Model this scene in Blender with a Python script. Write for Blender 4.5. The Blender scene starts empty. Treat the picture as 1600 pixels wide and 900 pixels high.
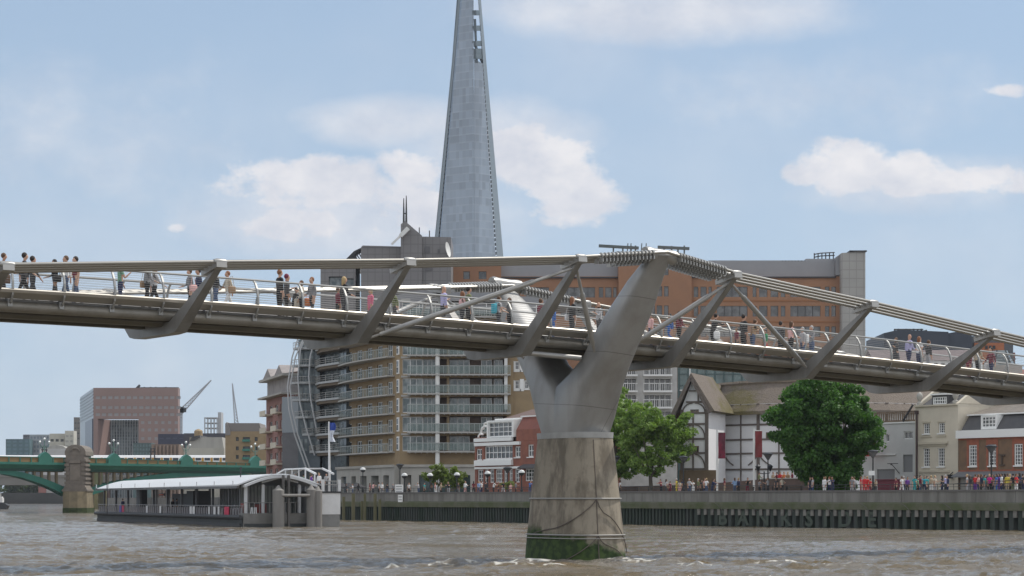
import bpy, bmesh, math, random
import numpy as np
from mathutils import Vector, Matrix, Quaternion
random.seed(7)
PI = math.pi
S = bpy.context.scene
COL = S.collection
FPX, CX, CY, HC = 3360.0, 800.0, 779.0, 2.75      # focal length and horizon of a 1600 px wide picture, eye height

# ------------------------------------------------------------------ camera
cam = bpy.data.cameras.new('camera'); cam_o = bpy.data.objects.new('camera', cam); COL.objects.link(cam_o)
cam_o.location = (0, 0, HC); cam_o.rotation_euler = (PI/2, 0, 0)
cam.sensor_width = 36; cam.lens = 36*FPX/1600
cam.shift_y = (CY-450)/1600.0
cam.clip_start = 1; cam.clip_end = 9000
S.camera = cam_o

# ------------------------------------------------------------------ sky, sun, exposure
SUN_AZ, SUN_EL = math.radians(64), math.radians(56)
W = bpy.data.worlds.new('World'); S.world = W; W.use_nodes = True
nt = W.node_tree; N = nt.nodes; L = nt.links
for n in list(N): N.remove(n)

def mk(nt, typ, **kw):
    n = nt.nodes.new(typ)
    for k, v in kw.items():
        if k == 'ins':
            for i, x in v.items(): n.inputs[i].default_value = x
        else: setattr(n, k, v)
    return n
def MA(nt, op, a, b=None, c=None, clamp=False):
    n = nt.nodes.new('ShaderNodeMath'); n.operation = op; n.use_clamp = clamp
    for i, x in enumerate((a, b, c)):
        if x is None: continue
        if isinstance(x, (int, float)): n.inputs[i].default_value = x
        else: nt.links.new(x, n.inputs[i])
    return n.outputs[0]
def MIX(nt, fac, a, b, blend='MIX'):
    n = nt.nodes.new('ShaderNodeMix'); n.data_type = 'RGBA'; n.blend_type = blend
    for i, x in ((0, fac), (6, a), (7, b)):
        if isinstance(x, (int, float)): n.inputs[i].default_value = x
        elif isinstance(x, tuple): n.inputs[i].default_value = (*x[:3], 1)
        else: nt.links.new(x, n.inputs[i])
    return n.outputs[2]

sky = mk(nt, 'ShaderNodeTexSky', sky_type='NISHITA', sun_disc=False, sun_elevation=SUN_EL, sun_rotation=SUN_AZ,
         air_density=1.0, dust_density=0.6, ozone_density=2.0, altitude=50)
tc = mk(nt, 'ShaderNodeTexCoord'); sx = mk(nt, 'ShaderNodeSeparateXYZ'); L.new(tc.outputs['Generated'], sx.inputs[0])
yy = MA(nt, 'MAXIMUM', sx.outputs[1], 0.08)
su = MA(nt, 'DIVIDE', sx.outputs[0], yy); sv = MA(nt, 'DIVIDE', sx.outputs[2], yy)
cb = mk(nt, 'ShaderNodeCombineXYZ'); L.new(su, cb.inputs[0]); L.new(MA(nt, 'MULTIPLY', sv, 1.35), cb.inputs[1])
nz = mk(nt, 'ShaderNodeTexNoise', ins={2: 30.0, 3: 10.0, 4: 0.62}); L.new(cb.outputs[0], nz.inputs[0])
nz2 = mk(nt, 'ShaderNodeTexNoise', ins={2: 5.0, 3: 4.0, 4: 0.5}); L.new(cb.outputs[0], nz2.inputs[0])
def blob(px, py, rx, ry, w):
    a = MA(nt, 'DIVIDE', MA(nt, 'SUBTRACT', su, (px-CX)/FPX), rx/FPX)
    b = MA(nt, 'DIVIDE', MA(nt, 'SUBTRACT', sv, (CY-py)/FPX), ry/FPX)
    r = MA(nt, 'ADD', MA(nt, 'MULTIPLY', a, a), MA(nt, 'MULTIPLY', b, b))
    return MA(nt, 'MULTIPLY', MA(nt, 'SUBTRACT', 1.0, r), w)
def cloud_set(blobs, amp, lo, hi):
    m = None
    for b in blobs:
        e = blob(*b); m = e if m is None else MA(nt, 'MAXIMUM', m, e)
    m = MA(nt, 'MAXIMUM', m, -1.2)
    d = MA(nt, 'ADD', m, MA(nt, 'MULTIPLY', MA(nt, 'SUBTRACT', nz.outputs[0], 0.5), amp))
    mr = mk(nt, 'ShaderNodeMapRange', interpolation_type='SMOOTHSTEP', ins={1: lo, 2: hi}); L.new(d, mr.inputs[0])
    return mr.outputs[0]
crisp = cloud_set([(860, 262, 110, 66, 1.0), (915, 305, 80, 46, .9), (815, 228, 80, 48, .8), (640, 265, 62, 40, .9), (500, 290, 190, 50, .9), (410, 300, 110, 36, .7),
                   (470, 350, 130, 40, .7), (640, 330, 130, 66, .7), (880, 330, 100, 30, .6),
                   (1315, 256, 92, 50, 1.05), (1295, 234, 52, 28, .9), (1400, 272, 120, 38, .95), (1500, 284, 130, 32, .9), (1590, 292, 70, 22, .8), (1262, 272, 52, 24, .8), (278, 357, 18, 9, .5), (1580, 142, 40, 12, .5)], 3.0, 0.0, 0.66)
soft = cloud_set([(620, 190, 170, 46, 1.0), (780, 225, 190, 80, .9), (1030, 18, 330, 60, 1.1), (560, 340, 330, 90, 1.0), (1250, 150, 300, 60, .2), (1450, 290, 230, 50, .7), (100, 230, 300, 120, .25)], 1.3, -0.35, 1.2)
general = mk(nt, 'ShaderNodeMapRange', interpolation_type='SMOOTHSTEP', ins={1: 0.40, 2: 0.75, 4: 0.30}); L.new(nz2.outputs[0], general.inputs[0])
dens = MA(nt, 'MAXIMUM', MA(nt, 'MAXIMUM', MA(nt, 'MULTIPLY', crisp, 0.92), MA(nt, 'MULTIPLY', soft, 0.72)), general.outputs[0])
# sky base: Nishita, pulled towards the thin milky haze of the photo near the horizon
skyc = MIX(nt, 1.0, sky.outputs[0], (0.92, 0.97, 1.0), 'MULTIPLY')
hz = mk(nt, 'ShaderNodeMapRange', interpolation_type='SMOOTHSTEP', ins={1: 0.0, 2: 0.30, 3: 1.0, 4: 0.0}); L.new(sv, hz.inputs[0])
K = 10.0                                            # cloud radiance in units of the unscaled sky
skyc = MIX(nt, MA(nt, 'ADD', MA(nt, 'MULTIPLY', hz.outputs[0], 0.25), 0.55), skyc, (0.45*K, 0.585*K, 0.755*K))
nz3 = mk(nt, 'ShaderNodeTexNoise', ins={2: 26.0, 3: 6.0, 4: 0.6}); L.new(cb.outputs[0], nz3.inputs[0])
shd = mk(nt, 'ShaderNodeMapRange', ins={1: 0.36, 2: 0.64}); L.new(nz3.outputs[0], shd.inputs[0])
cloudc = MIX(nt, shd.outputs[0], (0.64*K, 0.66*K, 0.73*K), (0.86*K, 0.84*K, 0.85*K))
fin = MIX(nt, dens, skyc, cloudc)
# bright cloud added behind the eye and overhead, unseen, to light the shaded fronts
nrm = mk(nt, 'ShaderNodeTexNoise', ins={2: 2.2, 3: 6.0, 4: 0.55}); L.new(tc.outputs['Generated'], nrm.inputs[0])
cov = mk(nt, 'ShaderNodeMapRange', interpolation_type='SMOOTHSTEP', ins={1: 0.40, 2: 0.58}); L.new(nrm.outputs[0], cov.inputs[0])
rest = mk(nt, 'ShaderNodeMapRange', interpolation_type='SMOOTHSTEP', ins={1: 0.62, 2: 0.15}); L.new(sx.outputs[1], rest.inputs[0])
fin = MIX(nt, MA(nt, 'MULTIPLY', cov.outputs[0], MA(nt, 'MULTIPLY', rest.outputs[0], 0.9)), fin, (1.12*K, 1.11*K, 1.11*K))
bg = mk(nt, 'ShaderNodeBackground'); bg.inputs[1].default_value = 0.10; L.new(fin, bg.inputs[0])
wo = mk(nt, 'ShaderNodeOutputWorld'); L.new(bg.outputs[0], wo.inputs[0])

sl = bpy.data.lights.new('sun', 'SUN'); sl.energy = 3.0; sl.angle = math.radians(0.5); sl.color = (1.0, 0.95, 0.87)
so = bpy.data.objects.new('sun', sl); COL.objects.link(so)
sunv = Vector((math.sin(SUN_AZ)*math.cos(SUN_EL), math.cos(SUN_AZ)*math.cos(SUN_EL), math.sin(SUN_EL)))
so.rotation_euler = sunv.to_track_quat('Z', 'Y').to_euler(); so.location = (60, 60, 120)
S.view_settings.view_transform = 'Standard'; S.view_settings.look = 'None'
S.view_settings.exposure = 0.08; S.view_settings.gamma = 1.0; S.view_settings.use_curve_mapping = False
S.render.engine = 'CYCLES'
S.cycles.use_denoising = True
S.cycles.max_bounces = 6; S.cycles.diffuse_bounces = 3; S.cycles.glossy_bounces = 3; S.cycles.transparent_max_bounces = 8; S.cycles.volume_bounces = 0
S.cycles.sample_clamp_indirect = 4

# ------------------------------------------------------------------ materials
_mc = {}
def mat(name, col, rough=0.7, metal=0.0, var=0.0, vscale=1.0, col2=None, bump=0.0, bscale=20.0, streak=False, spec=0.5, fn=None):
    """principled material; var mixes col with col2 by object-space noise"""
    if name in _mc: return _mc[name]
    m = bpy.data.materials.new(name); m.use_nodes = True; t = m.node_tree
    b = t.nodes['Principled BSDF']
    b.inputs['Base Color'].default_value = (*col, 1); b.inputs['Roughness'].default_value = rough
    b.inputs['Metallic'].default_value = metal; b.inputs['Specular IOR Level'].default_value = spec
    if var or bump:
        tc = t.nodes.new('ShaderNodeNewGeometry')
        mp = t.nodes.new('ShaderNodeMapping'); t.links.new(tc.outputs['Position'], mp.inputs[0])
        if streak: mp.inputs[3].default_value = (1, 1, 0.12)
    if var:
        n = mk(t, 'ShaderNodeTexNoise', ins={2: vscale, 3: 6.0, 4: 0.62}); t.links.new(mp.outputs[0], n.inputs[0])
        r = mk(t, 'ShaderNodeMapRange', interpolation_type='SMOOTHSTEP', ins={1: 0.36, 2: 0.66}); t.links.new(n.outputs[0], r.inputs[0])
        c2 = col2 or tuple(x*0.45 for x in col)
        o = MIX(t, MA(t, 'MULTIPLY', r.outputs[0], var), col, c2)
        t.links.new(o, b.inputs['Base Color'])
    if bump:
        n = mk(t, 'ShaderNodeTexNoise', ins={2: bscale, 3: 4.0}); t.links.new(mp.outputs[0], n.inputs[0])
        bp = mk(t, 'ShaderNodeBump', ins={0: bump, 1: 0.05}); t.links.new(n.outputs[0], bp.inputs['Height']); t.links.new(bp.outputs[0], b.inputs['Normal'])
    if fn: fn(m, t, b)
    _mc[name] = m
    return m
def cm(col, rough=0.8, metal=0.0):
    return mat('paint_%02x%02x%02x_%d' % (*[int(max(0, min(1, c))*255) for c in col], int(rough*100)+int(metal*1000)), col, rough, metal)

# ------------------------------------------------------------------ mesh builder
class Fr:
    """a frame: u runs left to right along a front, v away from the river side, z up"""
    def __init__(s, x=0, y=0, a=0): s.x, s.y, s.a = x, y, a; s.c, s.s = math.cos(a), math.sin(a)
    def p(s, u, v, z): return (s.x+u*s.c-v*s.s, s.y+u*s.s+v*s.c, z)
    def U(s, px, v=0):
        k = (px-CX)/FPX; ox, oy, _ = s.p(0, v, 0)
        return (k*oy-ox)/(s.c-k*s.s)
    def Y(s, px, v=0): return s.p(s.U(px, v), v, 0)[1]
    def Z(s, py, px, v=0): return HC+(CY-py)*s.Y(px, v)/FPX
class Fac(Fr):
    """front through two plan points"""
    def __init__(s, A, B):
        super().__init__(A[0], A[1], math.atan2(B[1]-A[1], B[0]-A[0])); s.len = math.hypot(B[0]-A[0], B[1]-A[1])
def at(px, Y): return ((px-CX)/FPX*Y, Y)
def zat(py, Y): return HC+(CY-py)*Y/FPX
ABS = {}
class MB:
    def __init__(s, fr=None): s.v = []; s.f = []; s.m = []; s.fr = fr or Fr()
    def P(s, pts, faces, mi=0):
        b = len(s.v); s.v += [s.fr.p(*p) for p in pts]
        s.f += [tuple(b+i for i in f) for f in faces]; s.m += [mi]*len(faces); return s
    def W(s, pts, faces, mi=0):
        b = len(s.v); s.v += [tuple(p) for p in pts]
        s.f += [tuple(b+i for i in f) for f in faces]; s.m += [mi]*len(faces); return s
    def box(s, u0, u1, v0, v1, z0, z1, mi=0):
        return s.P([(u0,v0,z0),(u1,v0,z0),(u1,v1,z0),(u0,v1,z0),(u0,v0,z1),(u1,v0,z1),(u1,v1,z1),(u0,v1,z1)],
                   [(0,3,2,1),(4,5,6,7),(0,1,5,4),(1,2,6,5),(2,3,7,6),(3,0,4,7)], mi)
    def quad(s, a, b, c, d, mi=0): return s.P([a,b,c,d], [(0,1,2,3)], mi)
    def prism(s, poly, v0, v1, mi=0):      # poly of (u,z), extruded along v
        n = len(poly)
        return s.P([(u,v0,z) for u,z in poly]+[(u,v1,z) for u,z in poly],
                   [tuple(range(n)), tuple(range(2*n-1,n-1,-1))]+[(i,i+n,(i+1)%n+n,(i+1)%n) for i in range(n)], mi)
    def prismz(s, poly, z0, z1, mi=0):
        n = len(poly)
        return s.P([(u,v,z0) for u,v in poly]+[(u,v,z1) for u,v in poly],
                   [tuple(range(n-1,-1,-1)), tuple(range(n,2*n))]+[(i,(i+1)%n,(i+1)%n+n,i+n) for i in range(n)], mi)
    def prismu(s, poly, u0, u1, mi=0):     # poly of (v,z), extruded along u
        n = len(poly)
        return s.P([(u0,v,z) for v,z in poly]+[(u1,v,z) for v,z in poly],
                   [tuple(range(n)), tuple(range(2*n-1,n-1,-1))]+[(i,i+n,(i+1)%n+n,(i+1)%n) for i in range(n)], mi)
    def path(s, pts, r, n=8, mi=0, cap=True):
        """round tube through world points, radius number or list"""
        pts = [Vector(p) for p in pts]; R = r if isinstance(r, (list, tuple)) else [r]*len(pts)
        V = []; up = None
        for i, p in enumerate(pts):
            d = (pts[min(i+1,len(pts)-1)]-pts[max(i-1,0)]).normalized()
            if up is None: up = Vector((0,0,1)) if abs(d.z) < 0.9 else Vector((1,0,0))
            a = d.cross(up).normalized(); b = a.cross(d).normalized(); up = b
            for k in range(n):
                t = 2*PI*k/n; V.append(p+(a*math.cos(t)+b*math.sin(t))*R[i])
        F = [(i*n+k, i*n+(k+1)%n, (i+1)*n+(k+1)%n, (i+1)*n+k) for i in range(len(pts)-1) for k in range(n)]
        if cap: F += [tuple(range(n-1,-1,-1)), tuple((len(pts)-1)*n+k for k in range(n))]
        return s.W(V, F, mi)
    def fpath(s, pts, r, n=8, mi=0): return s.path([s.fr.p(*p) for p in pts], r, n, mi)
    def beam(s, a, b, w0, h0, w1=None, h1=None, mi=0, side=None):
        """box beam between world points, width along side, height across"""
        a, b = Vector(a), Vector(b); w1 = w0 if w1 is None else w1; h1 = h0 if h1 is None else h1
        d = (b-a).normalized(); sd = Vector(side) if side else d.cross(Vector((0,0,1)))
        if sd.length < 1e-4: sd = Vector((1,0,0))
        sd = (sd-d*sd.dot(d)).normalized(); up = sd.cross(d).normalized(); V = []
        for p, w, h in ((a,w0,h0),(b,w1,h1)):
            V += [p-sd*w/2-up*h/2, p+sd*w/2-up*h/2, p+sd*w/2+up*h/2, p-sd*w/2+up*h/2]
        return s.W(V, [(0,3,2,1),(4,5,6,7),(0,1,5,4),(1,2,6,5),(2,3,7,6),(3,0,4,7)], mi)
    def fbeam(s, a, b, *k, **kw): return s.beam(s.fr.p(*a), s.fr.p(*b), *k, **kw)
    def lathe(s, u, v, prof, n=12, mi=0, sx=1, sy=1):
        pts = []
        for r, z in prof: pts += [(u+sx*r*math.cos(2*PI*k/n), v+sy*r*math.sin(2*PI*k/n), z) for k in range(n)]
        m = len(prof)
        return s.P(pts, [(i*n+k, i*n+(k+1)%n, (i+1)*n+(k+1)%n, (i+1)*n+k) for i in range(m-1) for k in range(n)]
                   + [tuple(range(n-1,-1,-1)), tuple((m-1)*n+k for k in range(n))], mi)
    def wall(s, u0, u1, z0, z1, holes=(), v=0.0, deep=0.22, mi=0, rm=None):
        """front skin with true openings and reveals; holes (ua,ub,za,zb)"""
        us = sorted({u0,u1,*[h[0] for h in holes],*[h[1] for h in holes]}); zs = sorted({z0,z1,*[h[2] for h in holes],*[h[3] for h in holes]})
        us = [u for u in us if u0-1e-6 <= u <= u1+1e-6]; zs = [z for z in zs if z0-1e-6 <= z <= z1+1e-6]
        for j in range(len(zs)-1):
            zc = (zs[j]+zs[j+1])/2; run = None
            for i in range(len(us)-1):
                uc = (us[i]+us[i+1])/2
                hole = any(h[0] < uc < h[1] and h[2] < zc < h[3] for h in holes)
                if not hole and run is None: run = us[i]
                if run is not None and (hole or i == len(us)-2):
                    e = us[i] if hole else us[i+1]
                    s.quad((run,v,zs[j]),(e,v,zs[j]),(e,v,zs[j+1]),(run,v,zs[j+1]), mi); run = None
        for a, b, c, d in holes:
            r = mi if rm is None else rm
            s.quad((a,v,c),(a,v+deep,c),(a,v+deep,d),(a,v,d), r); s.quad((b,v+deep,c),(b,v,c),(b,v,d),(b,v+deep,d), r)
            s.quad((a,v,d),(a,v+deep,d),(b,v+deep,d),(b,v,d), r); s.quad((a,v,c),(b,v,c),(b,v+deep,c),(a,v+deep,c), r)
        return s
    def shell(s, u0, u1, v1, z0, z1, v0=0.0, mi=0, top=None, core=0.25):
        """sides, back and top of a block whose front is a wall(); a core sheet stands behind the openings"""
        s.quad((u0,v1,z0),(u0,v0,z0),(u0,v0,z1),(u0,v1,z1), mi); s.quad((u1,v0,z0),(u1,v1,z0),(u1,v1,z1),(u1,v0,z1), mi)
        s.quad((u1,v1,z0),(u0,v1,z0),(u0,v1,z1),(u1,v1,z1), mi)
        s.quad((u0,v0,z1),(u1,v0,z1),(u1,v1,z1),(u0,v1,z1), mi if top is None else top)
        return s
    def build(s, name, mats, parent=None, smooth=False, loc=None):
        if not isinstance(mats, (list, tuple)): mats = [mats]
        if parent is not None: o0 = ABS[parent.name]
        elif loc is not None: o0 = Vector(loc)
        else:
            A = np.array(s.v); o0 = Vector(((A[:,0].min()+A[:,0].max())/2, (A[:,1].min()+A[:,1].max())/2, A[:,2].min()))
        me = bpy.data.meshes.new(name)
        me.from_pydata([(p[0]-o0.x, p[1]-o0.y, p[2]-o0.z) for p in s.v], [], s.f)
        for m in mats: me.materials.append(m)
        me.polygons.foreach_set('material_index', s.m)
        if smooth:
            me.polygons.foreach_set('use_smooth', [True]*len(s.f))
            me.set_sharp_from_angle(angle=math.radians(40))
        me.update()
        o = bpy.data.objects.new(name, me); COL.objects.link(o)
        if parent is not None: o.parent = parent
        else: o.location = o0
        ABS[o.name] = o0
        return o
def tag(o, label=None, cat=None, group=None, kind=None):
    if label: o['label'] = label
    if cat: o['category'] = cat
    if group: o['group'] = group
    if kind: o['kind'] = kind
    return o
def thing(name, label, cat, loc=(0,0,0), group=None):
    o = bpy.data.objects.new(name, None); COL.objects.link(o); o.location = loc; o.empty_display_size = 0.2
    ABS[o.name] = Vector(loc); return tag(o, label, cat, group)
def copy_tree(o, parent=None):
    c = o.copy(); COL.objects.link(c); c.parent = parent
    ABS[c.name] = ABS.get(o.name, Vector((0,0,0)))
    for ch in [x for x in o.children]: copy_tree(ch, c)
    return c
def window(parent, fr, u0, u1, z0, z1, gm, fm, cols=2, rows=2, v=0.0, deep=0.2, fw=0.07, sill=None, bar=0.035, name='window'):
    """frame mesh with a pane as sub-part, set inside the reveal of an opening"""
    f = MB(fr); a, b = v+deep-0.10, v+deep-0.02
    f.box(u0,u0+fw,a,b,z0,z1); f.box(u1-fw,u1,a,b,z0,z1); f.box(u0+fw,u1-fw,a,b,z0,z0+fw); f.box(u0+fw,u1-fw,a,b,z1-fw,z1)
    for i in range(1, cols):
        u = u0+(u1-u0)*i/cols; f.box(u-bar/2,u+bar/2,a+.005,b-.005,z0+fw,z1-fw)
    for j in range(1, rows):
        z = z0+(z1-z0)*j/rows; f.box(u0+fw,u1-fw,a+.012,b-.012,z-bar/2,z+bar/2)
    if sill: f.box(u0-.08,u1+.08,v-.12,v+deep-.11,z0-.12,z0-.003)
    o = f.build(name, fm, parent)
    p = MB(fr); p.quad((u0+.01,b+.01,z0+.01),(u1-.01,b+.01,z0+.01),(u1-.01,b+.01,z1-.01),(u0+.01,b+.01,z1-.01)); p.build('pane', gm, o)
    return o

# river-wall line and its frame
BD = (0.8266, 0.5628); BN = (-0.5628, 0.8266)        # inland, and along the bank away from the eye
BO = (42.9, 181.0)
def bank(px, k=0.0):
    x = (px-CX)/FPX; ax, ay = BO[0]+k*BD[0], BO[1]+k*BD[1]
    s = (ax-x*ay)/(x*BN[1]-BN[0]); return (ax+s*BN[0], ay+s*BN[1])
def bankfac(pl, pr, k): return Fac(bank(pl, k), bank(pr, k))
GROUND = 3.0

M = {}
def V(n, *a, **k): M[n] = mat(n, *a, **k)
V('steel', (.27,.265,.255), .45, .35, var=.6, vscale=.9, col2=(.15,.145,.135), streak=True)
V('steel_light', (.38,.375,.36), .38, .5, var=.4, vscale=1.5, col2=(.30,.29,.27))
def seam_fn(m, t, b):
    g = t.nodes.new('ShaderNodeNewGeometry'); s = t.nodes.new('ShaderNodeSeparateXYZ'); t.links.new(g.outputs['Position'], s.inputs[0])
    mp = t.nodes.new('ShaderNodeMapping'); mp.inputs[3].default_value = (1, 1, .14); t.links.new(g.outputs['Position'], mp.inputs[0])
    n = mk(t, 'ShaderNodeTexNoise', ins={2: 1.6, 3: 6.0, 4: .6}); t.links.new(mp.outputs[0], n.inputs[0])
    n2 = mk(t, 'ShaderNodeTexNoise', ins={2: .5, 3: 3.0}); t.links.new(g.outputs['Position'], n2.inputs[0])
    r = mk(t, 'ShaderNodeMapRange', interpolation_type='SMOOTHSTEP', ins={1: .42, 2: .68}); t.links.new(n.outputs[0], r.inputs[0])
    r2 = mk(t, 'ShaderNodeMapRange', interpolation_type='SMOOTHSTEP', ins={1: .35, 2: .65}); t.links.new(n2.outputs[0], r2.inputs[0])
    c = MIX(t, r2.outputs[0], (.34,.34,.335), (.28,.275,.265)); c = MIX(t, MA(t, 'MULTIPLY', r.outputs[0], .35), c, (.22,.205,.185))
    zz = MA(t, 'ADD', s.outputs[2], MA(t, 'MULTIPLY', s.outputs[0], .10))
    ln = MA(t, 'LESS_THAN', MA(t, 'FRACT', MA(t, 'DIVIDE', zz, 2.35)), .012); l2 = MA(t, 'LESS_THAN', MA(t, 'ABSOLUTE', MA(t, 'SUBTRACT', MA(t, 'ADD', s.outputs[0], MA(t, 'MULTIPLY', s.outputs[2], -.52)), .95)), .012)
    t.links.new(MIX(t, MA(t, 'MULTIPLY', MA(t, 'MAXIMUM', ln, l2), .6), c, (.10,.095,.09)), b.inputs['Base Color'])
M['pier_steel'] = mat('pier_steel', (.3,.3,.3), .4, .25, fn=seam_fn)
V('alloy', (.42,.40,.365), .42, .6, var=.3, vscale=1.2, col2=(.5,.45,.38))
V('tube_steel', (.27,.255,.225), .42, .4, var=.6, vscale=1.0, col2=(.17,.155,.13))
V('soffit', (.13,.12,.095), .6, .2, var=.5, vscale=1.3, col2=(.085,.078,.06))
V('cable', (.36,.345,.315), .36, .7)
V('rail', (.33,.33,.32), .48, .5)
V('wire', (.20,.20,.20), .55, .2)
V('deck', (.36,.35,.34), .6, .3)
V('white', (.74,.74,.72), .6, var=.25, vscale=.6, col2=(.55,.54,.50))
V('white_frame', (.78,.78,.76), .5)
V('conc', (.33,.315,.28), .85, var=.6, vscale=.8, col2=(.20,.19,.165), streak=True, bump=.3, bscale=6)
V('stone', (.40,.385,.35), .85, var=.5, vscale=.5, col2=(.28,.265,.235), streak=True)
V('dark', (.035,.036,.04), .5)
V('black', (.015,.015,.017), .5)
V('red_brick', (.27,.105,.07), .85, var=.6, vscale=1.2, col2=(.17,.065,.05))
V('brown_brick', (.20,.125,.075), .85, var=.6, vscale=1.4, col2=(.13,.09,.065))
V('orange_brick', (.335,.175,.10), .85, var=.6, vscale=.25, col2=(.27,.145,.09))
V('tan_brick', (.32,.235,.135), .85, var=.6, vscale=.7, col2=(.245,.18,.11))
V('pink_stone', (.30,.15,.125), .8, var=.4, vscale=.8, col2=(.22,.115,.10))
V('slate', (.085,.083,.085), .7, var=.5, vscale=1.5, col2=(.055,.055,.06))
V('brown_tile', (.15,.10,.085), .8, var=.5, vscale=1.5, col2=(.10,.07,.065))
V('red_tile', (.24,.085,.06), .8, var=.5, vscale=1.5, col2=(.16,.06,.05))
V('cream', (.60,.545,.44), .75, var=.4, vscale=.5, col2=(.48,.43,.35))
V('green_paint', (.045,.20,.155), .5, var=.5, vscale=.4, col2=(.03,.14,.11))
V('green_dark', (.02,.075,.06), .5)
V('gold_paint', (.27,.17,.075), .6)
V('timber', (.10,.075,.06), .8, var=.4, vscale=2)
V('oak', (.20,.145,.10), .8, var=.5, vscale=2)
V('plaster', (.74,.735,.74), .8, var=.25, vscale=.5, col2=(.62,.61,.61))
def glass_fn(c2, sc):
    def fn(m, t, b):
        g = t.nodes.new('ShaderNodeNewGeometry'); n = mk(t, 'ShaderNodeTexNoise', ins={2: sc, 3: 2.0}); t.links.new(g.outputs['Position'], n.inputs[0])
        r = mk(t, 'ShaderNodeMapRange', ins={1: .4, 2: .62}); t.links.new(n.outputs[0], r.inputs[0])
        t.links.new(MIX(t, r.outputs[0], tuple(b.inputs['Base Color'].default_value)[:3], c2), b.inputs['Base Color'])
    return fn
M['glass'] = mat('glass', (.035,.04,.045), .08, 0, spec=.8, fn=glass_fn((.11,.115,.12), .7))
M['glass_blue'] = mat('glass_blue', (.075,.10,.105), .12, .1, spec=.8, fn=glass_fn((.24,.265,.265), .9))
M['glass_green'] = mat('glass_green', (.03,.07,.07), .1, .0, spec=.8, fn=glass_fn((.07,.13,.13), .6))
def see_fn(m, t, b):
    b.inputs['Alpha'].default_value = .26
M['rail_glass'] = mat('rail_glass', (.25,.33,.31), .12, 0, spec=.6, fn=see_fn)
# ------------------------------------------------------------------ numpy value noise
def vnoise(x, y, seed=0):
    xi = np.floor(x).astype(np.int64); yi = np.floor(y).astype(np.int64); xf = x-xi; yf = y-yi
    xf = xf*xf*(3-2*xf); yf = yf*yf*(3-2*yf)
    def h(a, b):
        n = (a*374761393+b*668265263+seed*1442695041) & 0xffffffff
        n = ((n ^ (n >> 13))*1274126177) & 0xffffffff
        return ((n ^ (n >> 16)) & 0xffff)/65535.0*2-1
    a = h(xi, yi); b = h(xi+1, yi); c = h(xi, yi+1); d = h(xi+1, yi+1)
    return (a*(1-xf)+b*xf)*(1-yf)+(c*(1-xf)+d*xf)*yf

# ------------------------------------------------------------------ bridge frame
BRO = (-12.859, 82.302); BRA = math.atan2(BD[1], BD[0])
BF = Fr(BRO[0], BRO[1], BRA)                          # u = along the footbridge towards the far bank, v = across, away
def ez(t): return HC+7.60-0.009*t-0.00044*t*t         # height of the deck edge
PT = 20.0                                             # pier position along the bridge

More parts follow.
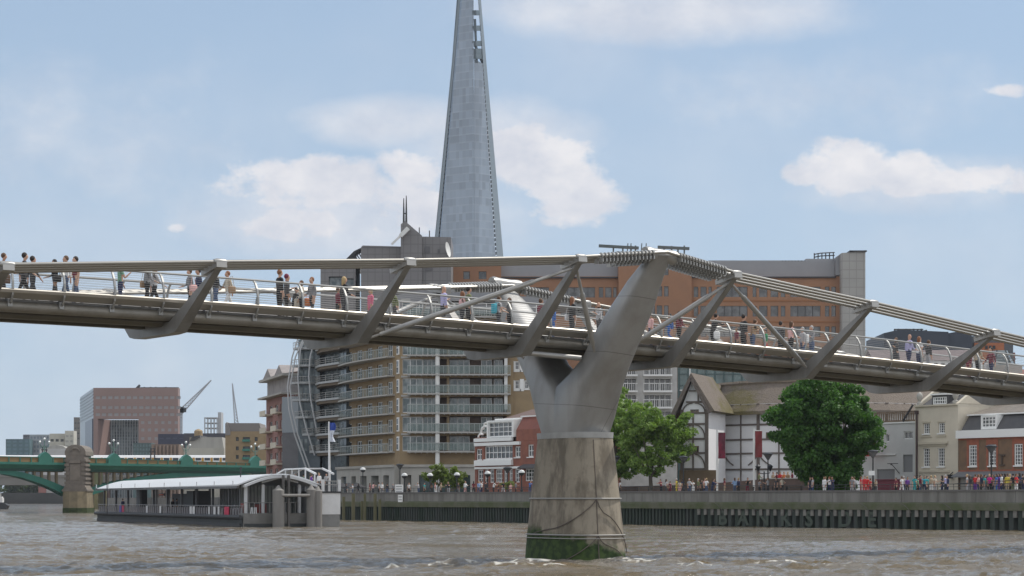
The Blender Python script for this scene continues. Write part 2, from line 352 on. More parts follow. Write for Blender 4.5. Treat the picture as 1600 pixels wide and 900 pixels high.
# ------------------------------------------------------------------ water
def water():
    ys = np.concatenate([np.arange(8, 60, 2.0), np.arange(60, 74, .7), np.arange(74, 100, .15), np.arange(100, 135, .25), 135*1.0035**np.arange(0, 330), np.geomspace(440, 6000, 50)])
    an = np.concatenate([np.linspace(-4, -.32, 24), np.linspace(-.29, .29, 430), np.linspace(.32, 4, 24)])
    A, Yg = np.meshgrid(an, ys); X = A*Yg; Y = Yg
    r = math.radians(20); xr = X*math.cos(r)+Y*math.sin(r); yr = -X*math.sin(r)+Y*math.cos(r)
    big = vnoise(xr/9, yr/5, 1); md = 1-np.abs(vnoise(xr/2.6+3*big, yr/1.5, 2)); sm = 1-np.abs(vnoise(X/.95+big, Y/.75, 3)); ti = vnoise(X/.42, Y/.42, 4)
    fade = np.clip(1.2-Y/420, .25, 1)
    patch = .65+.5*vnoise(X/22, Y/30, 9)
    md2 = 1-np.abs(vnoise(xr/4.6-2*big, yr/2.2, 7)); z = (.07*big + (.20*(md2**2.5-.35) + .20*(md**2.2-.38) + .15*(sm**2-.4) + .04*ti)*patch)*fade*.9
    foam = np.zeros_like(z)
    def ridge(x0, y0, x1, y1, w, h, fo, seed):
        nonlocal z, foam
        dx, dy = x1-x0, y1-y0; Ln = math.hypot(dx, dy); ux, uy = dx/Ln, dy/Ln
        s = (X-x0)*ux+(Y-y0)*uy; q = -(X-x0)*uy+(Y-y0)*ux + .35*vnoise(X/1.3, Y/1.3, seed)
        m = np.exp(-(q/w)**2)*np.clip(1-np.abs(2*s/Ln-1)**3, 0, 1)*(s > 0)*(s < Ln)
        k = .6+.4*vnoise(X/1.1, Y/.8, seed+1)
        z += h*m*k; foam = np.maximum(foam, fo*m*(k+.25))
    ridge(-5.0, 87.2, .2, 89.4, .35, .34, .95, 20); ridge(-.4, 89.6, 3.2, 89.6, .4, .42, 1.0, 24); ridge(2.4, 89.3, 8.8, 90.6, .35, .26, .6, 28); ridge(-2.0, 85.3, 3.0, 86.8, .45, .26, .55, 29); ridge(.5, 84.6, 2.5, 84.9, .3, .2, .7, 30)
    ridge(5.8, 84.3, 8.4, 85.4, .45, .30, 1.0, 32); ridge(-5.4, 84.0, -3.2, 84.4, .45, .22, .9, 36); ridge(7.5, 88.5, 14, 89.4, .4, .2, .75, 40)
    ridge(-2.6, 83.0, 1.4, 83.6, .5, .25, .3, 44); ridge(3.2, 83.5, 7.2, 82.4, .5, .25, .5, 48); ridge(9, 83.0, 15, 84.6, .5, .2, .6, 52); ridge(3.4, 91.6, 6.2, 92.2, .6, .22, .9, 56)
    crest = np.clip(md**2*.7+sm**2*.5-1.02, 0, 1)*np.clip(vnoise(X/7, Y/9, 13)*1.3, 0, 1)
    foam = np.maximum(foam, crest*1.6)
    foam *= np.clip(.45+.9*vnoise(X/.16, Y/.14, 61)+.6*vnoise(X/.5, Y/.4, 62), 0, 1.2)
    n0, n1 = X.shape; me = bpy.data.meshes.new('water')
    co = np.stack([X, Y, z], -1).reshape(-1, 3)
    i = (np.arange(n0-1)[:, None]*n1+np.arange(n1-1)[None]).ravel()
    fc = np.stack([i, i+1, i+n1+1, i+n1], -1)
    me.vertices.add(len(co)); me.vertices.foreach_set('co', co.astype(np.float32).ravel())
    me.loops.add(fc.size); me.loops.foreach_set('vertex_index', fc.astype(np.int32).ravel())
    me.polygons.add(len(fc)); me.polygons.foreach_set('loop_start', np.arange(0, fc.size, 4, dtype=np.int32)); me.polygons.foreach_set('loop_total', np.full(len(fc), 4, np.int32))
    me.polygons.foreach_set('use_smooth', [True]*len(fc)); me.update(calc_edges=True)
    at_ = me.attributes.new('foam', 'FLOAT', 'POINT'); at_.data.foreach_set('value', foam.astype(np.float32).ravel())
    def fn(m, t, b):
        g = t.nodes.new('ShaderNodeNewGeometry'); mp = t.nodes.new('ShaderNodeMapping'); mp.inputs[3].default_value = (1, 1.4, 1); t.links.new(g.outputs['Position'], mp.inputs[0])
        n = mk(t, 'ShaderNodeTexNoise', ins={2: .09, 3: 4.0, 4: .55}); t.links.new(mp.outputs[0], n.inputs[0])
        r = mk(t, 'ShaderNodeMapRange', interpolation_type='SMOOTHSTEP', ins={1: .38, 2: .62}); t.links.new(n.outputs[0], r.inputs[0])
        base = MIX(t, r.outputs[0], (.21, .19, .16), (.15, .11, .055))
        a = mk(t, 'ShaderNodeAttribute', attribute_name='foam')
        fr = mk(t, 'ShaderNodeMapRange', interpolation_type='SMOOTHSTEP', ins={1: .24, 2: .60}); t.links.new(a.outputs['Fac'], fr.inputs[0])
        t.links.new(MIX(t, fr.outputs[0], base, (.66, .64, .58)), b.inputs['Base Color'])
        t.links.new(MA(t, 'ADD', MA(t, 'MULTIPLY', fr.outputs[0], .5), .07), b.inputs['Roughness'])
        b.inputs['IOR'].default_value = 1.33
        n1_ = mk(t, 'ShaderNodeTexNoise', ins={2: 2.6, 3: 6.0, 4: .65}); t.links.new(mp.outputs[0], n1_.inputs[0])
        n2_ = mk(t, 'ShaderNodeTexNoise', ins={2: .55, 3: 3.0, 4: .6}); t.links.new(mp.outputs[0], n2_.inputs[0])
        bp = mk(t, 'ShaderNodeBump', ins={0: .9, 1: .26}); t.links.new(MA(t, 'ADD', n1_.outputs[0], MA(t, 'MULTIPLY', n2_.outputs[0], 1.2)), bp.inputs['Height'])
        t.links.new(bp.outputs[0], b.inputs['Normal'])
    me.materials.append(mat('river_water', (.15, .12, .08), .12, fn=fn))
    o = bpy.data.objects.new('water', me); COL.objects.link(o); tag(o, kind='structure')
water()

# ------------------------------------------------------------------ land
def land():
    b0 = (BO[0]-BN[0]*220+BD[0]*.2, BO[1]-BN[1]*220+BD[1]*.2); b1 = (BO[0]+BN[0]*122+BD[0]*.2, BO[1]+BN[1]*122+BD[1]*.2)
    poly = [b0, (3500, b0[1]-60), (4500, 6000), (-4500, 6000), (-4500, 1400), (-700, 1125), (-228, 1125), (-158, 780), (-92, 560), (-46, 400), b1]
    m = MB(); n = len(poly)
    m.W([(x, y, GROUND) for x, y in poly]+[(x, y, -3) for x, y in poly], [tuple(range(n))]+[(i, i+n, (i+1) % n+n, (i+1) % n) for i in range(n)])
    tag(m.build('ground', mat('paving', (.20,.19,.175), .9, var=.5, vscale=.3)), kind='structure')
land()

# ------------------------------------------------------------------ river wall with railing and the painted name
def river_wall():
    fr = Fr(BO[0], BO[1], math.atan2(-BN[1], -BN[0]))    # u runs towards the eye along the bank (left to right)
    u0, u1 = -122.0, 60.0
    root = thing('river_wall', 'long concrete river wall with mossy sheet piling along the far embankment', 'river wall', fr.p(0, 0, 0))
    wm = mat('wall_concrete', (.215,.21,.195), .9, var=.75, vscale=1.1, col2=(.12,.115,.105), streak=True, bump=.3, bscale=5)
    wl = mat('wall_mossy', (.12,.12,.085), .9, var=.8, vscale=.5, col2=(.065,.085,.03), streak=False)
    wp = mat('wall_piling', (.052,.060,.055), .9, var=.9, vscale=.6, col2=(.022,.040,.026), streak=True)
    cap = mat('pile_cap', (.21,.20,.18), .9, var=.6, vscale=2)
    m = MB(fr); m.box(u0, u1, -.28, .30, 3.36, 3.52); m.build('coping', mat('coping_stone', (.13,.125,.12), .9), root)
    m = MB(fr)
    x = u0
    while x < u1:
        e = min(x+4.5, u1); m.box(x+.02, e-.02, -.20, .2, 2.42, 3.355); x = e
    m.build('concrete_face', wm, root)
    m = MB(fr); m.prismu([(-.20, 2.415), (.2, 2.415), (.2, 1.72), (-.46, 1.72), (-.46, 2.30)], u0, u1); m.build('lower_beam', wl, root)
    m = MB(fr); x = u0; P = []
    while x < u1:
        per = .56 if x < -44 else 1.05
        P += [(x, .16), (x+per*.30, .16), (x+per*.38, -.26), (x+per*.88, -.26)]; x += per
    pts = [(u, v, 1.73) for u, v in P]+[(u, v, -2.0) for u, v in P]; n = len(P)
    m.P(pts, [(i, i+n, i+n+1, i+1) for i in range(n-1)]); m.build('sheet_piling', wp, root)
    m = MB(fr); x = -43.0
    while x < u1: m.box(x+.40, x+.80, -.40, -.262, 1.12, 1.715); x += 1.05
    m.build('pile_cap', cap, root)
    # railing along the top, higher ramped part at the right
    rm = mat('railing_paint', (.05,.05,.052), .5, .3)
    m = MB(fr)
    m.fpath([(u0, .1, 4.02), (12, .1, 4.02)], .032, 6); m.fpath([(u0, .1, 3.78), (12, .1, 3.78)], .02, 5)
    m.fpath([(-8, .1, 4.02), (6, .1, 4.55), (60, .1, 4.75)], .035, 6)
    m.build('top_rail', rm, root)
    k = 0
    for i in range(91):
        u = -121+i*1.95
        if u > 55: break
        h = 4.02 if u < -8 else 4.02+min(.53, (u+8)/14*.53)
        m = MB(fr); m.fpath([(u, .1, 3.52), (u, .1, h)], .028, 5); m.build('railing_post', rm, root)
    # washed out lettering BANKSIDE on the piling
    lm = mat('old_letter_paint', (.072,.088,.070), .9, var=.6, vscale=2, col2=(.06,.08,.065))
    for ch, px in zip('BANKSIDE', (1129, 1161, 1192, 1228, 1264, 1290, 1320, 1362)):
        cu = bpy.data.curves.new('letter', 'FONT'); cu.body = ch; cu.size = 1.95; cu.extrude = .02; cu.align_x = 'CENTER'; cu.offset = .045
        t = bpy.data.objects.new('tmp', cu); me = bpy.data.meshes.new_from_object(t); bpy.data.objects.remove(t)
        u = fr.U(px, -.30); me.materials.append(lm)
        o = bpy.data.objects.new('letter', me); COL.objects.link(o); o.parent = root
        w = Vector(fr.p(u, -.30, .18))-ABS[root.name]
        o.matrix_local = Matrix.Translation(w) @ Matrix.Rotation(fr.a, 4, 'Z') @ Matrix.Rotation(PI/2, 4, 'X') @ Matrix.Diagonal((1.25, 1, 1, 1))
    # ladders of draped chains on the wall
    cmn = mat('chain_iron', (.13,.12,.11), .8)
    for i in range(17):
        u = -40+i*5.2; m = MB(fr)
        m.fpath([(u+q*1.5, -.49-.02*math.sin(q*PI), 2.35-.12*q-.75*q*q) for q in np.linspace(0, 1, 7)], .022, 5); m.build('mooring_chain', cmn, root)
    return fr
RW = river_wall()

# ------------------------------------------------------------------ the footbridge
def sweep(name, sec, ts, m, parent, dw=0.0, smooth=False, mir=False, closed=True):
    """cross-section (w, z below/above deck edge) swept along the deck"""
    mb = MB(BF); n = len(sec); V = []
    for t in ts:
        V += [(t, (3.4-w if mir else w)+dw, ez(t)+z) for w, z in sec]
    F = [(i*n+k, (i+1)*n+k, (i+1)*n+(k+1) % n, i*n+(k+1) % n) for i in range(len(ts)-1) for k in range(n if closed else n-1)]
    if mir: F = [f[::-1] for f in F]
    mb.P(V, F+[tuple(range(n)), tuple(range((len(ts)-1)*n+n-1, (len(ts)-1)*n-1, -1))]); return mb.build(name, m, parent, smooth)
ct = [-40, -32, -24, -16, -8, 0, 8, 16, 20, 24, 32, 40, 48, 56, 64, 72, 78]
cw = [-2.6, -2.7, -2.8, -3.0, -3.3, -3.75, -4.04, -4.35, -4.95, -4.65, -4.65, -4.47, -4.2, -3.9, -3.5, -3.1, -2.9]
cz = [7.85, 7.8, 7.8, 7.95, 8.24, 8.79, 9.32, 9.93, 10.32, 9.72, 8.87, 7.94, 7.05, 6.3, 5.6, 5.0, 4.6]
def cabw(t): return float(np.interp(t, ct, cw))
def cabz(t): return HC+float(np.interp(t, ct, cz))
def far(w): return 2.6-w
FZ = -.28                                            # the far cables hang a little lower
def footbridge():
    root = thing('footbridge', 'slender steel suspension footbridge on a Y-shaped river pier, crossing the whole picture', 'footbridge', BF.p(PT, 1.67, 0))
    ts = [float(x) for x in np.arange(-40, 78.1, 2)]
    for mir in (False, True):
        sweep('edge_beam', [(-.38, -.03), (-.33, .02), (.05, .035), (.22, -.02), (.22, -.30), (-.02, -.33), (-.34, -.13)], ts, M['alloy'], root, mir=mir)
        ring = [(.22+.215*math.cos(a), -.60+.215*math.sin(a)) for a in np.linspace(0, 2*PI, 16, endpoint=False)][::-1]
        sweep('edge_tube', ring, ts, M['tube_steel'], root, mir=mir, smooth=True)
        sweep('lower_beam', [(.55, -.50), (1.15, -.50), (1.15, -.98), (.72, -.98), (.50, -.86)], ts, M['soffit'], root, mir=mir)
    sweep('deck_plate', [(.23, -.32), (3.17, -.32), (3.17, -.44), (.23, -.44)], ts, M['deck'], root)
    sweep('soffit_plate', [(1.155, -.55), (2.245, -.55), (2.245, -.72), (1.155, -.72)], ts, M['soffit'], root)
    # arms: one U of box steel under the deck every 8 m
    for t in range(-40, 78, 8):
        z0 = ez(t); nw, nz_ = cabw(t), cabz(t); fw = far(nw)
        poly = [(-.42, z0-1.26), (.2, z0-1.30), (3.3, z0-1.30), (3.75, z0-1.22), (fw-.02, nz_-.24+FZ), (fw-.38, nz_-.34+FZ), (3.35, z0-.84), (.08, z0-.84), (nw+.38, nz_-.34), (nw+.02, nz_-.24)]
        m = MB(BF); n = len(poly)
        V_ = []
        for sgn in (-1, 1):
            for w, z in poly:
                th = .25 if z < z0-.5 else .13
                V_.append((t+sgn*th, w, z))
        # triangulate the concave U by hand: near arm, bottom, far arm
        fs = [(0, 7, 8, 9), (0, 1, 7), (1, 2, 6, 7), (2, 3, 6), (3, 4, 5, 6)]
        F = [tuple(x) for x in fs]+[tuple(x+n for x in reversed(f)) for f in fs]+[(i, i+n, (i+1) % n+n, (i+1) % n) for i in range(n)]
        m.P(V_, F); m.build('transverse_arm', M['steel'], root)
        for side in (0, 1):
            q = (lambda w: far(w)) if side else (lambda w: w)
            if side: nz_ = nz_+FZ
            m = MB(BF)
            m.fbeam((t, q(nw-.14), nz_-.18), (t, q(nw+1.16), nz_-.40), .42, .20)
            for j in range(4):
                w, z = q(nw+.33*j), nz_-.055*j
                m.fpath([(t-.26, w, z-.065), (t-.16, w, z-.065), (t+.16, w, z-.065), (t+.26, w, z-.065)], [.085, .115, .115, .085], 10)
            m.build('cable_clamp', M['steel_light'], root, smooth=True)
    # cables, four to a side
    for side in (0, 1):
        for j in range(4):
            pts = []
            for t in ct:
                w = cabw(t)+.33*j; z = cabz(t)-.055*j-.065+(FZ if side else 0)
                pts.append(BF.p(t, far(w) if side else w, z))
            MB().path(pts, .068, 10).build('suspension_cable', M['cable'], root, smooth=True)
        # comb of spacer collars beside the pier
        for t0, t1 in ((16.9, 19.35), (20.7, 23.3)):
            m = MB(BF)
            for t in np.arange(t0, t1, .17):
                nn = 4 if (t > 17.8 or t0 > 20) else 2
                for j in range(nn):
                    w = cabw(t)+.33*j; w = far(w) if side else w; z = cabz(t)-.055*j-.065+(FZ if side else 0)
                    m.fpath([(t, w, z), (t+.07, w, z)], .135, 8)
                    m.box(t+.01, t+.06, w-.13, w+.13, z-.26, z-.12)
            m.build('cable_spacer', M['steel_light'], root)
        w = cabw(PT)+.5; w = far(w) if side else w; z = cabz(PT)-.15+(FZ if side else 0)
        m = MB(BF)
        m.fpath([(19.25, w, z-.02), (19.4, w, z+.01), (19.55, w, z+.03), (20.2, w, z), (20.6, w, z-.05), (20.75, w, z-.08)], [.33, .33, .27, .25, .31, .31], 16)
        m.build('cable_saddle', M['steel_light'], root, smooth=True)
    # V arms of the pier
    sec = [(2.83, 1.30, 1.25, 1.12), (3.6, 1.05, 1.36, 1.18), (4.86, .58, 1.42, 1.18), (5.45, -.15, 1.15, 1.05), (6.05, -.80, .98, .95), (7.1, -1.62, .95, .90), (8.14, -2.55, .80, .82), (9.2, -3.45, .60, .66), (9.95, -4.2, .42, .50), (10.12, -4.40, .34, .42)]
    for side in (0, 1):
        m = MB(BF); n = 32; V_ = []
        for z, wc, a, b in sec:
            if side: wc = 3.1-wc; z = z+FZ*max(0, (z-5)/5)
            for k in range(n):
                c, s_ = math.cos(2*PI*k/n), math.sin(2*PI*k/n); e = 2/3.5
                V_.append((PT+b*math.copysign(abs(s_)**e, s_), wc+a*math.copysign(abs(c)**e, c), HC+z))
        F = [(i*n+k, (i+1)*n+k, (i+1)*n+(k+1) % n, i*n+(k+1) % n) for i in range(len(sec)-1) for k in range(n)]+[tuple(range(n)), tuple(range((len(sec))*n-1, (len(sec)-1)*n-1, -1))]
        m.P(V_, F); m.build('pier_arm', M['pier_steel'], root, smooth=True)
    # concrete pier
    def shell(zs, name, mt, grow=0.0):
        m = MB(BF); n = 48; V_ = []
        for z, a, b in zs:
            for k in range(n):
                c, s_ = math.cos(2*PI*k/n), math.sin(2*PI*k/n); e = 2/3.2
                V_.append((PT+(b+grow)*math.copysign(abs(s_)**e, s_), 1.6+(a+grow)*math.copysign(abs(c)**e, c), z))
        L_ = len(zs)
        m.P(V_, [(i*n+k, (i+1)*n+k, (i+1)*n+(k+1) % n, i*n+(k+1) % n) for i in range(L_-1) for k in range(n)]+[tuple(range(n)), tuple(range(L_*n-1, (L_-1)*n-1, -1))])
        return m.build(name, mt, root, smooth=True)
    def pfn(m, t, b):
        g = t.nodes.new('ShaderNodeNewGeometry'); sp = t.nodes.new('ShaderNodeSeparateXYZ'); t.links.new(g.outputs['Position'], sp.inputs[0])
        mp = t.nodes.new('ShaderNodeMapping'); mp.inputs[3].default_value = (1, 1, .30); t.links.new(g.outputs['Position'], mp.inputs[0])
        n = mk(t, 'ShaderNodeTexNoise', ins={2: 1.7, 3: 6.0, 4: .65}); t.links.new(mp.outputs[0], n.inputs[0])
        n2 = mk(t, 'ShaderNodeTexNoise', ins={2: 1.3, 3: 6.0, 4: .6}); t.links.new(g.outputs['Position'], n2.inputs[0])
        st = mk(t, 'ShaderNodeMapRange', interpolation_type='SMOOTHSTEP', ins={1: .42, 2: .66}); t.links.new(n.outputs[0], st.inputs[0])
        base = MIX(t, MA(t, 'MULTIPLY', st.outputs[0], .85), (.315, .275, .215), (.135, .115, .088))
        mo = mk(t, 'ShaderNodeMapRange', interpolation_type='SMOOTHSTEP', ins={1: .50, 2: .62}); t.links.new(n2.outputs[0], mo.inputs[0])
        base = MIX(t, MA(t, 'MULTIPLY', mo.outputs[0], .5), base, (.17, .14, .105))
        # algae up to the tide line
        zz = MA(t, 'ADD', sp.outputs[2], MA(t, 'ADD', MA(t, 'MULTIPLY', MA(t, 'SUBTRACT', n2.outputs[0], .5), -1.3), MA(t, 'MULTIPLY', MA(t, 'SUBTRACT', sp.outputs[0], 3.0), .22)))
        al = mk(t, 'ShaderNodeMapRange', interpolation_type='SMOOTHSTEP', ins={1: 1.15, 2: .75}); t.links.new(zz, al.inputs[0])
        n3 = mk(t, 'ShaderNodeTexNoise', ins={2: 3.5, 3: 6.0}); t.links.new(g.outputs['Position'], n3.inputs[0])
        gr = mk(t, 'ShaderNodeMapRange', ins={1: .4, 2: .6}); t.links.new(n3.outputs[0], gr.inputs[0])
        base = MIX(t, al.outputs[0], base, MIX(t, gr.outputs[0], (.022, .042, .012), (.05, .085, .02)))
        t.links.new(base, b.inputs['Base Color'])
        bp = mk(t, 'ShaderNodeBump', ins={0: .35, 1: .04}); t.links.new(n3.outputs[0], bp.inputs['Height']); t.links.new(bp.outputs[0], b.inputs['Normal'])
    pm = mat('pier_concrete', (.35,.31,.24), .88, fn=pfn)
    zz = [(-2.5, 2.9, 1.75), (0, 2.58, 1.55), (1.15, 2.46, 1.48), (2.75, 2.28, 1.36), (4.0, 2.12, 1.26), (5.38, 1.93, 1.14)]
    shell(zz, 'pier_column', pm)
    shell([(5.385, 1.95, 1.15), (5.64, 1.97, 1.17)], 'pier_collar', mat('collar_paint', (.42,.42,.41), .5, .3, var=.4, vscale=1), 0.0)
    def ringp(z, a, b, r, name, k0=0, k1=48):
        pts = []
        for k in range(k0, k1+1):
            c, s_ = math.cos(2*PI*k/48), math.sin(2*PI*k/48); e = 2/3.2
            pts.append(BF.p(PT+b*math.copysign(abs(s_)**e, s_), 1.6+a*math.copysign(abs(c)**e, c), z))
        return MB().path(pts, r, 6).build(name, mat('galvanised', (.36,.35,.33), .6, .3), root, smooth=True)
    ringp(2.75, 2.32, 1.40, .04, 'fender_rail'); ringp(1.17, 2.50, 1.52, .035, 'fender_rail'); ringp(1.02, 2.52, 1.54, .022, 'fender_rail')
    # chains hanging over the near corner of the pier
    cm_ = mat('pier_chain', (.12,.10,.085), .85)
    def surf(k, z, g=.05):
        a, b = np.interp(z, [q[0] for q in zz], [q[1] for q in zz])+g, np.interp(z, [q[0] for q in zz], [q[2] for q in zz])+g
        c, s_ = math.cos(2*PI*k/48), math.sin(2*PI*k/48); e = 2/3.2
        return BF.p(PT+b*math.copysign(abs(s_)**e, s_), 1.6+a*math.copysign(abs(c)**e, c), z)
    for k0, z0, k1, z1 in ((25.5, 2.72, 38, 1.2), (25.5, 2.72, 18, .4), (25.5, 1.15, 37, -.3), (25.5, 1.15, 19, -.2)):
        pts = [surf(k0+(k1-k0)*q, z0+(z1-z0)*(q**.75)) for q in np.linspace(0, 1, 14)]
        MB().path(pts, .022, 5).build('fender_chain', cm_, root)
    MB().path([surf(25.5, z, .03) for z in np.linspace(5.3, -.3, 12)], .02, 5).build('drain_pipe', cm_, root)
    # telescopic dampers
    def damper(p, q, side, rm=.62):
        f = (lambda w: far(w)) if side else (lambda w: w)
        a = Vector(BF.p(p[0], f(p[1]), p[2])); b = Vector(BF.p(q[0], f(q[1]), q[2]+(FZ if side and q[2] > ez(q[0])+.5 else 0)))
        m = MB(); d = b-a; m.path([a, a+d*.045], .05, 8)
        m.path([a+d*.045, a+d*.10, a+d*.105, a+d*rm, a+d*(rm+.01), a+d], [.085, .085, .115, .115, .075, .06], 10)
        m.build('damper_strut', M['steel_light'], root, smooth=True)
    for side in (0, 1):
        damper((8.3, -.55, ez(8)-1.02), (15.9, cabw(16)+.45, cabz(16)-.5), side, .80)
        damper((18.9, -1.35, ez(19)-1.0), (16.1, cabw(16)+.45, cabz(16)-.5), side, .70)
        damper((21.1, -1.2, ez(21)-.55), (23.9, cabw(24)+.45, cabz(24)-.5), side, .80)
        damper((31.6, -.65, ez(32)-.80), (24.1, cabw(24)+.45, cabz(24)-.5), side, .85)
    m = MB(BF); m.fpath([(16.3, .25, ez(16)-1.12), (18.9, -.35, ez(19)-1.22)], .12, 10); m.build('damper_strut', M['steel_light'], root, smooth=True)
    # balustrades
    prof = [(.02, .97), (-.12, .86), (-.27, .62), (-.36, .30), (-.37, .02), (-.32, -.22), (-.18, -.46), (.02, -.56)]
    for side in (0, 1):
        f = (lambda w: 3.4-w) if side else (lambda w: w)
        n = 0
        for i in range(-6 if not side else -8, 42):
            t = 1.35+2*i
            if t > 60 or t < -20: continue
            m = MB(BF); z0 = ez(t)
            V_ = []
            for w, z in prof: V_ += [(t-.035, f(w), z0+z), (t+.035, f(w), z0+z), (t+.035, f(w+.085), z0+z), (t-.035, f(w+.085), z0+z)]
            L_ = len(prof)
            m.P(V_, [(a*4+k, a*4+(k+1) % 4, a*4+4+(k+1) % 4, a*4+4+k) for a in range(L_-1) for k in range(4)]+[(3, 2, 1, 0), tuple(L_*4-4+k for k in range(4))])
            m.box(t-.09, t+.09, *sorted((f(-.06), f(.25))), z0-.62, z0-.36)
            m.build('railing_post', M['rail'], root); n += 1
        tt = [float(x) for x in np.arange(-20, 61, 2)]
        MB().path([BF.p(t, f(.05), ez(t)+.99) for t in tt], .042, 8).build('handrail', M['rail'], root, smooth=True)
        m = MB()
        for w, z in ((-.03, .90), (-.115, .81), (-.17, .72), (-.215, .63), (-.255, .54), (-.285, .45), (-.305, .36), (-.315, .27), (-.32, .18), (-.32, .09)):
            m.path([BF.p(t, f(w), ez(t)+z) for t in tt], .0055, 4)
        m.build('railing_wire', M['wire'], root)
    return root
footbridge()
# ------------------------------------------------------------------ glass spire tower far behind
def spire_tower():
    Y = 1040.0
    def pt(px, py, dy=0): y = Y+dy; return ((px-CX)/FPX*y, y, zat(py, y))
    root = thing('glass_skyscraper', 'tall tapering glass skyscraper with open splintered top behind the grey office building', 'skyscraper', (*at(732, Y), GROUND))
    def gfn(hd, base):
        def fn(m, t, b):
            g = t.nodes.new('ShaderNodeNewGeometry'); s = t.nodes.new('ShaderNodeSeparateXYZ'); t.links.new(g.outputs['Position'], s.inputs[0])
            uu = MA(t, 'DIVIDE', s.outputs[0], 1.6); zz = MA(t, 'DIVIDE', s.outputs[2], 3.8)
            fu = MA(t, 'FRACT', uu); fz = MA(t, 'FRACT', zz)
            wn = mk(t, 'ShaderNodeTexWhiteNoise', noise_dimensions='2D'); c = mk(t, 'ShaderNodeCombineXYZ')
            t.links.new(MA(t, 'FLOOR', uu), c.inputs[0]); t.links.new(MA(t, 'FLOOR', zz), c.inputs[1]); t.links.new(c.outputs[0], wn.inputs[0])
            wr = mk(t, 'ShaderNodeTexWhiteNoise', noise_dimensions='1D'); t.links.new(MA(t, 'FLOOR', zz), wr.inputs['W'])
            n = mk(t, 'ShaderNodeTexNoise', ins={2: .03, 3: 3.0}); t.links.new(g.outputs['Position'], n.inputs[0])
            k = MA(t, 'ADD', MA(t, 'MULTIPLY', wn.outputs[0], .42), MA(t, 'ADD', MA(t, 'MULTIPLY', wr.outputs[0], .20), MA(t, 'MULTIPLY', n.outputs[0], .7)))
            col = MIX(t, k, tuple(x*.62 for x in base), tuple(min(1, x*1.25) for x in base))
            ln = MA(t, 'MAXIMUM', MA(t, 'LESS_THAN', fz, .16), MA(t, 'MULTIPLY', MA(t, 'LESS_THAN', fu, .10), .4))
            col = MIX(t, MA(t, 'MULTIPLY', ln, .13), col, (.50, .54, .57))
            t.links.new(col, b.inputs['Base Color'])
        return fn
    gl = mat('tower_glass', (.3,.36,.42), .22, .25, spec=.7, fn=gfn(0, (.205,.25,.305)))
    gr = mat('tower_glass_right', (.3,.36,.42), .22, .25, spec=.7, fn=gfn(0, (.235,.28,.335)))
    fin = mat('tower_fins', (.22,.26,.29), .5, .3); dk = mat('tower_gap', (.10,.13,.15), .5)
    def lx(py, x0, x395): return x0+(x395-x0)*py/395.0
    B = 900; T = -215
    # two large folded faces
    def face(name, a0, a1, b0, b1, dya, dyb, ty, m, thick=2.5):
        A = pt(lx(B, a0, a1), CY, dya); B_ = pt(lx(B, b0, b1), CY, dyb)
        def q(x0, x1, py, dy): return pt(lx(py, x0, x1), py, dy)
        P = []
        for dy in (0, thick):
            P += [q(a0, a1, CY, dya+dy), q(b0, b1, CY, dyb+dy), q(b0, b1, ty[1], dyb*.1+dy), q(a0, a1, ty[0], dya*.1+dy)]
        mb = MB(); mb.W(P, [(0,1,2,3), (7,6,5,4), (0,4,5,1), (1,5,6,2), (2,6,7,3), (3,7,4,0)]); return mb.build(name, m, root)
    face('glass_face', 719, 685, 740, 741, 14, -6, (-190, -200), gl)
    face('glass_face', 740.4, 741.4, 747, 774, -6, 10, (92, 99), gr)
    face('glass_splinter', 715.5, 677, 718.5, 683, 22, 18, (-120, -140), fin)
    face('glass_splinter', 748, 776, 751.5, 786, 14, 26, (-120, -120), fin)
    m = MB(); c = [pt(lx(CY, 719, 685), CY, 16), pt(lx(CY, 741, 742), CY, 16), (pt(760, CY, 60)), (pt(690, CY, 60))]; t = pt(730, -205, 12)
    m.W(c+[t], [(0,1,4), (1,2,4), (2,3,4), (3,0,4)]); m.build('core', dk, root)
    # floor plates in the slots between the glass sheets
    m = MB()
    for i in range(64):
        py = 410-i*7.0
        if py < -110: break
        for a0, a1, b0, b1, dy in ((717, 680, 719.5, 687, 12), (747, 774, 751, 783, 15)):
            A = pt(lx(py, a0, a1), py, dy); Bq = pt(lx(py, b0, b1), py, dy)
            if py < 168 and a0 < 730: continue
            m.W([(A[0], A[1], A[2]), (Bq[0], Bq[1], A[2]), (Bq[0], Bq[1]+6, A[2]), (A[0], A[1]+6, A[2]), (A[0], A[1], A[2]+.9), (Bq[0], Bq[1], A[2]+.9), (Bq[0], Bq[1]+6, A[2]+.9), (A[0], A[1]+6, A[2]+.9)],
                [(0,3,2,1), (4,5,6,7), (0,1,5,4), (1,2,6,5), (2,3,7,6), (3,0,4,7)])
    m.build('floor_plates', mat('tower_plate', (.36,.39,.41), .5), root)
    m = MB()
    for py in (-20, 20, 44, 68, 80, 88):
        A = pt(lx(py, 741, 742), py, -2); Bq = pt(lx(py, 748.5, 776), py, 8)
        m.beam(A, Bq, 2, 2.4)
    m.beam(pt(742, 70, 0), pt(754, 98, 8), 1.0, 1.0); m.beam(pt(742, 30, 0), pt(745, 98, 0), 1.2, 1.2)
    m.build('spire_frame', dk, root)
spire_tower()

# generic strip-window helper: places a row of windows given in picture columns on a front
def rowwin(fc, spans, y0, y1, refx):
    z1, z0 = fc.Z(y0, refx), fc.Z(y1, refx)
    return [(fc.U(a), fc.U(b), z0, z1) for a, b in spans]

